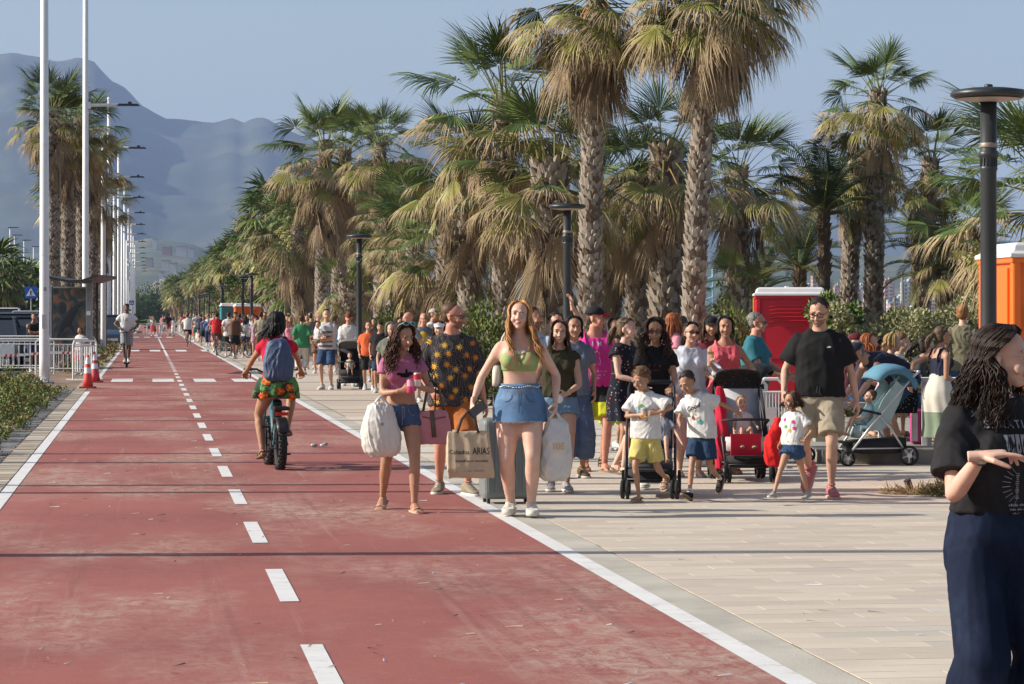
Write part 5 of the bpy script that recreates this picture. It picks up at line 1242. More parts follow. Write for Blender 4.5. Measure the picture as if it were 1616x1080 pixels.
def person(sp):
    lod=sp.get('lod',1); vb,vg,vh,vf,vs_=VOX[lod]; b=skeleton(sp); s=sp['H']/1.70; male=b.male; child=sp.get('child',False)
    if child: s*=.965
    if 'loc' in sp: loc=Vector(sp['loc'])
    else: loc=DP(sp['x'],sp['d'])
    loc.z+=sp.get('z',0)
    e=empty('person',loc,R(sp.get('yaw',0)),sp['label'],'person',sp.get('group')); e.scale=(s,s,s)
    sk=sp.get('skin','fair'); SM=skin(sk); G=b.g
    body=MB(); body.loft(trings(b,-.13,.56,22))
    if not male and not child: bust(body,b,sp.get('bust',1.0))
    nb,_=b.spine(.50); body.tube([nb,b.neck0,b.hc+b.Rh@V(0,.014,-.05*b.hs)],[.07,.052 if not male else .062,.046 if not male else .058] if not child else [.055,.042,.044],n=14)
    lg=G*(1.0 if not male else .97)*(.86 if child else 1)
    ag=(1.0 if not male else 1.12)*(G*.5+.5)*(.85 if child else 1)
    for sd,sx in (('L',-1),('R',1)):
        p,r=chain(b.hipj[sd],b.kn[sd],b.an[sd],LEGR,0,2,14,lg*sp.get('leg_g',1)); body.tube(p,r,n=14,round_caps=True)
        kd=(b.an[sd]-b.kn[sd]).normalized(); back=V(0,1,0)-kd*kd.y; 
        body.ball(b.kn[sd].lerp(b.an[sd],.30)+back.normalized()*.018,(.040*lg,.036*lg,.085),n=12)
        p,r=chain(b.sh[sd],b.el[sd],b.wr[sd],ARMR,0,2,12,ag*sp.get('arm_g',1)); body.tube(p,r,n=12,round_caps=True)
        body.ball(b.sh[sd],(.050*ag,.046,.046),n=12)
    if male or child: pass
    c,rc=b.spine(.505); body.tube([c+rc@V(-.11,.015,-.005),c+rc@V(0,.02,.03),c+rc@V(.11,.015,-.005)],[.045,.06,.045],n=10,flat=.8)
    if not child: 
        c,rc=b.spine(-.05)
        for sx in (-1,1): body.ball(c+rc@V(sx*.07,.055,0),(.085*G,.075*G,.085),n=12)
    if male and G>1.12: c,rc=b.spine(.16); body.ball(c+rc@V(0,-.05,0),(.15*G,.10*G,.16),n=16)
    foots=sp.get('shoes',('sneaker',cloth('shoe_white',(.6,.6,.58)),None))
    ft={}
    for sd,sx in (('L',-1),('R',1)):
        l=sp.get('leg'+sd,{}); ft[sd]=(l.get('fy',sx*8),l.get('pitch',0))
    gs=[]
    gb=remesh(body,vb,3); gs.append(gb)
    if sp.get('dimple',True) and lod<2: pass
    hd=head_mb(b,lod,male,child,sp.get('face',{})); gh=remesh(hd,vh,2 if lod else 3,.4)
    fc=fcent(gh); inv=b.MH.inverted(); im=np.array(inv); lc=fc@im[:3,:3].T+im[:3,3]
    mi=np.zeros(len(fc),dtype=np.int64); lipm=(((lc[:,0]/.0215)**2+((lc[:,2]+.058)/.0090)**2)<1)&(lc[:,1]<-.07); mi[lipm]=1
    if sp.get('beard'):
        bd=(lc[:,2]<-.035-.0*lc[:,1])&(lc[:,1]<.0)&(lc[:,2]>-.12)&(~lipm); mi[bd]=2
    gh[3]=mi; gs.append(gh)
    if lod<3:
        hb=MB()
        for sd,sx in (('L',-1),('R',1)):
            a=sp.get('arm'+sd,{}); fw=V(*a['fwd']) if 'fwd' in a else (b.wr[sd]-b.el[sd]); pn=V(*a.get('palm',(-sx,0,0))); th=V(*a.get('thumb',(0,-1,.2)))
            hand(hb,b.wr[sd],fw,pn,th,(1.0 if not male else 1.08)*(.86 if child else 1)*.96,a.get('curl',.35),a.get('spread',0),curls=a.get('curls'))
        gs.append(remesh(hb,vf,1))
    if foots[0] in ('flipflop','slide','sandal','bare'):
        fb=MB()
        for sd in 'LR': foot(fb,b.an[sd],*ft[sd],sc_=1.0 if not child else .85)
        gs.append(remesh(fb,max(vf,.006),1))
    elif lod<3:
        pass
    mats=[SM,lips(sk),mat('beard_shadow_'+sk,tuple(x*.45 for x in SM.node_tree.nodes['RGB'].outputs[0].default_value[:3]),.7)]
    obj_of('body',np_mesh('body',gs,mats),e)
    hc=sp.get('haircol',('dark',(.028,.019,.015))); HM=hair_mat(*hc)
    if lod<2: face_extras(b,e,lod,hair_mat('brow_'+hc[0],tuple(x*.6 for x in hc[1])) if not sp.get('browdark') else hair_mat('dark',(.028,.019,.015)),sp.get('face',{}),SM)
    # clothes
    for ci,g in enumerate(sp.get('clothes',())):
        k=g['kind']; mb=MB(); mm=g['mat']; fit=g.get('fit',.020 if k=='top' else .011)
        nm=g.get('name',k)
        if k=='top':
            z0,z1=g.get('z0',-.02),g.get('z1',.545); mb.loft(trings(b,z0,z1,16,fit,g.get('loose',.3),g.get('flare',.01),2.4,top=g.get('top',1.0)))
            if not male and not child: bust(mb,b,sp.get('bust',1.0)*1.0,fit*.7)
            if male and G>1.12: c,rc=b.spine(.16); mb.ball(c+rc@V(0,-.05,0),(.15*G+fit,.10*G+fit,.16+fit),n=16)
            sl_=g.get('sleeve',.5)
            if sl_>0:
                for sd,sx in (('L',-1),('R',1)):
                    p,r=chain(b.sh[sd],b.el[sd],b.wr[sd],ARMR,-.12 if False else 0,sl_,6,ag,fit*1.0,g.get('sflare',.012)); 
                    c,rc=b.spine(.47); mb.tube([c+rc@V(sx*b.sw*.55,.01,.0)]+p,[.055]+r,n=14)
                    mb.ball(b.sh[sd],(.046*ag+fit*.7,.044+fit*.7,.040+fit*.4),n=12)
                c,rc=b.spine(.505); mb.tube([c+rc@V(-.11,.015,-.003),c+rc@V(0,.02,.022),c+rc@V(.11,.015,-.003)],[.045+fit,.058,.045+fit],n=10,flat=.8)
            elif g.get('strap'):
                w_=g.get('strapw',.018); sxx=g.get('strapx',.088)
                for sx in (-1,1):
                    pts=[]
                    for (zz,yy,xx) in ((.38,-.100,.95),(.45,-.084,.97),(.50,-.050,1.0),(.528,.0,1.0),(.515,.055,1.0),(.45,.092,.97),(.38,.104,.95)):
                        c,rc=b.spine(zz); pts.append(c+rc@V(sx*sxx*xx,yy+.012,(.012 if zz>.5 else 0)))
                    mb.tube(pts,w_,n=8,flat=.35,up=V(1,0,0))
        elif k=='bottom':
            z1=g.get('z1',.10); mb.loft(trings(b,-.13,z1,10,fit,0,0,2.4))
            c,rc=b.spine(-.05)
            if not child:
                for sx in (-1,1): mb.ball(c+rc@V(sx*.07,.055,0),(.085*G+fit,.075*G+fit,.085+fit),n=12)
            for sd in 'LR':
                if 'prof' in g: tab=g['prof']; p,r=chain(b.hipj[sd],b.kn[sd],b.an[sd],tab,0,g['len'],12,1,0,0)
                else: p,r=chain(b.hipj[sd],b.kn[sd],b.an[sd],LEGR,0,g['len'],8,lg*sp.get('leg_g',1),fit*.9,g.get('flare',.012))
                mb.tube(p,r,n=16)
        if k in('top','bottom'):
            gg=remesh(mb,vg,g.get('smooth',2)); wrinkle(gg,g.get('wr',.012)*(1 if lod<3 else .5),g.get('wl',.15),ci*17+int(sp['H']*100)+5,g.get('wst',(1,1,.55)))
            if g.get('zones'):
                fcn=fcent(gg); mi=np.zeros(len(fcn),dtype=np.int64)
                for fn,idx in g['zones']: mi[fn(fcn,b)]=idx
                gg[3]=mi
            o=obj_of(nm,np_mesh(nm,[gg],mm if isinstance(mm,list) else [mm]),e); g['_obj']=o
            if g.get('label'): o['label']=g['label']
        elif k=='skirt':
            z1=g.get('z1',.13); L_=g['len']; n=g.get('n',56); rings=[]
            mid=(b.kn['L']+b.kn['R'])/2; c0,rc=b.spine(z1)
            for q in range(11):
                t=q/10; z=z1-L_*t; 
                zz=max(z,-.05); cc,r2=b.spine(zz); 
                if z<-.05: cc=cc+(r2@V(0,0,z+.05))*1.0; cc=cc.lerp(Vector((mid.x,mid.y,cc.z)),min(1,(-.05-z)/.4)*.8)
                w=float(np.interp(zz,[x_[0] for x_ in b.prof],[x_[1] for x_ in b.prof]))*G+fit; d=float(np.interp(zz,[x_[0] for x_ in b.prof],[x_[2] for x_ in b.prof]))*G+fit
                if z<-.02: w=max(w,.165*G+fit); d=max(d,.118*G+fit+.01)
                ex=g.get('flare',.05)*t; rr_=[]
                for j in range(n):
                    a=2*math.pi*j/n; rip=1+g.get('rip',.05)*t*(math.sin(a*g.get('folds',9)+ci)+.5*math.sin(a*5+2)); x_,y_=math.cos(a),math.sin(a)
                    rr_.append(cc+r2@V((w+ex)*x_*rip,(d+ex)*y_*rip+(.012 if z<.1 else 0),rng_(j,ci)*.004 if q==10 and g.get('ragged') else 0))
                rings.append(rr_)
            me=MB().loft(rings,False); me.m=[(1 if (g.get('split') and (i//n)/10>g['split']) else 0) for i in range(len(me.m))]
            me.build(nm,mm,e,True)
        elif k=='belt':
            t=MB(); r=trings(b,g['z'],g['z']+.035,3,g.get('fit',.02)); t.loft(r); t.build(nm,mm,e,True)
    # shoes
    if foots[0]!='bare':
        for sd in 'LR':
            sm=foots[1]; so_=foots[2] or mat('shoe_sole',(.5,.48,.45),.8); la=foots[3] if len(foots)>3 else so_
            me=shoe_mesh(foots[0],b.an[sd],ft[sd][0],ft[sd][1],(1.0 if not male else 1.08)*(.9 if child else 1),[sm,so_,la],sole_h=sp.get('sole',.022),wd=sp.get('shoew',1.0))
            obj_of({'sneaker':'shoe'}.get(foots[0],'sandal'),me,e)
        if foots[0]=='sneaker' and sp.get('socks') is not None:
            t=MB()
            for sd in 'LR': d_=(b.kn[sd]-b.an[sd]).normalized(); t2=MB(); t2.tube([b.an[sd]-d_*.03,b.an[sd]+d_*.07],[.040*lg,.041*lg],n=12); t2.build('sock',sp['socks'],e,True)
    # hair
    h=sp.get('hair','short'); seed=sp.get('seed',3)
    ho=None
    if h=='short': ho=[hair_cap(b,.005,0,seed,front=-.007,rough=.006,vox=vs_*.7,high=.006,man=True)]
    elif h=='curly': ho=[hair_cap(b,.011,0,seed,front=-.001,rough=.014,vox=vs_*.7,high=.006,man=True)]
    elif h=='buzz': ho=[hair_cap(b,.0025,0,seed,front=-.004,rough=.001,vox=vs_*.6,high=.002,man=True)]
    elif h in('long','wavy','curls','bob','tail','bun'): ho=[hair_cap(b,.007,h!='bun',seed,front=-.004,high=.003,rough=.006 if lod else .0015,vox=vs_*.7)]
    elif h=='fringe': ho=[hair_cap(b,.010,0,seed,front=.006,rough=.008,vox=vs_*.7,high=.002)]
    if ho: obj_of('hair',np_mesh('hair',ho,[HM]),e)
    nn={0:900,1:120,2:26,3:14}[lod]; rr_={0:.0044,1:.0098,2:.021,3:.024}[lod]; sg={0:16,1:9,2:6,3:5}[lod]
    hk=sp.get('hairk',{})
    sm=None
    if h=='long': sm=strands(b,nn,hk.get('len',.30),seed,wave=hk.get('wave',.006),r=rr_,spread=hk.get('spread',.03),seg=sg,pull=hk.get('pull'),sides=hk.get('sides'),a_max=hk.get('amax',118),vol=hk.get('vol',1))
    elif h=='wavy': sm=strands(b,nn,hk.get('len',.34),seed,wave=hk.get('wave',.014),r=rr_,spread=hk.get('spread',.05),seg=sg+3,pull=hk.get('pull'),sides=hk.get('sides'),a_max=hk.get('amax',118),vol=hk.get('vol',1.05))
    elif h=='curls': sm=strands(b,int(nn*1.4),hk.get('len',.30),seed,wave=.014,curl=(.010 if lod else .008) if lod<3 else 0,r=rr_*.8,spread=hk.get('spread',.07),seg=sg*2,pull=hk.get('pull'),sides=hk.get('sides'),vol=hk.get('vol',1.12),a_max=hk.get('amax',118),sweep=hk.get('sweep',0))
    elif h=='bob': sm=strands(b,nn,hk.get('len',.12),seed,wave=.004,r=rr_,spread=.01,seg=max(4,sg//2),a_max=110,front=0)
    elif h=='tail': sm=strands(b,nn//2,hk.get('len',.26),seed,wave=.008,r=rr_,spread=hk.get('spread',.03),seg=sg,tail=((0,.105,.035),(0,1,.1)))
    elif h=='bun': t=MB(); t.ball((0,.105,.06),(.036,.034,.036),n=12); sm=MB().merge(t,b.MH)
    elif h in('short','curly','fringe') and lod<2:
        # tufts that break the outline
        rg=random.Random(seed+5); sm=MB(); N=150 if h!='curly' else 210
        for i in range(N):
            u=rg.uniform(-1,1); a=rg.uniform(0,6.28); zz=rg.uniform(.0,1)**.7; rr2=math.sqrt(max(0,1-zz*zz)); 
            n_=V(math.cos(a)*rr2,math.sin(a)*rr2,zz); 
            if n_.y<-.45 and n_.z<.62: continue
            p0=V(0,.022,.036)+V(n_.x*.078,n_.y*.088,n_.z*.080); 
            if h=='curly': n2=(n_+V(rg.uniform(-.8,.8),rg.uniform(-.8,.8),rg.uniform(-.5,.6))).normalized(); l=.030
            else: n2=(n_*.12+V(rg.uniform(-.4,.4),-.5 if h=='fringe' else rg.uniform(-.5,.3),-.25)).normalized(); l=.026
            p1=p0+n2*l*.5; p2=p1+(n2+V(0,0,-.5)).normalized()*l*.5; sm.tube([b.MH@p0,b.MH@p1,b.MH@p2],[.0045*b.hs,.0042*b.hs,.001],n=4)
    if sm is not None: sm.build('hair_strands',[HM],e,True)
    b.e=e; b.s=s
    gl=sp.get('glasses')
    if gl: sunglasses(b,e,**gl)
    if sp.get('cap'): 
        c_=sp['cap']; t=MB(); cm=[cloth('cap_'+c_[0],c_[1]),cloth('capb_'+c_[0],c_[2] if len(c_)>2 else c_[1])]
        yaw_=R(c_[3]) if len(c_)>3 else 0; RZ=Matrix.Rotation(yaw_,4,'Z')
        prof_=[]; 
        for q in range(8): a=q/7*math.pi/2; prof_.append((max(.004,math.cos(a)),math.sin(a)))
        if c_[0]!='visor': t.loft([[Vector((.084*r_*math.cos(x),.018+.100*r_*math.sin(x),.040+.082*z_)) for x in [2*math.pi*k/20 for k in range(20)]] for r_,z_ in prof_],True,0)
        else: t.loft([[Vector((.082*math.cos(x),.016+.098*math.sin(x),.04+z_)) for x in [2*math.pi*k/20 for k in range(20)]] for z_ in (0,.035)],False,0)
        pts=[]; pt=[]
        for q in range(11): a=R(-160+q*14); pts.append(V(.078*math.cos(a),.018+.096*math.sin(a),.045)); pt.append(V(.070*math.cos(a),-.02+.150*math.sin(a)+.0,.036-.012*abs(math.cos(a))))
        t.add(pts+pt+[p+V(0,0,-.005) for p in pts]+[p+V(0,0,-.005) for p in pt],[(i,i+1,i+12,i+11) for i in range(10)]+[(i+22,i+33,i+34,i+23) for i in range(10)]+[(i+11,i+12,i+34,i+33) for i in range(10)],1)
        MB().merge(t,b.MH@RZ).build('cap',cm,e,True)
    for j in sp.get('extra',()): j(b,e)
    b.sp=sp
    return b
def rng_(j,c): return math.sin(j*12.9898+c*7.1)*1.0
# prints laid onto a garment
def bvh_of(o):
    me=o.data; return BVHTree.FromPolygons([v.co for v in me.vertices],[tuple(p.vertices) for p in me.polygons])
def print_on(b,o,mb,z,name,mats,back=False,x0=0,off=.004,rot=0):
    """mb: flat figure in x,z (metres of the body frame) centred on 0; thrown on the garment along the chest's depth"""
    t=bvh_of(o); c,rc=b.spine(z); out=MB(); out.f=mb.f; out.m=mb.m; cr,sr=math.cos(rot),math.sin(rot)
    for v in mb.v:
        x,zz=v[0]*cr-v[2]*sr+x0,v[0]*sr+v[2]*cr; s_=-1 if back else 1
        org=c+rc@V(x*s_,-.6*s_,zz); d=rc@V(0,1*s_,0); h,n,_,_=t.ray_cast(org,d,1.2)
        if h is None: h=c+rc@V(x*s_,-.12*s_,zz)
        out.v.append(tuple(h-d*off))
    return out.build(name,mats,b.e)
def text_mb(txt,size,bold=0,font_shear=0,mi=0,space=1.0):
    cu=bpy.data.curves.new('t','FONT'); cu.body=txt; cu.size=size; cu.align_x='CENTER'; cu.align_y='CENTER'; cu.offset=bold; cu.shear=font_shear; cu.space_character=space; cu.resolution_u=3
    o=bpy.data.objects.new('t',cu); TS.collection.objects.link(o); vl=TS.view_layers[0]; vl.update(); e=o.evaluated_get(vl.depsgraph); me=e.to_mesh(); mb=MB()
    mb.add([(v.co.x,0,v.co.y) for v in me.vertices],[tuple(p.vertices) for p in me.polygons],mi); e.to_mesh_clear(); bpy.data.objects.remove(o); bpy.data.curves.remove(cu); return mb
def marks_mb(width,h,n,seed=1,mi=0):
    """a line of print too small to read in the photograph"""
    rg=random.Random(seed); mb=MB(); c=width/n
    for k in range(n):
        if rg.random()<.12: continue
        x=-width/2+k*c; t=h*rg.uniform(.75,1.0); w=c*.22
        mb.add([(x,0,-h/2),(x+w,0,-h/2),(x+w,0,-h/2+t),(x,0,-h/2+t)],[(0,1,2,3)],mi)
        z=-h/2+t*rg.choice((0,.45,.85)); mb.add([(x+w,0,z),(x+c*.75,0,z),(x+c*.75,0,z+h*.16),(x+w,0,z+h*.16)],[(0,1,2,3)],mi)
    return mb
def disc(mb,x,z,rx,rz,n=10,mi=0,k=0,ph=0):
    pts=[(x+rx*math.cos(2*math.pi*i/n)*(1-(k if i%2 else 0))*1,0,z+rz*math.sin(2*math.pi*i/n+0)*(1-(k if i%2 else 0))) for i in range(n)]
    return mb.add([(x,0,z)]+pts,[(0,i+1,(i+1)%n+1) for i in range(n)],mi)
# ================= THINGS PEOPLE USE =================
M_blk=mat('stroller_black_fabric',(.018,.018,.02),.8,var=.2,vscale=20); M_alu=mat('stroller_aluminium',(.62,.63,.65),.35,metal=.5); M_bplast=mat('black_plastic',(.015,.015,.017),.45)
def wheel_me(r,w_,tm=None,rm=None,spokes=5,hub=.25):
    Mx=Matrix.Rotation(R(90),4,'Y'); t=MB(); t.lathe([(r*.78,-w_*.45),(r*.97,-w_*.42),(r,-w_*.2),(r,w_*.2),(r*.97,w_*.42),(r*.78,w_*.45)],n=24,cap=False)
    t.lathe([(r*.78,w_*.45),(r*.74,0),(r*.78,-w_*.45)],n=24,cap=False)
    s=MB(); s.lathe([(r*hub,-w_*.4),(r*hub,w_*.4)],n=10)
    for k in range(spokes): a=2*math.pi*k/spokes; s.tube([(0,0,0),(r*.77*math.cos(a),r*.77*math.sin(a),0)],max(.0022,w_*.14) if spokes>8 else w_*.3,n=4)
    return MB().merge(t,Mx).mesh('tyre',tm or M_tyre,True),MB().merge(s,Mx).mesh('rim',rm or M_alu,False)
def put_wheel(par,me,c,rz=0,name='wheel'):
    o=link_mesh(name,me[0],par,c); o.rotation_euler=(0,0,rz); link_mesh('rim',me[1],o); return o
def stroller(loc,yaw,label,fab,canopy=None,frame=None,H=1.05,canmat=None,w_=.46,basket=None,bumper=True,can_a=(20,130),liner=None):
    """faces -Y: the child looks that way, the handle is at +Y"""
    frame=frame or M_blk; e=empty('stroller',loc,R(yaw),label,'stroller','strollers on the promenade'); hw=w_/2
    f=MB()
    for sx in (-1,1):
        f.tube([V(sx*hw,-.36,.13),V(sx*hw,-.10,.45),V(sx*hw*.96,.22,.80),V(sx*hw*.94,.38,.97),V(sx*hw*.85,.45,H)],.013,n=7)
        f.tube([V(sx*hw,.30,.12),V(sx*hw,.10,.42),V(sx*hw*.98,-.02,.55)],.012,n=7); f.tube([V(sx*hw,-.30,.19),V(sx*hw,.26,.19)],.009,n=6)
    f.tube([V(-hw,.30,.13),V(hw,.30,.13)],.011,n=6); f.tube([V(-hw,-.33,.17),V(hw,-.33,.17)],.010,n=6); f.tube([V(-hw*.85,.45,H),V(hw*.85,.45,H)],.016,n=8)
    f.build('frame',frame,e,True)
    h=MB(); h.tube([V(-hw*.7,.452,H),V(hw*.7,.452,H)],.020,n=8); h.build('handle',M_bplast,e,True)
    s=MB(); hs=hw-.025
    s.loft([[V(-hs,y,z),V(hs,y,z),V(hs,y+dy,z+dz),V(-hs,y+dy,z+dz)] for y,z,dy,dz in ((-.24,.30,.03,.01),(-.22,.44,.02,-.04),(0,.42,.0,-.04),(.06,.44,.03,-.02),(.18,.68,.035,-.01),(.27,.90,.03,-.01))]); s.build('seat',liner or fab,e,True)
    sd=MB()
    for sx in (-1,1): sd.loft([[V(sx*(hw-.012),y0,z0),V(sx*(hw-.002),y0,z0),V(sx*(hw-.002),y1,z1),V(sx*(hw-.012),y1,z1)] for y0,z0,y1,z1 in ((-.16,.40,-.16,.44),(.0,.38,-.06,.55),(.12,.50,.02,.72),(.26,.86,.18,.92))])
    sd.build('side_panels',fab,e)['kind']='stuff'
    bk=MB(); bk.loft([[V(-hw*.9,y,z),V(hw*.9,y,z),V(hw*.9,y,z+hh),V(-hw*.9,y,z+hh)] for y,z,hh in ((-.30,.15,.10),(-.2,.13,.14),(.2,.13,.16),(.30,.16,.14))]); bk.build('basket',basket or M_blk,e,True)
    if canmat is not None:
        c0=V(0,.17,.80); rr=.30; rings=[]
        for k in range(9):
            a=R(can_a[0]+(can_a[1]-can_a[0])*k/8); d_=V(0,math.cos(a),math.sin(a))
            rings.append([c0+V((hw+.005)*math.sin(R(-88+176*j/10)),0,0)+d_*rr*(1.0 if 0 else (.55+.45*math.cos(R(-88+176*j/10))**.4))*(1+.015*math.cos(k*2.2)) for j in range(11)])
        cb=MB().loft(rings,False,closed=False); o=cb.build('canopy',canmat,e,True); so_=o.modifiers.new('t','SOLIDIFY'); so_.thickness=.012
        rb=MB()
        for k in (0,4,8): rb.tube(rings[k],.006,n=5)
        rb.build('canopy_rib',M_bplast,o,True)
    if bumper:
        b=MB(); b.tube([V(-hw,.0,.56),V(-hw*.98,-.17,.60),V(-hw*.6,-.23,.61),V(hw*.6,-.23,.61),V(hw*.98,-.17,.60),V(hw,.0,.56)],.014,n=8); b.build('bumper_bar',M_blk,e,True)
    fr=MB(); fr.box((0,-.33,.25),(w_*.7,.10,.02)); fr.build('footrest',M_blk,e)
    wf=wheel_me(.085,.03,M_tyre,M_alu if frame is M_alu else M_bplast); wr=wheel_me(.11,.035,M_tyre,M_alu if frame is M_alu else M_bplast)
    for sx in (-1,1):
        for q in (-.022,.022): put_wheel(e,wf,(sx*hw+q,-.38,.085),R(rt.uniform(-8,8)))
        for q in ((-.025,.025) if frame is not M_alu else (0,)): put_wheel(e,wr,(sx*(hw+.01)+q,.32,.11))
        k=MB(); k.box((sx*hw,-.37,.14),(.03,.05,.10)); k.build('fork',M_bplast,e)
    return e
def bicycle(loc,yaw,label,col,rw=.33,tw=.035,small=False,fat=False,hb=1.03,seat_h=.90,wb=1.08,step=False):
    """rides towards -Y"""
    e=empty('bicycle',loc,yaw,label,'bicycle','bicycles on the red path'); fm=mat('bike_paint_%s'%col[0],col[1],.35,var=.05)
    tire=MB(); n1=32
    rings=[]
    for k in range(n1+1):
        a=2*math.pi*k/n1; c=V(0,math.cos(a)*(rw-tw/2),math.sin(a)*(rw-tw/2)); o=V(0,math.cos(a),math.sin(a)); rings.append([c+V(1,0,0)*math.cos(t)*tw/2+o*math.sin(t)*tw/2 for t in [2*math.pi*j/10 for j in range(10)]])
    tire.loft(rings,False)
    if fat:
        for k in range(44):
            a=2*math.pi*k/44
            for x in (-.03,0,.03): tire.box((x+(k%2)*.012,math.cos(a)*(rw-.001-abs(x)*.18),math.sin(a)*(rw-.001-abs(x)*.18)),(.020,.022,.014),Matrix.Rotation(a-math.pi/2,3,'X'))
    tm=tire.mesh('tyre',M_tyre,not fat)
    rim=MB(); rings=[]
    for k in range(n1+1):
        a=2*math.pi*k/n1; rings.append([V(x,math.cos(a)*r_,math.sin(a)*r_) for x,r_ in ((-tw*.3,rw-tw*.95),(tw*.3,rw-tw*.95),(tw*.3,rw-tw*1.3),(-tw*.3,rw-tw*1.3))])
    rim.loft(rings,False)
    for k in range(20): a=2*math.pi*k/20; rim.tube([(.02*(-1)**k,0,0),(0,math.cos(a)*(rw-tw),math.sin(a)*(rw-tw))],.0016,n=3)
    rim.tube([(-.05,0,0),(.05,0,0)],.022 if not fat else .045,n=10)
    rm=rim.mesh('rim',M_bplast if fat else M_alu)
    for y in (-wb/2,wb/2): q=link_mesh('wheel',tm,e,(0,y,rw)); link_mesh('rim',rm,q)
    f=MB(); bb=V(0,.05,.29 if not small else .22); hd=V(0,-wb/2+.16,hb*.80); st_=V(0,wb*.20,seat_h*.76); ra=V(0,wb/2,rw); fr_=.017 if not fat else .026
    if step: f.tube([hd,V(0,-.05,.42),bb],fr_*1.5,n=8); f.tube([hd+V(0,.02,-.08),V(0,-.02,.50),st_+V(0,0,-.15)],fr_*.9,n=8)
    else: f.tube([hd,bb],fr_*1.3,n=8); f.tube([hd+V(0,0,.03),st_],fr_,n=8)
    f.tube([bb,st_],fr_,n=8)
    for sx in (-1,1): f.tube([ra+V(sx*(tw/2+.03),0,0),bb+V(sx*.03,.06,0)],.011,n=6); f.tube([ra+V(sx*(tw/2+.03),0,0),st_+V(sx*.015,0,-.03)],.009,n=6)
    f.build('frame',fm,e,True)
    k=MB(); 
    for sx in (-1,1): k.tube([V(sx*(tw/2+.025),-wb/2,rw),V(sx*(tw/2+.025),-wb/2+.10,rw+ .30*rw/.33),hd+V(sx*.03,0,-.06)],.014,n=6)
    k.tube([hd+V(0,0,-.08),hd+V(0,.03,.14)],.020,n=7); k.build('fork',fm,e,True)
    h=MB(); hw=.31 if not small else .24; t=hd+V(0,.03,.13); h.tube([V(-hw,t.y+.13,hb),V(-hw*.55,t.y+.02,hb),t,V(hw*.55,t.y+.02,hb),V(hw,t.y+.13,hb)],.012,n=7)
    for sx in (-1,1): h.tube([V(sx*hw,t.y+.13,hb),V(sx*hw*.72,t.y+.07,hb)],.018,n=8)
    h.build('handlebar',M_bplast,e,True)
    s=MB(); s.loft([ering(V(0,y,seat_h-.02),V(w_,0,0),V(0,0,.022),12) for y,w_ in ((-.16,.015),(-.08,.025),(.02,.05),(.09,.085),(.13,.08),(.145,.05))]) if not fat else s.loft([ering(V(0,y,seat_h-.03),V(w_,0,0),V(0,0,.035),12) for y,w_ in ((-.15,.02),(-.06,.035),(.04,.085),(.10,.115),(.14,.09))])
    for i in range(len(s.v)): s.v[i]=(s.v[i][0],s.v[i][1]+st_.y,s.v[i][2])
    s.build('saddle',M_bplast,e,True); p=MB(); p.tube([st_+V(0,0,-.02),V(0,st_.y,seat_h-.03)],.013,n=7); p.build('seat_post',M_alu if not fat else M_bplast,e,True)
    c=MB(); c.lathe([(.09,-.004),(.09,.004)],n=20); c=MB().merge(c,Matrix.Translation(bb+V(.05,0,0))@Matrix.Rotation(R(90),4,'Y')); 
    a=R(70); cv=V(0,math.cos(a)*.16,math.sin(a)*.16); c.tube([bb+V(.06,0,0),bb+V(.075,0,0)+cv],.010,n=5); c.tube([bb+V(-.06,0,0),bb+V(-.075,0,0)-cv],.010,n=5); c.tube([bb+V(.06,.0,.085),ra+V(.05,0,.03)],.004,n=4); c.tube([bb+V(.06,.0,-.085),ra+V(.05,0,-.03)],.004,n=4); c.build('crankset',M_bplast,e)
    for sx in (-1,1): q=MB(); q.box(bb+V(sx*.12,0,0)+cv*sx,(.09,.09,.02)); q.build('pedal',M_bplast,e)
    if fat:
        g=MB(); rings=[[V(x,wb/2-math.cos(a_)*(rw+.03),rw+math.sin(a_)*(rw+.03)) for x in (-.06,-.03,.03,.06)] for a_ in [R(v) for v in (40,60,80,100,120)]]; 
        g=MB(); g.loft([[V(x,wb/2+math.cos(a_)*(rw+.028),rw+math.sin(a_)*(rw+.028)-abs(x)*.15) for x in (-.06,-.03,.03,.06)] for a_ in [R(v) for v in (30,50,70,90,110,130)]],False,closed=False); o=g.build('mudguard',M_bplast,e,True); so_=o.modifiers.new('t','SOLIDIFY'); so_.thickness=.005
        g=MB(); g.box((0,wb/2-.02,rw*2+.12),(.17,.30,.04)); add_bevel(g.build('rear_rack',M_bplast,e),.012,2)
        g=MB(); g.box((0,wb/2+.145,rw*2+.065),(.13,.03,.035)); g.build('tail_light',mat('tail_red',(.5,.01,.01),.25,var=0),e)
        g=MB(); g.box((0,.20,.55),(.09,.14,.36),Matrix.Rotation(R(-12),3,'X')); add_bevel(g.build('battery',M_bplast,e),.02,2)
    return e
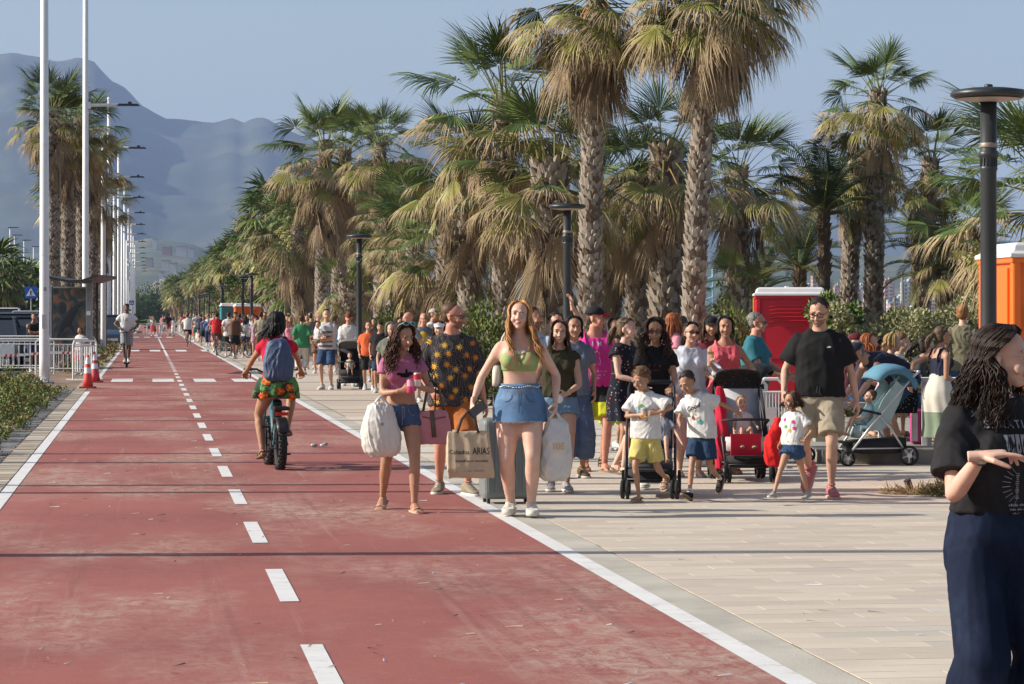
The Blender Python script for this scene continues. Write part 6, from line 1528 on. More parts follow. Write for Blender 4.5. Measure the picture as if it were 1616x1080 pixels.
def plastic_bag(loc,yaw,w_,h_,dp,label,m,seed,handle=.16,printm=None,txt=None,name='plastic_bag'):
    e=empty(name,loc,R(yaw),label,'shopping bag','shopping bags in hands'); rg=random.Random(seed)
    # origin at the hand
    prof_=[(handle*0+.10,.16,.3),(.16,.30,.5),(.26,.36,.7),(.42,.43,.95),(.60,.49,1.0),(.80,.50,1.0),(.93,.44,.9),(1.0,.30,.6)]
    rings=[]
    for z,w,d in prof_: rings.append(ering(V(math.sin(z*5+seed)*.01,0,-z*h_),V(w*w_,0,0),V(0,d*dp/2,0),36,2.2))
    b=MB().loft(rings); gg=remesh(b,.010,1); wrinkle(gg,.014,.09,seed,(1,1,.35)); obj_of('bag_body',np_mesh('bag_body',[gg],[m]),e)
    h=MB()
    for y in (-.015,.015): h.tube([V(-w_*.22,y,-h_*.24),V(-.03,y,-.04),V(0,y*.6,.0),V(.03,y,-.04),V(w_*.22,y,-h_*.24)],[.028,.014,.012,.014,.028],n=6,flat=.35,up=V(0,1,0))
    h.build('bag_handle',m,e,True)
    if printm: 
        p=MB(); p.merge(text_mb(txt[0],txt[1],.002)); 
        t=BVHTree.FromPolygons([tuple(v) for v in gg[0]],[tuple(q) for q in gg[1].reshape(-1,4)]); o2=MB(); o2.f=p.f;o2.m=p.m
        for v in p.v:
            hh,_,_,_=t.ray_cast(V(v[0]+txt[2],-1,v[2]-h_*txt[3]),V(0,1,0)); hh=hh or V(v[0],-dp/2,v[2]-h_*txt[3]); o2.v.append((hh[0],hh[1]-.004,hh[2]))
        o2.build('bag_print',printm,e)
    return e
def on(b,sd,off=(0,0,0),f=.07):
    """world point in the hand of a built person"""
    a=b.sp.get('arm'+sd,{}); fw=(V(*a['fwd']) if 'fwd' in a else b.wr[sd]-b.el[sd]).normalized(); p=b.wr[sd]+fw*f+V(*off); return b.e.matrix_basis@p
def rotL(v,yaw): a=R(-yaw); return (v[0]*math.cos(a)-v[1]*math.sin(a),v[0]*math.sin(a)+v[1]*math.cos(a),v[2])

# ================= PEOPLE IN THE PHOTOGRAPH =================
K=(.012,.012,.013); Wt=(.66,.65,.64)
GSK='people walking on the promenade'
# woman in the right foreground
yw=22
FG=dict(x=1571,d=9.45,headscale=1.0,H=1.59,sex='f',yaw=yw,lod=0,skin='pale',label='person in a black print t-shirt and dark wide jeans with long dark curly hair',hair='curls',haircol=('fgdark',(.014,.008,.006),(.030,.015,.009)),
 hairk=dict(len=.34,spread=.036,sides=0,amax=140,sweep=.42,vol=1.06,pull=V(-.01,.03,0)),head=(46,4,0),lean=2,glasses=dict(clear=True,thin=True,frame=(.45,.33,.2)),shoulder=.172,bust=1.25,girth=1.05,
 armL=dict(to=rotL((-.115,-.36,1.235),yw),hint=rotL((-.25,.2,-1),yw),fwd=rotL((1,-.12,.10),yw),palm=(0,.1,-1),thumb=rotL((.3,-1,.2),yw),curls=(.12,.25,.45,.6),spread=.5),armR=dict(to=rotL((.36,-.05,.95),yw)),
 clothes=[dict(kind='top',name='t_shirt',mat=cloth('washed_black',(.019,.019,.021),var=.3,vscale=12),z0=.125,z1=.548,sleeve=.72,fit=.020,sflare=.030,loose=.75,flare=.0,wr=.012,wl=.17,smooth=2),
  dict(kind='bottom',name='jeans',mat=denim('dark_indigo',(.008,.014,.034),(.018,.030,.066)),z1=.165,len=1.9,fit=.014,prof=[(0,.110),(.5,.106),(1,.102),(1.5,.122),(2,.150)],wr=.020,wl=.24,wst=(1,1,.28))],
 legL=dict(to=(-.12,.03,.085)),legR=dict(to=(.085,-.05,.085)),shoes=('sneaker',cloth('shoe_black',K),None),seed=11,face=dict(smile=1))
b=person(FG); tee=FG['clothes'][0]['_obj']
pw=mat('shirt_print_grey',(.30,.31,.33),.9,var=.35,vscale=60)
m=text_mb('S. NATION U',.040,.0004,space=1.25); print_on(b,b.sp['clothes'][0]['_obj'],m,.455,'print_lettering',[pw],x0=.03)
m=MB(); rq_=random.Random(2)
for gx in (-.085,.055):
    for k in range(6):
        x=gx+k*.019; h_=.100-.028*abs(k-2.5)/2.5-.01*(k%2); m.add([(x,0,.045),(x+.0145,0,.045),(x+.0145,0,.05-h_*.8),(x+.007,0,.05-h_),(x,0,.05-h_*.8)],[(0,1,2,3,4)])
        for j in range(3): pass
print_on(b,b.sp['clothes'][0]['_obj'],m,.375,'print_wings',[pw],x0=.03,off=.005)
m=MB()
for k in range(13):
    z=.04-k*.0075; wv=.012+.004*math.sin(k*1.7)
    for sx in (-1,1): m.add([(sx*.028-wv/2,0,z),(sx*.028+wv/2,0,z),(sx*.028+wv/2,0,z+.0035),(sx*.028-wv/2,0,z+.0035)],[(0,1,2,3)])
for k in range(9):
    a=R(130+k*14); x0_,z0_,x1_,z1_=math.cos(a)*.055,math.sin(a)*.055,math.cos(a)*.085,math.sin(a)*.085; m.add([(x0_,0,z0_),(x1_,0,z1_),(x1_,0,z1_+.0025),(x0_,0,z0_+.0025)],[(0,1,2,3)])
print_on(b,b.sp['clothes'][0]['_obj'],m,.235,'print_emblem',[pw],x0=.035,off=.005)
m=MB()
for r_,(n_,w_) in enumerate(((16,.0072),(20,.0052),(15,.0052))):
    for k in range(n_):
        if (k*7+r_)%6==5: continue
        x=(k-n_/2)*w_; z=-r_*.015; m.add([(x,0,z),(x+w_*.65,0,z),(x+w_*.65,0,z+w_*(.9+.4*((k*3+r_)%2))),(x,0,z+w_*(.9+.4*((k*3+r_)%2)))],[(0,1,2,3)])
print_on(b,b.sp['clothes'][0]['_obj'],m,.155,'print_small_marks',[pw],x0=.035,off=.005)
bw_=MB(); fwd=(b.wr['L']-b.el['L']).normalized(); x_,y_,_=frame_of(fwd); c=b.wr['L']-fwd*.012
bw_.tube([c-fwd*.011,c+fwd*.011],[.030,.030],n=18); bw_.build('wrist_watch_band',mat('steel',(.4,.39,.36),.3,metal=.9),b.e,True)
# seam of the jeans and button
q=MB(); r_=trings(b,.140,.158,2,.0125); q.loft(r_,False); q.build('waistband',denim('indigo_band',(.022,.04,.10)),b.e,True)
# pink crop top girl
b=person(dict(x=633,d=22.7,H=1.56,sex='f',yaw=8,skin='tan',label='person in a pink crop top and denim shorts holding two drink cans',group=GSK,
 hair='curls',haircol=('brown',(.040,.018,.011),(.085,.035,.018)),hairk=dict(len=.34,spread=.05,pull=V(-.06,.03,0)),head=(24,14,2),lean=4,glasses=dict(top=True,col=(.02,.06,.06),frame=(.25,.5,.48)),bust=1.0,leg_g=1.02,
 armL=dict(to=(-.02,-.27,1.10),hint=(-.7,.5,-.8),fwd=(.9,-.3,.15),palm=(.2,.9,0),thumb=(0,0,1),curl=.75),armR=dict(to=(.16,-.27,1.13),hint=(.7,.5,-.8),fwd=(-.6,-.5,.4),palm=(-.5,.6,0),thumb=(0,0,1),curl=.75),
 clothes=[dict(kind='top',name='crop_top',mat=cloth('pink',(.42,.14,.24)),z0=.205,z1=.54,sleeve=.36,fit=.010,loose=.1,wr=.006,flare=0),dict(kind='bottom',name='denim_shorts',mat=denim('mid_blue',(.06,.10,.19)),z1=.09,len=.30,fit=.012,flare=.012)],
 legL=dict(to=(-.14,.30,.12),pitch=22,fy=-20),legR=dict(to=(.10,-.20,.085),pitch=0,fy=10),shoes=('slide',mat('slide_pink',(.55,.32,.26),.6),mat('slide_sole',(.58,.36,.29),.7)),seed=21))
girl=b
m=MB(); disc(m,0,0,.045,.022,12); disc(m,.05,.018,.026,.015,10); disc(m,-.05,.012,.028,.012,10); disc(m,.015,.035,.012,.022,8); print_on(b,b.sp['clothes'][0]['_obj'],m,.36,'dark_print',[cloth('print_black',K)],x0=.02)
def can(p,label,c1,c2,rot):
    e=empty('drink_can',p,rot,label,'drink can'); q=MB(); q.lathe([(.024,-.058),(.033,-.052),(.033,.045),(.026,.058),(.024,.058)],n=16); q.build('can_body',c1,e,True); q=MB(); q.lathe([(.0335,.0),(.0335,.046)],n=16,cap=False); q.build('label_band',c2,e,True); q=MB(); q.lathe([(.025,.0585),(.026,.060)],n=14); q.build('lid',M_gal,e)
can(on(b,'L',(0,-.03,.03),.08),'pink drink can held in front of the black shirt print',mat('can_pink',(.62,.06,.20),.3),mat('can_pale',(.75,.35,.45),.3),0)
can(on(b,'R',(0,-.03,.04),.07),'red and silver drink can held beside the pink one',mat('can_silver',(.6,.6,.62),.3,metal=.6),mat('can_red',(.55,.02,.04),.35),1)
M_pbag=mat('white_film',(.66,.645,.60),.35,var=.06,vscale=9,spec=.5,col2=(.50,.46,.40),m2scale=5,mix_lo=.5,mix_hi=.8); M_pbag2=mat('clear_white_film',(.55,.54,.54),.3,var=.08,col2=(.62,.55,.46),m2scale=6)
elb=b.e.matrix_basis@(b.el['L']+(b.wr['L']-b.el['L'])*.12)
plastic_bag(elb+V(-.025,-.01,-.02),8,.33,.50,.22,'bulging white plastic bag hanging from the elbow of the girl in pink',M_pbag,3,printm=mat('print_tan',(.35,.24,.16),.8),txt=('o',.05,0,.45))
M_hb=mat('handbag_pink',(.48,.20,.23),.5,var=.1); M_hbs=mat('handbag_strap',(.10,.07,.05),.6)
p=b.e.matrix_basis@V(.29,-.06,.86); e=empty('handbag',p,R(8),'pink leather handbag with brown strap and zip hanging by the girl in pink','handbag')
q=MB(); q.loft([ering(V(0,0,z),V(w_,0,0),V(0,.045,0),20,3) for z,w_ in ((-.23,.12),(-.20,.15),(-.05,.14),(.03,.12),(.05,.10))]); gg=remesh(q,.012,1); wrinkle(gg,.008,.1,4); obj_of('bag_body',np_mesh('bag_body',[gg],[M_hb]),e)
q=MB(); q.tube([V(-.09,0,.03),V(-.05,0,.25),V(.0,-.02,.36),V(.04,0,.25),V(.09,0,.03)],.011,n=6,flat=.4); q.tube([V(-.10,-.05,.0),V(0,-.052,-.02),V(.10,-.05,.0)],.004,n=4); q.tube([V(-.02,-.05,.05),V(0,-.055,-.17)],.018,n=6,flat=.3); q.build('strap',M_hbs,e,True)
q=MB(); q.tube([V(.02,0,.28),V(.01,0,.02)],.006,n=5); q.build('lanyard',M_blk,e)
# man in floral shirt
def floral_mat():
    m=cloth('floral_base',(.035,.033,.035),var=.5,vscale=18); t=m.node_tree; n=t.nodes; L=t.links; b_=n['Principled BSDF']; cur=b_.inputs['Base Color'].links[0].from_socket
    tc=n['Texture Coordinate']; w_=n.new('ShaderNodeTexNoise'); w_.inputs['Scale'].default_value=26; w_.inputs['Detail'].default_value=3; L.new(tc.outputs['Object'],w_.inputs[0])
    ad=n.new('ShaderNodeVectorMath'); ad.operation='MULTIPLY_ADD'; L.new(w_.outputs['Color'],ad.inputs[0]); ad.inputs[1].default_value=(.03,.03,.03); L.new(tc.outputs['Object'],ad.inputs[2])
    mg=n.new('ShaderNodeTexWave'); mg.inputs['Scale'].default_value=12; mg.inputs['Distortion'].default_value=14; mg.inputs['Detail'].default_value=1; L.new(tc.outputs['Object'],mg.inputs[0])
    g_=n.new('ShaderNodeMapRange'); g_.inputs[1].default_value=.80; g_.inputs[2].default_value=.95; g_.inputs[4].default_value=.55; L.new(mg.outputs[0],g_.inputs[0])
    mx=n.new('ShaderNodeMix'); mx.data_type='RGBA'; L.new(g_.outputs[0],mx.inputs[0]); L.new(cur,mx.inputs[6]); mx.inputs[7].default_value=(.16,.14,.15,1); L.new(mx.outputs[2],b_.inputs['Base Color']); return m
b=person(dict(x=713,d=24.9,H=1.74,sex='m',yaw=6,skin='ruddy',girth=1.06,label='person in a dark shirt with orange flowers and rust orange shorts, head turned aside',group=GSK,
 hair='buzz',haircol=('auburn',(.11,.055,.03)),head=(62,4,0),beard=True,glasses=dict(clear=True,frame=(.03,.02,.02)),
 armL=dict(to=(-.20,-.20,.93),hint=(-.6,.7,-.2),curl=.6),armR=dict(to=(.30,.0,.80)),
 clothes=[dict(kind='top',name='floral_shirt',mat=floral_mat(),z0=-.10,z1=.545,sleeve=.85,fit=.022,loose=.9,flare=.01,sflare=.03),dict(kind='bottom',name='rust_shorts',mat=cloth('rust',(.36,.12,.035)),z1=.08,len=.88,fit=.016,flare=.03)],
 legL=dict(to=(-.10,.12,.085),fy=-15),legR=dict(to=(.13,-.16,.085),fy=22),shoes=('sneaker',cloth('shoe_tan',(.27,.22,.16)),mat('sole_w',(.6,.57,.5),.7)),seed=31))
m=MB(); rq_=random.Random(8)
for r_ in range(6):
    for c_ in range(4):
        x=-.19+c_*.115+(r_%2)*.055+rq_.uniform(-.03,.03); z=.45-r_*.098+rq_.uniform(-.028,.028)
        k0=rq_.choice((0,0,1)); disc(m,x,z,.038,.038,18,k0,.62); disc(m,x,z,.020,.020,8,k0)
        for q in range(4): a=rq_.uniform(0,6.28); m.add([(x+math.cos(a)*.03,0,z+math.sin(a)*.03),(x+math.cos(a+.2)*.034,0,z+math.sin(a+.2)*.034),(x+math.cos(a+.05)*.055,0,z+math.sin(a+.05)*.055)],[(0,1,2)],2)
print_on(b,b.sp['clothes'][0]['_obj'],m,.0,'printed_flowers',[cloth('fl_y',(.62,.36,.06)),cloth('fl_o',(.52,.20,.03)),cloth('fl_g',(.22,.16,.09))],off=.003)
m=MB(); m.add([(-.07,0,.0),(0,0,-.075),(0,0,-.02),(-.045,0,.03)],[(0,1,2,3)]); m.add([(.07,0,.0),(0,0,-.075),(0,0,-.02),(.045,0,.03)],[(3,2,1,0)]); print_on(b,b.sp['clothes'][0]['_obj'],m,.49,'collar',[cloth('collar_dark',(.05,.045,.045))],off=.008)
# blonde woman
GT=mat('tie_dye_green',(.24,.36,.13),.8,var=.12,col2=(.55,.26,.18),m2scale=16,mix_lo=.5,mix_hi=.62,bump=.1,bscale=400)
b=person(dict(x=820,d=22.1,H=1.74,sex='f',yaw=-2,skin='pale',girth=1.04,leg_g=1.14,arm_g=1.05,bust=1.55,label='person with long strawberry blonde hair in a green crop top and denim mini skirt',group=GSK,
 hair='wavy',haircol=('strawberry',(.50,.26,.10),(.36,.16,.06)),hairk=dict(len=.36,spread=.030,pull=V(.08,-.04,0)),head=(-4,-8,0),face=dict(iris='blue',brow=.0024),
 armL=dict(to=(-.37,-.06,.90),hint=(-.3,.8,0),curl=.8,fwd=(-.1,-.3,-.9),palm=(1,0,-.2)),armR=dict(to=(.285,-.02,.90),hint=(.5,.8,0),curl=.9,palm=(-1,0,0)),
 clothes=[dict(kind='top',name='crop_top',mat=GT,z0=.265,z1=.41,sleeve=0,strap=True,strapw=.030,strapx=.085,fit=.006,loose=0,wr=.004,flare=0),
  dict(kind='skirt',name='denim_mini_skirt',mat=denim('light_blue',(.105,.19,.33),(.22,.33,.46)),z1=.155,len=.285,fit=.018,flare=.030,rip=.014,folds=7,ragged=True),dict(kind='belt',name='skirt_waistband',mat=denim('light_blue_band',(.12,.2,.33)),z=.135,fit=.019)],
 legL=dict(to=(-.075,.10,.10),fy=-6,pitch=0),legR=dict(to=(.095,-.04,.10),fy=6,pitch=0),shoes=('sneaker',cloth('cream_white',(.66,.62,.55)),mat('sole_cream',(.62,.58,.50),.7)),sole=.045,shoew=1.08,seed=41))
blonde=b
m=MB(); 
for k in range(24): a=R(200+k*5.9); disc(m,math.cos(a)*.078,math.sin(a)*.075+.035,.0038,.0048,6)
disc(m,0,-.055,.013,.015,4); disc(m,-.012,-.048,.010,.010,4)
print_on(b,b.e.children[0],m,.475,'necklace',[mat('silver_beads',(.6,.58,.56),.25,metal=.8,var=0)],off=.003)
m=MB(); r_=trings(b,.148,.166,2,.022); 
for k in range(64):
    a=2*math.pi*k/64; i0=int(k/64*22)%22; p0=Vector(r_[0][i0]).lerp(Vector(r_[0][(i0+1)%22]),(k/64*22)%1); m.ball(p0+V(0,0,.006*math.sin(k*.5)),.0065,n=5)
m.build('bead_belt',mat('silver_beads',(.6,.58,.56),.25,metal=.8,var=0),b.e,True)
def denim_lines(b,ob,zc,sk_):
    m=MB(); W=.0035
    def ln(pts):
        for i in range(len(pts)-1):
            a_,c_=Vector((pts[i][0],0,pts[i][1])),Vector((pts[i+1][0],0,pts[i+1][1])); n_=(c_-a_).normalized(); n_=Vector((-n_.z,0,n_.x))*W; m.add([a_-n_,c_-n_,c_+n_,a_+n_],[(0,1,2,3)])
    for sx in (-1,1): ln([(sx*.055,.045),(sx*.062,.015),(sx*.085,-.008),(sx*.115,-.012)])
    ln([(0,.05),(.0,-.03),(.0,-.10)]); ln([(.018,.05),(.018,-.02),(.004,-.045)])
    print_on(b,ob,m,zc,'stitching',[sk_],off=.004)
    m=MB(); disc(m,.004,.062,.009,.009,10); print_on(b,ob,m,zc,'button',[mat('brass',(.4,.25,.1),.3,metal=.9)],off=.007)
skt=[c for c in b.e.children if c.name.startswith('denim_mini')][0]
denim_lines(b,skt,.04,mat('stitch_dark',(.05,.09,.17),.9)); denim_lines(girl,girl.sp['clothes'][1]['_obj'],.0,mat('stitch_pale',(.16,.2,.28),.9))
fr_=MB(); rq_=random.Random(9); nv_=len(skt.data.vertices); last=[v.co for v in list(skt.data.vertices)[-56:]]
for k in range(260):
    i_=rq_.randrange(56); p_=last[i_].lerp(last[(i_+1)%56],rq_.random()); l_=rq_.uniform(.006,.020); dx=rq_.uniform(-.004,.004); fr_.add([p_+V(-.0014,0,.003),p_+V(.0014,0,.003),p_+V(dx,0,-l_)],[(0,1,2)])
fr_.build('frayed_hem',mat('fray_white',(.55,.58,.62),.9),b.e)
p=MB(); p.tube([V(-.16,.05,1.19),V(-.165,-.01,1.30),V(-.13,-.035,1.42),V(-.11,.0,1.455),V(-.12,.06,1.40),V(-.15,.09,1.25)],.011,n=6,flat=.4)
e=empty('shoulder_bag',b.e.location.copy(),R(-2),'small cream shoulder bag tucked under the arm of the blonde woman','handbag'); e.scale=b.e.scale
p.build('strap',mat('cream_leather',(.60,.57,.50),.45),e,True)
p=MB(); p.loft([ering(V(-.185,.045,z),V(.035,0,0),V(0,d_,0),14,2.4) for z,d_ in ((1.03,.05),(1.06,.085),(1.14,.08),(1.20,.05))]); p.build('bag_body',mat('cream_leather',(.6,.57,.5),.45),e,True)
hp=on(b,'L',(0,0,0),.07)
# tote
e=empty('tote_bag',hp+V(-.03,-.05,0),R(4),'beige canvas tote bag with dark lettering carried by the blonde woman','tote bag')
M_can=mat('canvas_beige',(.50,.40,.27),.9,var=.08,vscale=12,bump=.3,bscale=300)
q=MB(); W2=.37
q.loft([[V(-w_/2+sk,-d_,z),V(w_/2+sk,-d_,z),V(w_/2+sk,d_,z),V(-w_/2+sk,d_,z)] for z,w_,d_,sk in ((-.155,.33,.02,-.0),(-.20,.335,.03,0),(-.35,.355,.05,.01),(-.48,.375,.055,.025),(-.535,.37,.04,.03))])
q2=MB(); 
gg=remesh(q,.009,1); wrinkle(gg,.012,.16,9,(1,1,.5)); obj_of('bag_body',np_mesh('bag_body',[gg],[M_can]),e)
q=MB()
for y in (-.03,.03): q.tube([V(-.085,y,-.17),V(-.05,y*.6,-.06),V(0,0,.0),V(.05,y*.6,-.06),V(.085,y,-.17)],.012,n=5,flat=.3,up=V(0,1,0))
q.build('bag_handle',mat('strap_dark_brown',(.07,.045,.03),.8),e,True)
t=BVHTree.FromPolygons([tuple(v) for v in gg[0]],[tuple(x) for x in gg[1].reshape(-1,4)]); tx=MB()
tx.merge(text_mb('Calzados',.050,.0005),Matrix.Translation((-.070,0,-.325))@Matrix.Scale(.88,4,(1,0,0))); tx.merge(text_mb('ARIAS',.078,.0010),Matrix.Translation((.105,0,-.318))@Matrix.Scale(.66,4,(1,0,0))); tx.merge(text_mb('Especialistas en comodidad',.024,.0004),Matrix.Translation((.03,0,-.395))); tx.merge(marks_mb(.17,.010,22,3),Matrix.Translation((.05,0,-.475)))
tx.f=[f for f in tx.f]
for i,v in enumerate(tx.v):
    h_,_,_,_=t.ray_cast(V(v[0],-1,v[2]),V(0,1,0)); y=h_.y if h_ else -.05; tx.v[i]=(v[0],y-.004,v[2])
tx.build('bag_lettering',mat('ink_dark',(.035,.03,.03),.8),e)
e=empty('phone',hp+V(.05,-.06,.02),R(20),'dark smartphone with light edge in the hand of the blonde woman','phone'); q=MB(); q.box((0,0,0),(.075,.012,.155),Matrix.Rotation(R(55),3,'Y')); add_bevel(q.build('phone_body',M_bplast,e),.004,2); q=MB(); q.box((0,-.008,0),(.066,.002,.14),Matrix.Rotation(R(55),3,'Y')); q.build('screen',mat('screen_glass',(.05,.06,.08),.05,var=0,spec=.8),e)
plastic_bag(on(b,'R',(0,0,0),.075),-5,.29,.56,.2,'thin white plastic bag with orange print in the lower hand of the blonde woman',M_pbag2,7,printm=mat('print_orange',(.60,.38,.18),.8),txt=('105',.075,.03,.5))
# suitcase
e=empty('suitcase',DP(800,23.7),R(10),'large grey hard-shell suitcase standing behind the blonde woman','suitcase')
M_sc=mat('suitcase_grey',(.17,.19,.19),.45,var=.08)
q=MB(); q.box((0,0,.39),(.46,.30,.70)); add_bevel(q.build('shell',M_sc,e),.05,4)
q=MB()
for k in range(7): q.box((-.18+k*.06,-.153,.39),(.018,.012,.56))
q.build('ribs',M_sc,e)['kind']='stuff'
q=MB(); q.tube([V(-.10,.1,.72),V(-.10,.1,.95),V(.10,.1,.95),V(.10,.1,.72)],.011,n=6); q.build('pull_handle',M_bplast,e,True)
for sx in (-.18,.18): 
    for sy in (-.10,.10): q=MB(); q.lathe([(.025,-.012),(.025,.012)],n=12); q=MB().merge(q,Matrix.Translation((sx,sy,.025))@Matrix.Rotation(R(90),4,'Y')); q.build('caster',M_bplast,e)
# olive woman
b=person(dict(x=882,d=25.2,H=1.58,sex='f',yaw=2,skin='fair',girth=1.03,label='person in an olive sleeveless top and pale denim shorts with brown hair',group=GSK,hair='long',haircol=('chestnut',(.075,.032,.02)),hairk=dict(len=.20,spread=.02),
 armL=dict(to=(-.22,-.10,.90)),armR=dict(to=(.06,-.26,.98),hint=(.8,.5,-.6),curl=.7,fwd=(-.8,-.3,-.3)),
 clothes=[dict(kind='top',name='olive_top',mat=cloth('olive_dark',(.045,.042,.022)),z0=.06,z1=.53,sleeve=.10,fit=.020,loose=.5),dict(kind='bottom',name='denim_shorts',mat=denim('pale',(.16,.25,.36)),z1=.08,len=.30,fit=.014,flare=.025)],
 legL=dict(to=(-.07,.10,.09)),legR=dict(to=(.07,-.08,.09)),shoes=('sneaker',cloth('shoe_greyish',(.30,.28,.29)),mat('sole_w',(.6,.57,.5),.7)),seed=43))
q=MB(); q.ball((0,0,0),(.035,.025,.04),n=10); o=q.build('crumpled_napkin',M_tw,None,True); o.location=on(b,'R',(0,-.03,-.02),.08); tag(o,'white napkin in the hand of the woman in the olive top','napkin')
# blue garment/trousers seen behind: man behind olive woman
person(dict(x=905,d=27.4,H=1.62,sex='f',yaw=10,skin='tan',label='person in long loose blue trousers walking right behind the woman in olive',group=GSK,hair='bob',haircol=('dark',(.028,.019,.015)),
 clothes=[dict(kind='top',name='top',mat=cloth('greyblue',(.12,.15,.2)),z0=-.02),dict(kind='bottom',name='loose_trousers',mat=denim('slate',(.07,.10,.17)),len=1.6,prof=[(0,.105),(1,.11),(2,.13)],z1=.1)],shoes=('sneaker',cloth('shoe_brown',(.12,.07,.03)),None),seed=44))
# pink tank man
b=person(dict(x=938,d=28.6,H=1.72,sex='m',yaw=8,skin='ruddy',girth=1.06,label='person in a bright pink tank top, yellow shorts and a dark cap with red peak',group=GSK,hair='buzz',haircol=('greybrown',(.10,.08,.07)),head=(55,2,0),cap=('darkred',(.02,.02,.024),(.45,.015,.04),20),
 armL=dict(to=(-.26,.02,.90)),armR=dict(to=(.24,-.06,.88)),
 clothes=[dict(kind='top',name='tank_top',mat=cloth('hot_pink',(.68,.045,.30)),z0=-.01,z1=.50,sleeve=0,strap=True,strapw=.045,strapx=.115,fit=.020,loose=.8),dict(kind='bottom',name='swim_shorts',mat=[cloth('shorts_black',(.02,.02,.02)),cloth('shorts_yellow',(.50,.50,.03))],z1=.08,len=.80,fit=.018,flare=.025,zones=[(lambda f,b_:f[:,2]<.72,1)])],
 legL=dict(to=(-.08,.05,.085)),legR=dict(to=(.09,-.10,.085)),shoes=('flipflop',mat('ff_brown',(.12,.06,.04),.6),mat('ff_sole',(.25,.15,.1),.7)),seed=45))
tp_=b.sp['clothes'][0]['_obj']; m=MB(); m.merge(text_mb('1  M',.060,.001),Matrix.Translation((.0,0,.16))); m.merge(marks_mb(.22,.020,15,4),Matrix.Translation((0,0,-.12))); m.merge(marks_mb(.18,.026,9,5),Matrix.Translation((0,0,-.155))); m.merge(marks_mb(.08,.020,5,6),Matrix.Translation((0,0,-.19)))
print_on(b,tp_,m,.28,'white_print',[cloth('print_white',(.62,.58,.60))],off=.005)
m=MB(); pts_=[(0,.07),(.025,.04),(.02,.0),(.035,-.03),(.03,-.08),(.01,-.05),(-.02,-.08),(-.03,-.03),(-.015,0),(-.025,.04)]
for i in range(len(pts_)): a_,c_=pts_[i],pts_[(i+1)%len(pts_)]; m.add([(a_[0],0,a_[1]),(c_[0],0,c_[1]),(c_[0]*1.12,0,c_[1]*1.05+.004),(a_[0]*1.12,0,a_[1]*1.05+.004)],[(0,1,2,3)])
print_on(b,tp_,m,.30,'runner_outline',[cloth('print_white',(.62,.58,.60))],off=.005)
# floral dress woman, side on
def dots(name,base,cols,sc_=22,thr=.34):
    m=cloth(name,base); t=m.node_tree; n=t.nodes; L=t.links; b_=n['Principled BSDF']; cur=b_.inputs['Base Color'].links[0].from_socket
    v=n.new('ShaderNodeTexVoronoi'); v.inputs['Scale'].default_value=sc_; L.new(n['Texture Coordinate'].outputs['Object'],v.inputs[0]); lt=n.new('ShaderNodeMath'); lt.operation='LESS_THAN'; lt.inputs[1].default_value=thr; L.new(v.outputs['Distance'],lt.inputs[0])
    cr=n.new('ShaderNodeValToRGB'); cr.color_ramp.interpolation='CONSTANT'; sp_=n.new('ShaderNodeSeparateXYZ'); L.new(v.outputs['Color'],sp_.inputs[0]); L.new(sp_.outputs[0],cr.inputs[0]); el=cr.color_ramp.elements
    el[0].color=(*cols[0],1); el[1].position=.4; el[1].color=(*cols[1],1); 
    for k,c in enumerate(cols[2:]): e_=el.new(.6+.2*k); e_.color=(*c,1)
    mx=n.new('ShaderNodeMix'); mx.data_type='RGBA'; L.new(lt.outputs[0],mx.inputs[0]); L.new(cur,mx.inputs[6]); L.new(cr.outputs[0],mx.inputs[7]); L.new(mx.outputs[2],b_.inputs['Base Color']); return m
FD=dots('dark_flower_dress',(.012,.013,.02),((.45,.12,.15),(.5,.45,.4),(.10,.16,.28)),24,.22)
b=person(dict(x=984,d=28.0,H=1.60,sex='f',yaw=52,skin='pale',label='person in a black dress with small flowers, seen from the side',group=GSK,hair='tail',haircol=('darkblonde',(.14,.09,.055)),head=(10,0,0),bust=1.2,
 armL=dict(to=(-.10,-.30,1.02),hint=(-.6,.6,-.6)),armR=dict(to=(.16,-.32,1.05)),
 clothes=[dict(kind='top',name='dress',mat=FD,z0=.05,z1=.53,sleeve=.18,fit=.018,loose=.5,sflare=.03),dict(kind='skirt',name='dress_skirt',mat=FD,z1=.12,len=.42,fit=.022,flare=.04)],
 legL=dict(to=(-.07,-.05,.085)),legR=dict(to=(.09,.18,.10)),shoes=('sandal',mat('sandal_brown',(.18,.09,.04),.6),mat('sandal_sole',(.15,.1,.06),.7)),seed=46))
q=person(dict(x=972,d=29.4,H=1.40,sex='m',yaw=5,skin='tan',label='person in white and lime green half hidden behind the bright pink tank top',group=GSK,hair='short',
 clothes=[dict(kind='top',name='top',mat=cloth('wht',Wt),z0=-.02,sleeve=.6),dict(kind='bottom',name='lime_shorts',mat=cloth('lime',(.38,.50,.04)),len=.75,flare=.03,fit=.016)],legL=dict(to=(-.16,.20,.12),pitch=15),legR=dict(to=(.05,-.1,.085)),shoes=('sandal',M_bplast,M_bplast),seed=47))
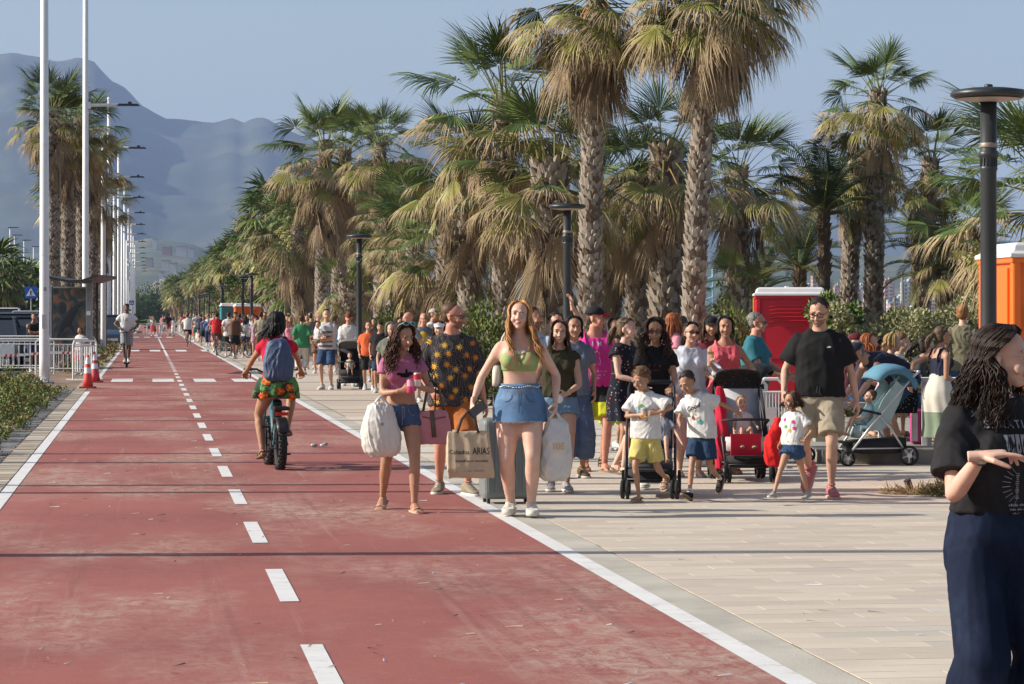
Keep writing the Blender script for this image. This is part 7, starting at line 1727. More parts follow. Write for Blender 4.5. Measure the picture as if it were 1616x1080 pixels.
# curly woman pushing the stroller
b=person(dict(x=1034,d=25.5,H=1.60,sex='f',yaw=-2,skin='tan',label='person with long curly dark hair and sunglasses pushing the compact black stroller',group=GSK,hair='curls',haircol=('darkbrown',(.022,.013,.009),(.06,.028,.016)),hairk=dict(len=.30,spread=.06),glasses=dict(col=(.10,.015,.01)),head=(-4,8,0),face=dict(smile=1),
 armL=dict(to=(-.10,-.34,.99)),armR=dict(to=(.14,-.34,1.02),curl=.8,palm=(0,0,-1)),clothes=[dict(kind='top',name='t_shirt',mat=cloth('blacktee',K),z0=-.02,sleeve=.45,fit=.014,loose=.3),dict(kind='bottom',name='shorts',mat=cloth('darkgrey',(.05,.05,.055)),len=.6)],
 legL=dict(to=(-.09,.15,.10)),legR=dict(to=(.09,-.05,.09)),shoes=('sneaker',cloth('shoe_white',(.6,.6,.58)),None),seed=48))
m=MB(); m.merge(marks_mb(.13,.040,5,7)); m.merge(marks_mb(.10,.024,6,8),Matrix.Translation((0,0,-.045))); print_on(b,b.sp['clothes'][0]['_obj'],m,.36,'red_print',[cloth('print_red',(.20,.05,.06))],off=.004)
stroller(DP(1027,24.6),-4,'compact black and grey stroller with the child leaning out behind the boy in yellow shorts',M_blk,frame=M_bplast,canmat=None,w_=.44,H=1.02,bumper=False,liner=cloth('liner_grey',(.20,.21,.23)))
BB=dict(sex='m',child=True,headscale=1.45,lod=1)
def baby(loc,yaw,label,top,bot,H=.78,hair='short',haircol=('fairbrown',(.13,.075,.04)),seed=1,z=.36,**k):
    d=dict(BB); d.update(loc=loc,yaw=yaw,H=H,label=label,z=z,hip=(0,0,.14),lean=-14,legL=dict(to=(-.12,-.50,-.02),hint=(0,-.4,1),pitch=-20),legR=dict(to=(.12,-.50,-.02),hint=(0,-.4,1),pitch=-20),armL=dict(to=(-.24,-.24,.32)),armR=dict(to=(.24,-.24,.32)),
     clothes=[dict(kind='top',name='top',mat=top,z0=-.02,sleeve=.5,fit=.016,loose=.5),dict(kind='bottom',name='shorts',mat=bot,len=.7,fit=.016)],hair=hair,haircol=haircol,skin='fair',shoes=('bare',None,None),seed=seed); d.update(k); return person(d)
baby(DP(1044,24.55),-6,'small child in a grey top leaning out of the compact stroller',cloth('babygrey',(.25,.27,.31)),denim('mid_blue',(.06,.10,.19)),H=.90,z=.36,armL=dict(to=(-.40,-.15,.10),hint=(-1,.3,0)),armR=dict(to=(.42,-.22,.16),hint=(1,.3,.4)),seed=5)
# boy one
b=person(dict(x=1019,d=23.8,H=1.19,sex='m',child=True,yaw=-22,skin='tan',label='boy in a white t-shirt with colourful print and pale yellow shorts looking down',group='boys running beside the strollers',hair='curly',haircol=('sandy',(.20,.105,.05)),head=(-18,22,0),lean=8,
 armL=dict(to=rotL((-.09,-.20,1.14),-22),hint=(-.9,.3,-.2),fwd=(.7,-.3,.2),curl=.6),armR=dict(to=rotL((.12,-.18,1.16),-22),hint=(1,.3,.25),fwd=(-.8,-.3,.0),curl=.6),
 clothes=[dict(kind='top',name='t_shirt',mat=cloth('wht',Wt),z0=-.06,sleeve=.75,fit=.026,loose=.8,sflare=.045,flare=.02),dict(kind='bottom',name='yellow_shorts',mat=cloth('pale_yellow',(.58,.48,.16)),z1=0.0,len=.82,fit=.026,flare=.035)],
 legL=dict(to=(-.06,-.10,.085),fy=-12),legR=dict(to=(.12,.42,.30),fy=0,pitch=45),shoes=('sandal',mat('sandal_tan',(.35,.25,.15),.7),mat('sandal_tan_sole',(.4,.3,.2),.8)),seed=51))
m=MB(); rq_=random.Random(4)
for k in range(9): m.add([(-.075,0,.05-k*.02),(.075,0,.05-k*.02),(.075+rq_.uniform(-.01,.01),0,.068-k*.02),(-.075,0,.068-k*.02)],[(0,1,2,3)],(0,0,1,1,0,2,3,3,4)[k])
for k in range(7): a=R(20+k*23); m.add([(0,0,.06),(math.cos(a)*.055,0,.06+math.sin(a)*.055),(math.cos(a+.25)*.045,0,.06+math.sin(a+.25)*.045)],[(0,1,2)],5)
m.merge(marks_mb(.11,.022,6,9),Matrix.Translation((0,-.0,-.015)),6)
print_on(b,b.sp['clothes'][0]['_obj'],m,.30,'beach_print',[cloth('pt',(.05,.38,.38)),cloth('pb',(.04,.22,.40)),cloth('py',(.60,.42,.05)),cloth('po',(.55,.16,.04)),cloth('prr',(.35,.05,.04)),cloth('pgr',(.10,.32,.08)),cloth('wht',Wt)],off=.005)
# boy two
b=person(dict(x=1108,d=24.1,H=1.17,sex='m',child=True,yaw=-30,skin='tan',label='boy in a white lettered t-shirt and navy shorts reaching toward the baby',group='boys running beside the strollers',hair='short',haircol=('dark',(.028,.019,.015)),head=(-8,24,-8),lean=14,side=-13,
 armL=dict(to=rotL((-.30,-.25,.98),-30),hint=(-.6,.2,-.5)),armR=dict(to=rotL((.50,.10,1.16),-30),hint=(.3,.3,.8),fwd=rotL((.8,.2,-.55),-30),curl=.2),
 clothes=[dict(kind='top',name='t_shirt',mat=cloth('wht',Wt),z0=-.06,sleeve=.7,fit=.026,loose=.8,sflare=.04,flare=.02),dict(kind='bottom',name='navy_shorts',mat=cloth('navy',(.025,.05,.10)),z1=0.0,len=.78,fit=.024,flare=.035)],
 legL=dict(to=(-.04,-.30,.10),fy=-5,pitch=-22),legR=dict(to=(.10,.34,.26),fy=0,pitch=50),shoes=('sneaker',cloth('shoe_black',K),mat('sole_tan',(.30,.20,.12),.8)),socks=cloth('sockw',Wt),seed=53))
m=MB(); m.merge(text_mb('Good',.085,.0014,.25),Matrix.Translation((.005,0,.09))@Matrix.Rotation(R(-8),4,'Y')); m.merge(marks_mb(.09,.030,5,10),Matrix.Translation((.03,0,.035))); m.merge(marks_mb(.10,.034,5,11),Matrix.Translation((.035,0,-.06)),1)
disc(m,.05,-.12,.04,.03,12,2); disc(m,-.03,-.05,.02,.03,10,1); disc(m,.01,-.01,.012,.012,8,3)
print_on(b,b.sp['clothes'][0]['_obj'],m,.30,'lettering_print',[cloth('ink',(.02,.02,.025)),cloth('prust',(.35,.09,.06)),cloth('pteal',(.10,.45,.42)),cloth('pyel',(.6,.4,.08))],off=.005)
# white blouse woman
b=person(dict(x=1088,d=27.6,H=1.56,sex='f',yaw=8,skin='fair',girth=1.05,label='person in a pale blue blouse and pink trousers raising one hand',group=GSK,hair='tail',haircol=('dark',(.028,.019,.015)),head=(12,-2,6),glasses=dict(col=(.09,.02,.02)),face=dict(smile=1),bust=1.2,
 armL=dict(to=(-.22,-.12,.95)),armR=dict(to=(.16,-.32,1.27),hint=(.8,.3,-.9),fwd=(.1,-.2,1),palm=(-.4,-.8,0),curl=.4),
 clothes=[dict(kind='top',name='blouse',mat=cloth('blouse',(.50,.53,.60)),z0=-.05,sleeve=1.3,fit=.024,loose=.6),dict(kind='bottom',name='pink_trousers',mat=cloth('dusty_pink',(.48,.27,.26)),len=1.30,fit=.03,flare=.05)],
 legL=dict(to=(-.10,.05,.085)),legR=dict(to=(.09,-.05,.085)),shoes=('flipflop',mat('ff_grey',(.2,.2,.22),.6),mat('ff_greys',(.3,.3,.3),.7)),seed=55))
# cap woman behind
person(dict(x=1121,d=29.6,H=1.62,sex='f',yaw=5,skin='tan',label='person in a dark cap and sunglasses just behind the coral dress',group=GSK,hair='long',haircol=('brown',(.040,.018,.011)),hairk=dict(len=.2),cap=('cap_black',(.02,.02,.022)),glasses=dict(),
 clothes=[dict(kind='top',name='top',mat=cloth('darkred',(.12,.02,.03)),z0=-.02),dict(kind='bottom',name='shorts',mat=denim('mid_blue',(.06,.10,.19)),len=.6)],seed=56))
# coral dress woman pushing the red stroller
CO=cloth('coral',(.62,.11,.14))
b=person(dict(x=1144,d=28.2,H=1.62,sex='f',yaw=4,skin='tan',label='person in a coral sleeveless dress and sunglasses pushing the red stroller',group=GSK,hair='bob',haircol=('dark',(.028,.019,.015)),hairk=dict(len=.07),glasses=dict(),face=dict(smile=1),head=(-6,2,0),
 armL=dict(to=(-.13,-.34,1.00),hint=(-.9,.4,-.4),palm=(0,0,-1),curl=.7),armR=dict(to=(.22,-.32,1.00),hint=(.9,.4,-.4),palm=(0,0,-1),curl=.7),
 clothes=[dict(kind='top',name='dress',mat=CO,z0=.0,z1=.50,sleeve=0,strap=True,strapw=.032,strapx=.10,fit=.016,loose=.4),dict(kind='skirt',name='dress_skirt',mat=CO,z1=.10,len=.62,fit=.022,flare=.10,rip=.08)],
 legL=dict(to=(-.08,.0,.085)),legR=dict(to=(.09,-.1,.085)),shoes=('sandal',mat('sandal_brown',(.18,.09,.04),.6),mat('sandal_sole',(.15,.1,.06),.7)),seed=57))
m=MB()
for k in range(17): a=R(205+k*8.2); disc(m,math.cos(a)*.075,math.sin(a)*.10+.05,.006,.007,6)
print_on(b,b.e.children[0],m,.46,'bead_necklace',[mat('bead_dark',(.05,.04,.025),.4)],off=.004)
SR=cloth('stroller_red',(.50,.02,.05))
stroller(DP(1172,27.0),6,'red and black stroller with open patterned hood carrying a baby in white',M_blk,frame=M_bplast,canmat=dots('hood_pattern',(.03,.028,.03),((.12,.10,.10),(.07,.06,.06)),30,.3),w_=.46,H=1.02,can_a=(5,75),liner=cloth('liner_white',(.5,.5,.52)))
q=MB(); q.box((-.02,-.27,.36),(.30,.02,.22)); o=q.build('red_footmuff',SR); o.location=DP(1172,27.0); o.rotation_euler=(0,0,R(6)); tag(o,'red cloth hanging over the foot of the red stroller','cloth')
q=MB(); rq_=random.Random(1)
for k in range(7): q.ball((rq_.uniform(-.15,.15),rq_.uniform(-.2,.1),.30+rq_.uniform(0,.03)),(.06,.05,.03),n=7)
o=q.build('yellow_things',cloth('yellowcloth',(.62,.45,.05)),None,True); o.name='yellow_cloth'; o.location=DP(1172,27.0); tag(o,'bunched yellow cloth lying in the basket of the red stroller','cloth')
e=person(dict(BB,loc=DP(1172,26.95),yaw=8,H=.78,z=.38,label='baby in a white dress sitting in the red stroller',hip=(0,0,.14),lean=-12,legL=dict(to=(-.12,-.46,-.06),hint=(0,-.4,1),pitch=-20),legR=dict(to=(.12,-.46,-.06),hint=(0,-.4,1),pitch=-20),armL=dict(to=(-.26,-.26,.26)),armR=dict(to=(.28,-.26,.34)),
 clothes=[dict(kind='top',name='dress',mat=cloth('babywhite',(.60,.55,.56)),z0=-.04,sleeve=.4,fit=.02,loose=.7),dict(kind='bottom',name='bloomers',mat=cloth('babywhite',(.6,.55,.56)),len=.4,fit=.03)],hair='short',haircol=('fair',(.35,.22,.11)),skin='fair',shoes=('sandal',cloth('beige',(.4,.3,.24)),cloth('beige2',(.4,.3,.24))),seed=6))
# red draped cloth left of stroller
q=MB(); q.loft([ering(V(math.sin(z*3)*.03,0,z),V(w_,0,0),V(0,.05,0),24) for z,w_ in ((.12,.04),(.25,.065),(.5,.060),(.75,.045),(.92,.03))]); gg=remesh(q,.012,1); wrinkle(gg,.022,.12,3,(1,1,.3)); o=bpy.data.objects.new('red_towel',np_mesh('red_towel',[gg],[SR])); COL.objects.link(o); o.location=DP(1134,26.9); tag(o,'long red towel hanging beside the red stroller','towel')
# teal polo man
b=person(dict(x=1190,d=31.0,H=1.66,sex='m',yaw=68,skin='ruddy',girth=1.12,label='person in a teal polo shirt with grey hair seen in profile before the red toilet',group=GSK,hair='short',haircol=('grey',(.22,.21,.20)),glasses=dict(frame=(.05,.05,.05)),
 armL=dict(to=(-.12,-.34,.98)),armR=dict(to=(.15,-.36,.98)),clothes=[dict(kind='top',name='polo_shirt',mat=cloth('teal_blue',(.035,.16,.20)),z0=-.05,sleeve=.7,loose=.8),dict(kind='bottom',name='trousers',mat=cloth('beige3',(.3,.25,.18)),len=1.0,flare=.03)],seed=58))
stroller(DP(1216,30.2),75,'dark folded-hood stroller pushed by the man in the teal polo',M_blk,frame=M_bplast,canmat=M_blk,w_=.44,H=1.0)
# black t-shirt man
b=person(dict(x=1294,d=24.4,H=1.78,sex='m',yaw=-10,skin='fair',girth=1.03,label='tall person in a plain black t-shirt, khaki shorts and pink shoes looking down',group=GSK,hair='short',haircol=('dark',(.028,.019,.015)),head=(-10,16,0),glasses=dict(clear=True,frame=(.015,.012,.012)),beard=True,
 armL=dict(to=(-.30,-.12,.90),hint=(-.4,.8,0),curl=.5),armR=dict(to=(.31,.02,.83),hint=(.5,.8,0),curl=.45),
 clothes=[dict(kind='top',name='t_shirt',mat=cloth('blacktee2',(.012,.012,.013)),z0=-.02,sleeve=.72,fit=.024,loose=.85,sflare=.035,flare=.012,wr=.011),dict(kind='bottom',name='khaki_shorts',mat=cloth('khaki',(.33,.28,.21)),len=.82,z1=.03,fit=.018,flare=.035,wst=(1,1,.4))],
 legL=dict(to=(-.12,.36,.24),fy=-20,pitch=48),legR=dict(to=(.10,-.05,.085),fy=14),shoes=('sneaker',cloth('shoe_pink',(.42,.14,.15)),mat('sole_pinkish',(.5,.32,.28),.8)),seed=61))
m=MB(); disc(m,0,0,.020,.005,8); disc(m,.004,.005,.010,.004,6); print_on(b,b.sp['clothes'][0]['_obj'],m,.41,'small_chest_logo',[cloth('print_white',(.62,.58,.60))],x0=.085)
q=MB(); q.tube([V(-.012,-.15,.955),V(-.02,-.165,.90)],.006,n=5); q.tube([V(.008,-.15,.955),V(.004,-.165,.89)],.006,n=5); q.build('drawstring',M_blk,b.e)
# small girl
b=person(dict(x=1251,d=23.6,H=.98,sex='f',child=True,yaw=-38,skin='tan',label='small girl in a white t-shirt with pink flowers and denim shorts',hair='wavy',haircol=('brown',(.040,.018,.011),(.09,.04,.02)),hairk=dict(len=.13,spread=.05),head=(-22,8,0),lean=-2,
 armL=dict(to=rotL((-.20,.05,.92),-38)),armR=dict(to=rotL((.14,-.16,.98),-38),hint=(1,.5,0),fwd=(-.8,-.2,-.1),curl=.4),
 clothes=[dict(kind='top',name='t_shirt',mat=cloth('wht',Wt),z0=.03,sleeve=.6,fit=.022,loose=.5,sflare=.03),dict(kind='bottom',name='denim_shorts',mat=denim('mid_dark',(.035,.07,.15)),len=.35,fit=.024,flare=.03,z1=.11)],
 legL=dict(to=(-.05,-.50,.12),fy=5,pitch=-8),legR=dict(to=(.02,.42,.14),fy=-5,pitch=18),shoes=('sneaker',cloth('shoe_light_grey',(.36,.35,.32)),mat('sole_w',(.6,.57,.5),.7)),seed=63))
m=MB()
for (x,z,c_) in ((-.08,.09,0),(.08,.06,0),(-.05,-.02,1),(.02,-.08,2),(.10,-.04,0)):
    for k in range(5): a=k*1.256; disc(m,x+math.cos(a)*.018,z+math.sin(a)*.018,.014,.014,8,c_)
print_on(b,b.sp['clothes'][0]['_obj'],m,.33,'flower_print',[cloth('fl_pink',(.65,.06,.25)),cloth('fl_green',(.12,.35,.10)),cloth('fl_ylw',(.6,.45,.08))],off=.005)
q=MB(); q.loft([ering(V(-.12*(1-z)+.0,0,z),V(w_,0,0),V(0,.06,0),24) for z,w_ in ((.03,.05),(.12,.09),(.28,.09),(.40,.05),(.46,.03))]); gg=remesh(q,.012,1); wrinkle(gg,.016,.12,8,(1,1,.3)); o=bpy.data.objects.new('red_jacket',np_mesh('red_jacket',[gg],[cloth('bright_red',(.60,.02,.02))])); COL.objects.link(o); o.location=DP(1240,24.0,.27); tag(o,'bright red jacket hanging behind the small girl','jacket')
# blue stroller, side on, and the man bending over it
stroller(DP(1379,29.8),-78,'pale blue pushchair with blue hood and white frame seen from the side',cloth('stroller_pale_blue',(.36,.48,.50)),frame=M_alu,canmat=cloth('hood_blue',(.11,.25,.35)),w_=.46,H=1.02,can_a=(10,150),basket=M_blk)
baby(DP(1367,29.75),-78,'child in light blue lying back in the pale blue pushchair',cloth('baby_pale_blue',(.35,.55,.58)),cloth('baby_pale_blue',(.35,.55,.58)),seed=8)
b=person(dict(x=1412,d=31.0,z=.14,H=1.70,sex='m',yaw=-70,skin='fair',girth=1.08,label='person in a navy sleeveless top and cap bending forward over the blue pushchair',group='people by the raised kerb',hair='buzz',haircol=('grey',(.22,.21,.20)),cap=('navycap',(.03,.035,.05)),lean=74,ptilt=35,head=(0,20,0),hip=(0,.12,.76),
 armL=dict(to=(-.15,-.62,.48)),armR=dict(to=(.15,-.60,.50)),clothes=[dict(kind='top',name='tank_top',mat=cloth('navytank',(.025,.025,.045)),z0=-.02,sleeve=.1,loose=.8),dict(kind='bottom',name='shorts',mat=denim('mid_dark',(.035,.07,.15)),len=.8)],shoes=('sandal',mat('sandal_brown',(.18,.09,.04),.6),mat('sandal_sole',(.15,.1,.06),.7)),seed=64))
# woman in dress leaning on the table
b=person(dict(x=1482,d=30.6,z=.0,H=1.50,sex='f',yaw=118,skin='tan',label='person in a strappy navy, white and sage dress beside the white table',group='people by the raised kerb',hair='tail',haircol=('ashbrown',(.12,.08,.05)),head=(-18,4,0),glasses=dict(),lean=4,
 armL=dict(to=rotL((.22,.05,1.02),118)),armR=dict(to=rotL((-.36,.0,1.0),118),hint=rotL((-.6,0,.6),118)),
 clothes=[dict(kind='top',name='dress_bodice',mat=cloth('navy_bodice',(.02,.022,.045)),z0=.20,z1=.42,sleeve=0,strap=True,strapw=.026,strapx=.09,fit=.012),dict(kind='skirt',name='dress_skirt',mat=[cloth('offwhite',(.60,.57,.50)),cloth('sage',(.20,.25,.18))],z1=.22,len=.80,fit=.02,flare=.13,rip=.09,split=.55)],
 legL=dict(to=(-.08,.15,.10)),legR=dict(to=(.08,-.2,.1)),shoes=('sandal',M_bplast,M_bplast),seed=65))
person(dict(x=1519,d=33.5,z=.14,H=1.62,sex='f',yaw=165,skin='fair',label='person in a khaki t-shirt with ginger hair tied up, seen from behind',group='people by the raised kerb',hair='bun',haircol=('ginger',(.34,.14,.05)),
 clothes=[dict(kind='top',name='t_shirt',mat=cloth('khaki_tee',(.17,.155,.10)),z0=-.04,loose=.6),dict(kind='bottom',name='shorts',mat=denim('mid_blue',(.06,.10,.19)),len=.6)],seed=66))
FL=dots('pink_flower_top',(.60,.50,.52),((.62,.06,.22),(.60,.12,.28)),16,.42); FW=dots('black_white_top',(.60,.58,.52),((.05,.05,.05),(.3,.25,.15)),10,.35)
def seated(x,d,yaw,label,mt,**k):
    dd=dict(x=x,d=d,z=.14,H=1.58,yaw=yaw,lod=2,sex='f',label=label,group='people sitting in a row by the hedge',hip=(0,0,.56),lean=10,legL=dict(to=(-.10,-.36,.085),hint=(0,-.5,1)),legR=dict(to=(.10,-.40,.085),hint=(0,-.5,1)),armL=dict(to=(-.10,-.36,.72)),armR=dict(to=(.12,-.36,.72)),
     clothes=[dict(kind='top',name='top',mat=mt,z0=-.03,sleeve=k.pop('sleeve',.45),fit=.016),dict(kind='bottom',name='trousers',mat=k.pop('bm',denim('mid_dark',(.035,.07,.15))),len=k.pop('blen',.8))],shoes=('sandal',mat('sandal_brown',(.18,.09,.04),.6),mat('sandal_sole',(.15,.1,.06),.7)),skin='fair'); dd.update(k); return person(dd)
seated(1340,33.6,60,'seated person with a maroon cap nearest the man in black',cloth('maroontop',(.10,.03,.04)),hair='buzz',haircol=('greybrown',(.10,.08,.07)),cap=('maroon',(.10,.015,.02)),sex='m',seed=71)
seated(1360,33.0,72,'seated person with red hair and a dark strappy top',cloth('darkstrap',(.03,.03,.06)),sleeve=.05,hair='long',haircol=('red',(.30,.08,.02)),hairk=dict(len=.14),seed=72)
seated(1380,33.8,50,'seated person in a black cap and patterned grey top',dots('greypat',(.12,.13,.12),((.2,.2,.18),(.05,.06,.06)),40,.3),hair='bob',haircol=('brown',(.040,.018,.011)),cap=('cap_black',(.02,.02,.022)),H=1.5,seed=73)
seated(1397,32.6,78,'seated person with short blonde hair in a pink flowered top',FL,hair='bob',haircol=('blonde',(.38,.24,.10)),hairk=dict(len=.05),seed=74)
seated(1412,33.4,70,'seated person with curly fair hair in a black and cream top',FW,hair='curly',haircol=('sandy',(.20,.105,.05)),seed=75)
seated(1432,32.2,85,'seated person with dark tied hair and glasses in a charcoal t-shirt leaning forward',cloth('charcoal',(.05,.052,.06)),hair='tail',haircol=('dark',(.028,.019,.015)),glasses=dict(clear=True,frame=(.02,.02,.02)),lean=28,seed=76)
e=empty('tote_bag',DP(1428,31.1,.52),0,'black bag with white dots hanging by the blue pushchair handle','bag'); q=MB(); q.loft([ering(V(0,0,z),V(w_,0,0),V(0,.06,0),20,3) for z,w_ in ((0,.14),(.15,.16),(.32,.13))]); q.build('bag_body',dots('dotbag',(.02,.02,.03),((.55,.55,.55),(.5,.5,.5)),34,.2),e,True); q=MB(); q.tube([V(-.08,0,.3),V(0,0,.52),V(.08,0,.3)],.008,n=5); q.build('bag_handle',M_blk,e,True)
e=empty('backpack',DP(1450,31.6,.14),0,'magenta and clear backpack standing under the white table','backpack'); q=MB(); q.box((0,0,.2),(.20,.14,.40)); add_bevel(q.build('bag_body',mat('magenta_bag',(.42,.03,.20),.6),e),.05,3); q=MB(); q.box((-.06,-.075,.2),(.07,.01,.32)); q.build('front_pocket',mat('bag_pale',(.55,.5,.52),.4),e)

# ---- the rider of the fat-tyre bicycle ----
DR=TH+math.pi  # facing along the path, away
b_loc=DP(434,29.35); bicycle(b_loc,TH+math.pi+R(4),'teal fat-tyre electric bicycle ridden away from the camera in the left lane',('teal_dark',(.04,.13,.16)),rw=.265,tw=.092,fat=True,hb=1.05,seat_h=.84,wb=1.02,step=True)
TR=mat('tropical_green',(.015,.05,.02),.85,var=.3,vscale=10,col2=(.10,.26,.06),mix_lo=.50,mix_hi=.54,m2scale=11)
b=person(dict(loc=b_loc,yaw=180+math.degrees(TH)+2,H=1.66,sex='f',skin='tan',girth=1.05,label='person in a red top and tropical flower skirt riding the fat-tyre bicycle',group='riders on the red path',hair='wavy',haircol=('black',(.010,.009,.009)),hairk=dict(len=.17,spread=.02,pull=V(.10,-.02,0)),
 hip=(0,.30,.895),lean=9,ptilt=4,head=(-8,0,0),armL=dict(to=(-.30,-.17,1.06),hint=(-1,.5,-.4),palm=(0,0,-1),curl=.8),armR=dict(to=(.30,-.17,1.06),hint=(1,.5,-.4),palm=(0,0,-1),curl=.8),
 legR=dict(to=(.15,.12,.20),hint=(.3,-1,.2),pitch=10),legL=dict(to=(-.14,-.02,.42),hint=(-.3,-1,.2),pitch=0),
 clothes=[dict(kind='top',name='red_top',mat=cloth('red_top',(.55,.015,.05)),z0=.04,sleeve=.30,fit=.010,loose=.2),dict(kind='skirt',name='tropical_skirt',mat=TR,z1=.10,len=.23,fit=.045,flare=.02,rip=.14,folds=9)],
 shoes=('sandal',mat('sandal_brown',(.18,.09,.04),.6),mat('sandal_sole',(.15,.1,.06),.7)),seed=81))
rider=b
o=[c for c in b.e.children if c.name.startswith('tropical')][0]; m=MB(); rq_=random.Random(5)
for (x,z) in ((-.13,.05),(.02,-.06),(.12,-.02),(-.16,-.10),(.15,-.12)):
    for k in range(6): a=k*1.047; disc(m,x+math.cos(a)*.028,z+math.sin(a)*.025,.021,.018,8,0 if k%2 else 1)
    disc(m,x,z,.014,.014,8,2)
print_on(b,o,m,.0,'flower_print',[cloth('fr',(.62,.04,.03)),cloth('fo',(.70,.22,.02)),cloth('fy',(.72,.50,.04))],back=True,off=.010)
e=empty('backpack',b.e.location.copy(),b.e.rotation_euler.z,'slate blue soft backpack worn by the rider in red','backpack'); e.scale=b.e.scale
c,rc=b.spine(.27); q=MB(); q.loft([ering(c+rc@V(0,.175,z),rc@V(w_,0,0),rc@V(0,d_,0),22,2.6) for z,w_,d_ in ((-.24,.09,.05),(-.20,.15,.085),(-.05,.165,.10),(.10,.145,.085),(.20,.10,.05),(.23,.05,.03))]); gg=remesh(q,.010,2); wrinkle(gg,.016,.13,6,(1,1,.4)); obj_of('bag_body',np_mesh('bag_body',[gg],[mat('slate_nylon',(.055,.085,.16),.6,var=.15,bump=.2,bscale=200)]),e)
q=MB()
for sx in (-1,1): q.tube([c+rc@V(sx*.06,.14,.20),c+rc@V(sx*.09,.06,.27),c+rc@V(sx*.11,-.05,.24),c+rc@V(sx*.13,-.07,.05),c+rc@V(sx*.14,.10,-.15)],.016,n=6,flat=.35)
q.build('strap',M_blk,e,True)
# ================= THE CROWD FURTHER BACK =================
GC='crowd walking on the promenade'
CT={n:cloth('crowd_'+n,c) for n,c in dict(white=(.62,.61,.60),black=(.02,.02,.022),red=(.50,.025,.03),pink=(.55,.22,.28),navy=(.03,.045,.10),grey=(.22,.23,.24),beige=(.40,.34,.25),teal=(.05,.25,.26),yellow=(.55,.40,.08),green=(.05,.22,.10),blue=(.10,.20,.42),coral=(.60,.14,.09),brown=(.14,.08,.05),lilac=(.34,.28,.42),cream=(.55,.50,.40)).items()}
def P2(x,y,H,label,top,bot,yaw=0,hair='short',hc=('dark',(.028,.019,.015)),lod=2,sex='m',tk={},bk={},d=None,**k):
    cl=[dict(dict(kind='top',name='top',mat=top,z0=-.04,loose=.6,sleeve=.55),**tk)]
    if bot is not None: cl.append(dict(dict(kind='bottom',name='shorts',mat=bot,len=.85,fit=.014,flare=.03),**bk))
    return person(dict(dict(x=x,d=d or dist_of(y),H=H,sex=sex,yaw=yaw,lod=lod,label=label,group=GC,hair=hair,haircol=hc,clothes=cl,skin='tan',seed=int(x)),**k))
wk=dict(legL=dict(to=(-.09,.24,.13),pitch=20),legR=dict(to=(.10,-.20,.085)))
BR=('brown',(.040,.018,.011)); DN=denim('mid_dark',(.035,.07,.15)); GY=('grey',(.22,.21,.20))
# group nearest after the rider
b=P2(516,615,1.78,'tall person in a grey and white striped t-shirt and denim shorts holding a small child',cloth('stripe_base',(.52,.52,.53)),denim('mid_dark',(.035,.07,.15)),yaw=-12,armL=dict(to=(-.06,-.25,1.10),hint=(-.8,.3,-.6)),armR=dict(to=(-.08,-.25,1.02),hint=(.8,.3,-.6)),head=(20,5,0),skin='fair')
m=MB()
for k in range(4): m.add([(-.16,0,.10-k*.10),(.16,0,.10-k*.10),(.16,0,.145-k*.10),(-.16,0,.145-k*.10)],[(0,1,2,3)])
m2=MB()
for f in range(4):
    z0_,z1_=.10-f*.10,.145-f*.10
    for j in range(8): m2.add([(-.16+j*.04,0,z0_),(-.12+j*.04,0,z0_),(-.12+j*.04,0,z1_),(-.16+j*.04,0,z1_)],[(0,1,2,3)])
print_on(b,b.sp['clothes'][0]['_obj'],m2,.22,'dark_stripe',[cloth('stripe_grey',(.10,.11,.15))],off=.006)
baby(b.e.matrix_basis@V(-.13,-.22,.98),-30,'small child in white held on the arm of the striped t-shirt wearer',CT['white'],CT['grey'],H=.82,seed=9,z=0,lod=2,group=None,lean=0,legL=dict(to=(-.10,-.15,-.22),hint=(0,-1,.4)),legR=dict(to=(.12,-.15,-.22),hint=(0,-1,.4)))
b=P2(476,592,1.66,'person seen from behind with a bright green wrap over the shoulders and pale trousers',CT['green'],cloth('pale_print',(.55,.53,.48)),yaw=186,sex='f',hair='bun',hc=BR,tk=dict(sleeve=.9,z0=-.12,loose=.9,fit=.035,flare=.06),bk=dict(len=1.7,name='trousers'),d=76)
b=P2(550,608,1.70,'person in a white shirt and red-brown cap behind the grey stroller',CT['white'],CT['cream'],yaw=4,cap=('redbrown',(.20,.06,.03)),hair='buzz',glasses=dict(),tk=dict(sleeve=1.1,loose=.8),d=64,skin='ruddy',armL=dict(to=(-.12,-.32,1.0)),armR=dict(to=(.12,-.32,1.0)))
stroller(DP(552,61.0),4,'grey hooded stroller with a child, pushed by the person in the white shirt',M_blk,frame=M_bplast,canmat=cloth('hood_grey',(.20,.20,.205)),w_=.48,H=1.05,can_a=(10,120))
baby(DP(552,60.9),4,'baby in pale clothes under the grey stroller hood',CT['cream'],CT['white'],seed=12,lod=2)
b=P2(582,617,1.50,'boy in a bright orange t-shirt and black shorts walking toward the camera',cloth('orange_tee',(.70,.13,.045)),CT['black'],yaw=3,d=60,sex='m',child=False,tk=dict(loose=.7,sleeve=.7),headscale=1.15,**wk)
P2(503,0,1.80,'tall person with dark glasses behind the striped t-shirt wearer',CT['black'],CT['brown'],d=78,yaw=5,glasses=dict(),skin='ruddy',hair='buzz')
P2(535,0,1.64,'older person in a blue top behind the white shirt',CT['blue'],CT['navy'],d=80,hair='short',hc=GY)
P2(600,0,1.50,'person with black hair in a dark top right of the orange t-shirt',CT['black'],CT['navy'],d=58,hair='fringe',skin='tan',sex='m')
P2(590,0,1.58,'person in grey behind the orange t-shirt boy',CT['grey'],CT['black'],d=68,hair='long',sex='f',hc=BR)
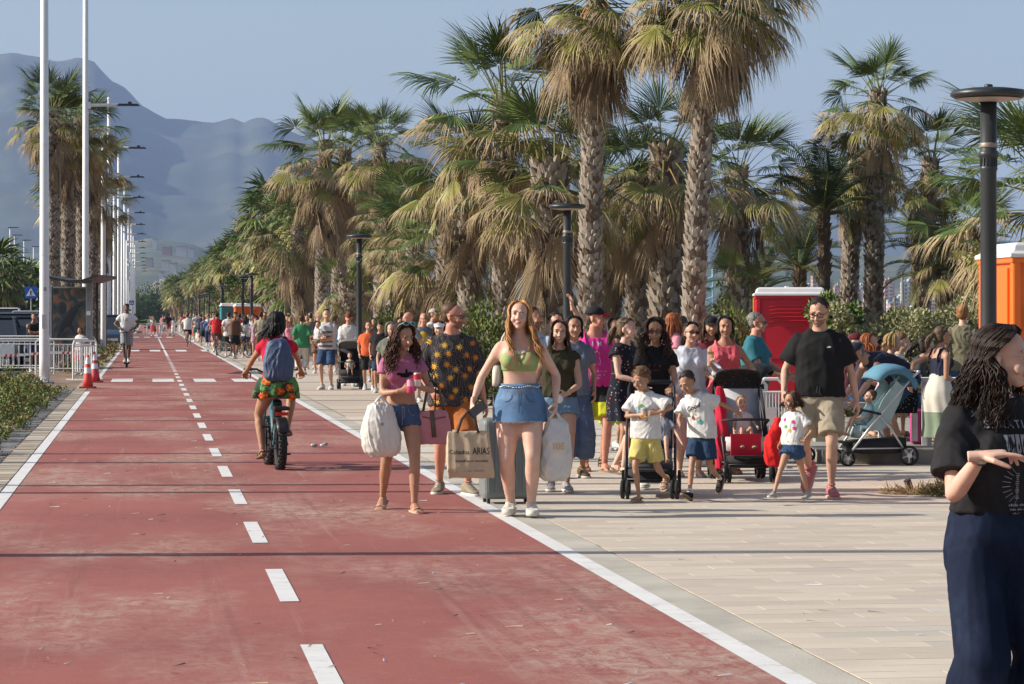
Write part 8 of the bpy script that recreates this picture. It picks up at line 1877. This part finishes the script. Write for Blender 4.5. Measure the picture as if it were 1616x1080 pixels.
P2(617,0,1.53,'grey-haired person in a dull green top behind the girl in pink',cloth('dull_green',(.14,.15,.12)),CT['navy'],d=42,hair='bob',hc=GY,sex='f',head=(10,8,0),skin='fair')
P2(632,0,1.60,'person with long black hair and sunglasses in a black top',CT['black'],CT['black'],d=52,hair='long',sex='f',glasses=dict())
P2(647,0,1.70,'bald person in a light grey t-shirt and sunglasses turned to the left',CT['grey'],CT['navy'],d=48,yaw=-55,glasses=dict(),skin='ruddy',hair='none',tk=dict(loose=.8),girth=1.08)
P2(668,0,1.69,'older bald person in a slate polo shirt behind the grey t-shirt',cloth('slate_polo',(.15,.17,.21)),CT['navy'],d=52,yaw=20,glasses=dict(clear=True,frame=(.05,.05,.05)),skin='ruddy',hair='none')
P2(682,0,1.78,'person in white and a pale cap looking right behind the bald pair',CT['white'],CT['beige'],d=56,yaw=60,cap=('pale',(.45,.38,.33)),hair='buzz')
P2(693,0,1.56,'person in a white visor and dark sunglasses behind the floral shirt',cloth('greytop',(.28,.29,.28)),CT['grey'],d=37,sex='f',hair='bob',hc=BR,cap=('visor',(.66,.68,.72)),glasses=dict(),lod=1,skin='fair')
q=MB(); q.ball((0,0,0),(.13,.06,.20),n=12); o=q.build('yellow_bag',cloth('mustard',(.50,.33,.04)),None,True); o.location=DP(668,50,1.15); tag(o,'mustard yellow bag slung between the two bald men','bag')
P2(838,0,1.72,'bearded person with head turned right just behind the blonde hair',CT['white'],CT['navy'],d=31,yaw=55,skin='tan',hair='short',beard=True,lod=1,cap=None)
P2(876,0,1.66,'person raising an arm with a wrist band behind the olive top',cloth('paleblue',(.35,.42,.52)),CT['navy'],d=31,yaw=15,skin='fair',hair='short',lod=1,armR=dict(to=(.17,-.12,1.78),hint=(.8,0,0),fwd=(-.1,0,1)),armL=dict(to=(-.2,0,.95)))
P2(965,0,1.60,'person in a dark top between the pink tank top and flower dress',CT['black'],CT['black'],d=33,yaw=30,sex='f',hair='long')
P2(1060,0,1.66,'person with long orange-red hair turned away behind the black t-shirt',CT['pink'],CT['white'],d=36,yaw=120,sex='f',hair='long',hc=('orangered',(.34,.10,.03)),lod=1)
P2(1076,0,1.62,'person with tied hair in lilac, back turned beside the orange-red hair',CT['lilac'],CT['navy'],d=38,yaw=150,sex='f',hair='bun',hc=BR)
# middle distance, named by what the photo shows
P2(361,0,1.80,'person in a long white t-shirt with a black cross strap seen from behind',CT['white'],CT['black'],d=112,yaw=188,hair='short',tk=dict(z0=-.12,loose=.9),lod=2)
P2(387,0,1.64,'person with long dark hair in a white top carrying a pale bag',CT['white'],DN,d=108,yaw=184,sex='f',hair='long',bk=dict(len=.4))
P2(412,0,1.78,'person in a beige t-shirt and backpack walking away before the grey toilet',CT['beige'],CT['brown'],d=100,yaw=178,tk=dict(loose=.8))
P2(398,0,1.70,'person in cream with a sun hat near the orange toilet',CT['cream'],CT['white'],d=124,yaw=180,hair='short',cap=('sunhat',(.5,.45,.35)))
P2(425,0,1.66,'person in a black dress walking between the beige t-shirt and the rider',CT['black'],CT['black'],d=96,yaw=185,sex='f',hair='long')
P2(447,0,1.68,'person with a teal cap behind the head of the rider',CT['blue'],CT['grey'],d=98,yaw=0,cap=('tealcap',(.08,.30,.36)))
P2(458,0,1.62,'blonde person in pink just left of the green wrap',CT['pink'],CT['white'],d=88,yaw=0,sex='f',hair='long',hc=('blonde',(.38,.24,.10)))
P2(491,0,1.74,'person in brown with a pale cap right of the green wrap',CT['brown'],CT['grey'],d=84,yaw=175,cap=('pale',(.45,.38,.33)),hair='buzz')
P2(267,0,1.86,'runner in a black top and long red shorts on the far red path',CT['black'],CT['red'],d=235,yaw=180,lod=3,**wk)
# cyclists far off
def rider(x,d,yaw,label,blabel,top,bot,H=1.75,col=('black_frame',(.02,.02,.02)),sex='m',hair='short',arm_out=.26,**k):
    lc=DP(x,d); bicycle(lc,R(yaw),blabel,col)
    person(dict(loc=lc,yaw=yaw,H=H,sex=sex,lod=2,label=label,group='riders on the red path',hair=hair,skin='tan',hip=(0,.24,.95),lean=24,armL=dict(to=(-arm_out,-.18,1.05),hint=(-1,.4,-.4)),armR=dict(to=(arm_out,-.18,1.05),hint=(1,.4,-.4)),legL=dict(to=(-.12,.10,.22),hint=(-.3,-1,.2)),legR=dict(to=(.12,0,.52),hint=(.3,-1,.2)),
     clothes=[dict(kind='top',name='top',mat=top,z0=-.05,sleeve=.5,loose=.8),dict(kind='bottom',name='shorts',mat=bot,len=.8)],seed=int(x),**k))
rider(296,146,187,'person in a white t-shirt and black shorts cycling away on the lane','black bicycle under the rider in white',CT['white'],CT['black'])
rider(342,113,188,'person in a red tank top cycling away at the lane edge','black bicycle under the rider in the red tank top',CT['red'],CT['brown'],arm_out=.34)
rider(374,107,75,'child in brown riding a small bicycle across the promenade','small bicycle ridden by the child at the promenade edge',CT['brown'],CT['cream'],H=1.35)
rider(317,165,187,'person in dark blue cycling away further along','grey bicycle of the furthest rider',CT['navy'],CT['black'])
# scooter rider coming on the left
lc=DP(200,87); e=empty('kick_scooter',lc,R(6),'black electric scooter carrying the person in white near the lane line','scooter')
q=MB(); q.box((0,.05,.13),(.16,.62,.05)); add_bevel(q.build('deck',M_bplast,e),.015,2)
q=MB(); q.tube([V(0,-.36,.12),V(0,-.30,.35),V(0,-.22,1.12)],.022,n=8); q.tube([V(-.23,-.21,1.13),V(.23,-.21,1.13)],.016,n=7); q.build('stem',M_bplast,e,True)
wm_=wheel_me(.11,.045,M_tyre,M_bplast,3)
for y in (-.40,.42): put_wheel(e,wm_,(0,y,.11))
b=P2(200,0,1.86,'slim person in a white t-shirt and grey shorts riding the scooter',cloth('wht',Wt),cloth('greyshort',(.30,.30,.31)),d=87,yaw=6,z=.155,hair='curly',skin='brown',armL=dict(to=(-.20,-.18,1.00),hint=(-1,.4,-.2)),armR=dict(to=(.20,-.18,1.00),hint=(1,.4,-.2)),legL=dict(to=(-.04,-.10,.085)),legR=dict(to=(.05,.16,.085)),tk=dict(loose=.8),bk=dict(len=.9))
m=MB(); m.merge(marks_mb(.07,.05,3,12)); print_on(b,b.sp['clothes'][0]['_obj'],m,.36,'chest_print',[CT['black']],off=.006)
# people behind the barriers on the left
P2(53,0,1.72,'person in a black tank top with folded arms beside the parked cars',CT['black'],CT['navy'],d=80,yaw=25,skin='dark_tan',hair='short',girth=1.12,tk=dict(sleeve=0,strap=True,z1=.50,strapx=.11,strapw=.04),armL=dict(to=(.08,-.26,1.16),hint=(-1,.2,-.8)),armR=dict(to=(-.08,-.28,1.12),hint=(1,.2,-.8)))
P2(127,0,1.32,'child with brown hair in a pale top sitting by the bus shelter',CT['white'],CT['red'],d=76,yaw=-20,hair='bob',hc=BR,sex='f',child=False)
# the rest of the crowd: a few bodies, copied and recoloured
PR=[]
def proto(i,sex,hair,yaw,bk,tk,lod,**k):
    e=person(dict(dict(loc=(0,0,0),H=1.72 if sex=='m' else 1.63,sex=sex,yaw=0,lod=lod,label='x',group=GC,hair=hair,haircol=('dark',(.028,.019,.015)),skin='tan',clothes=[dict(dict(kind='top',name='top',mat=CT['white'],z0=-.04,loose=.7,sleeve=.55),**tk),dict(dict(kind='bottom',name='shorts',mat=CT['black'],len=.85,fit=.014,flare=.03),**bk)],seed=300+i),**k)).e
    PR.append((e,sex,hair,yaw,bk.get('name','shorts')))
W1=dict(legL=dict(to=(-.09,.26,.14),pitch=22),legR=dict(to=(.10,-.22,.085)),armL=dict(to=(-.24,-.2,.95)),armR=dict(to=(.24,.12,.95)))
W2=dict(legR=dict(to=(.09,.24,.13),pitch=20),legL=dict(to=(-.10,-.20,.085)),armR=dict(to=(.24,-.2,.95)),armL=dict(to=(-.24,.12,.95)))
proto(0,'m','short',0,{},{},3,**W1); proto(1,'f','long',0,dict(len=.5),dict(z0=.02,sleeve=.3),3,**W2); proto(2,'m','short',1,dict(len=1.7,name='trousers'),{},3,**W2)
proto(3,'f','long',1,dict(kind='skirt',name='skirt',len=.6,flare=.08,fit=.02),dict(z0=.08,sleeve=0,strap=True,z1=.5),3,**W1); proto(4,'f','tail',0,dict(len=1.7,name='trousers',flare=.05),dict(sleeve=1.2),3,**W1); proto(5,'m','curly',0,{},dict(sleeve=0,strap=True,z1=.5),3,**W2)
proto(6,'f','bob',0,dict(kind='skirt',name='skirt',len=.75,flare=.10,fit=.02),dict(z0=.08),3,**W2)
rc_=random.Random(12); used=set(); first=[True]*len(PR)
skm=[skin(n) for n in('fair','tan','olive','ruddy','dark_tan')]
HC={'dark':hair_mat('dark',(.028,.019,.015)),'brown':hair_mat('brown',(.04,.018,.011)),'fair':hair_mat('fairhair',(.30,.19,.09)),'grey':hair_mat('grey',(.22,.21,.20))}
def crowd_one(x,d,yawsel=None,where='in the crowd'):
    i=rc_.randrange(len(PR)); pe,sex,hair,_,bn=PR[i]
    e=pe if first[i] else copy_tree(pe); first[i]=False
    while True:
        t=rc_.choice(list(CT)); bt=rc_.choice(list(CT)); hn=rc_.choice(list(HC)); away=rc_.random()<.45
        if rc_.random()<.3: t='white'
        if rc_.random()<.3: bt=rc_.choice(('black','navy','white'))
        if bn=='skirt' and rc_.random()<.6: bt=t
        key=(t,bt,hn,away,bn,where)
        if key not in used: used.add(key); break
    e['label']='%s-haired person in a %s top and %s %s %s %s'%(hn,t,bt,bn,'leaving' if away else 'coming',where)
    e.location=DP(x,d); e.rotation_euler=(0,0,TH+(math.pi if away else 0)+R(rc_.uniform(-25,25))); s_=e.scale[0]*rc_.uniform(.93,1.06); e.scale=(s_,)*3
    sk_=rc_.choice(skm)
    for c in e.children:
        n=c.name.split('.')[0]; mm={'top':CT[t],'shorts':CT[bt],'trousers':CT[bt],'skirt':CT[bt],'hair':HC[hn],'hair_strands':HC[hn],'body':sk_}.get(n)
        if mm is not None and c.data.materials: c.material_slots[0].link='OBJECT'; c.material_slots[0].material=mm
lst=[]
for k in range(150):
    d=72+ (rc_.random()**.9)*190; la=rc_.uniform(3.05,6.4) if d>90 else rc_.uniform(4.2,6.4); lst.append((233+la*4300/d*1.0,d))
for x,d in lst:
    if d<100 and (425<x<620 or x<465): 
        d+=32
        x=233+rc_.uniform(3.4,6.2)*4300/d
    crowd_one(x,d,None,'far back' if d>170 else 'in mid crowd' if d>120 else 'in near crowd')
for k in range(16): d=rc_.uniform(225,300); crowd_one(rc_.uniform(236,262) if k%3 else rc_.uniform(262,300),d,None,'at path end')
for k in range(9): crowd_one(rc_.uniform(640,860),rc_.uniform(54,70),None,'by the palms')
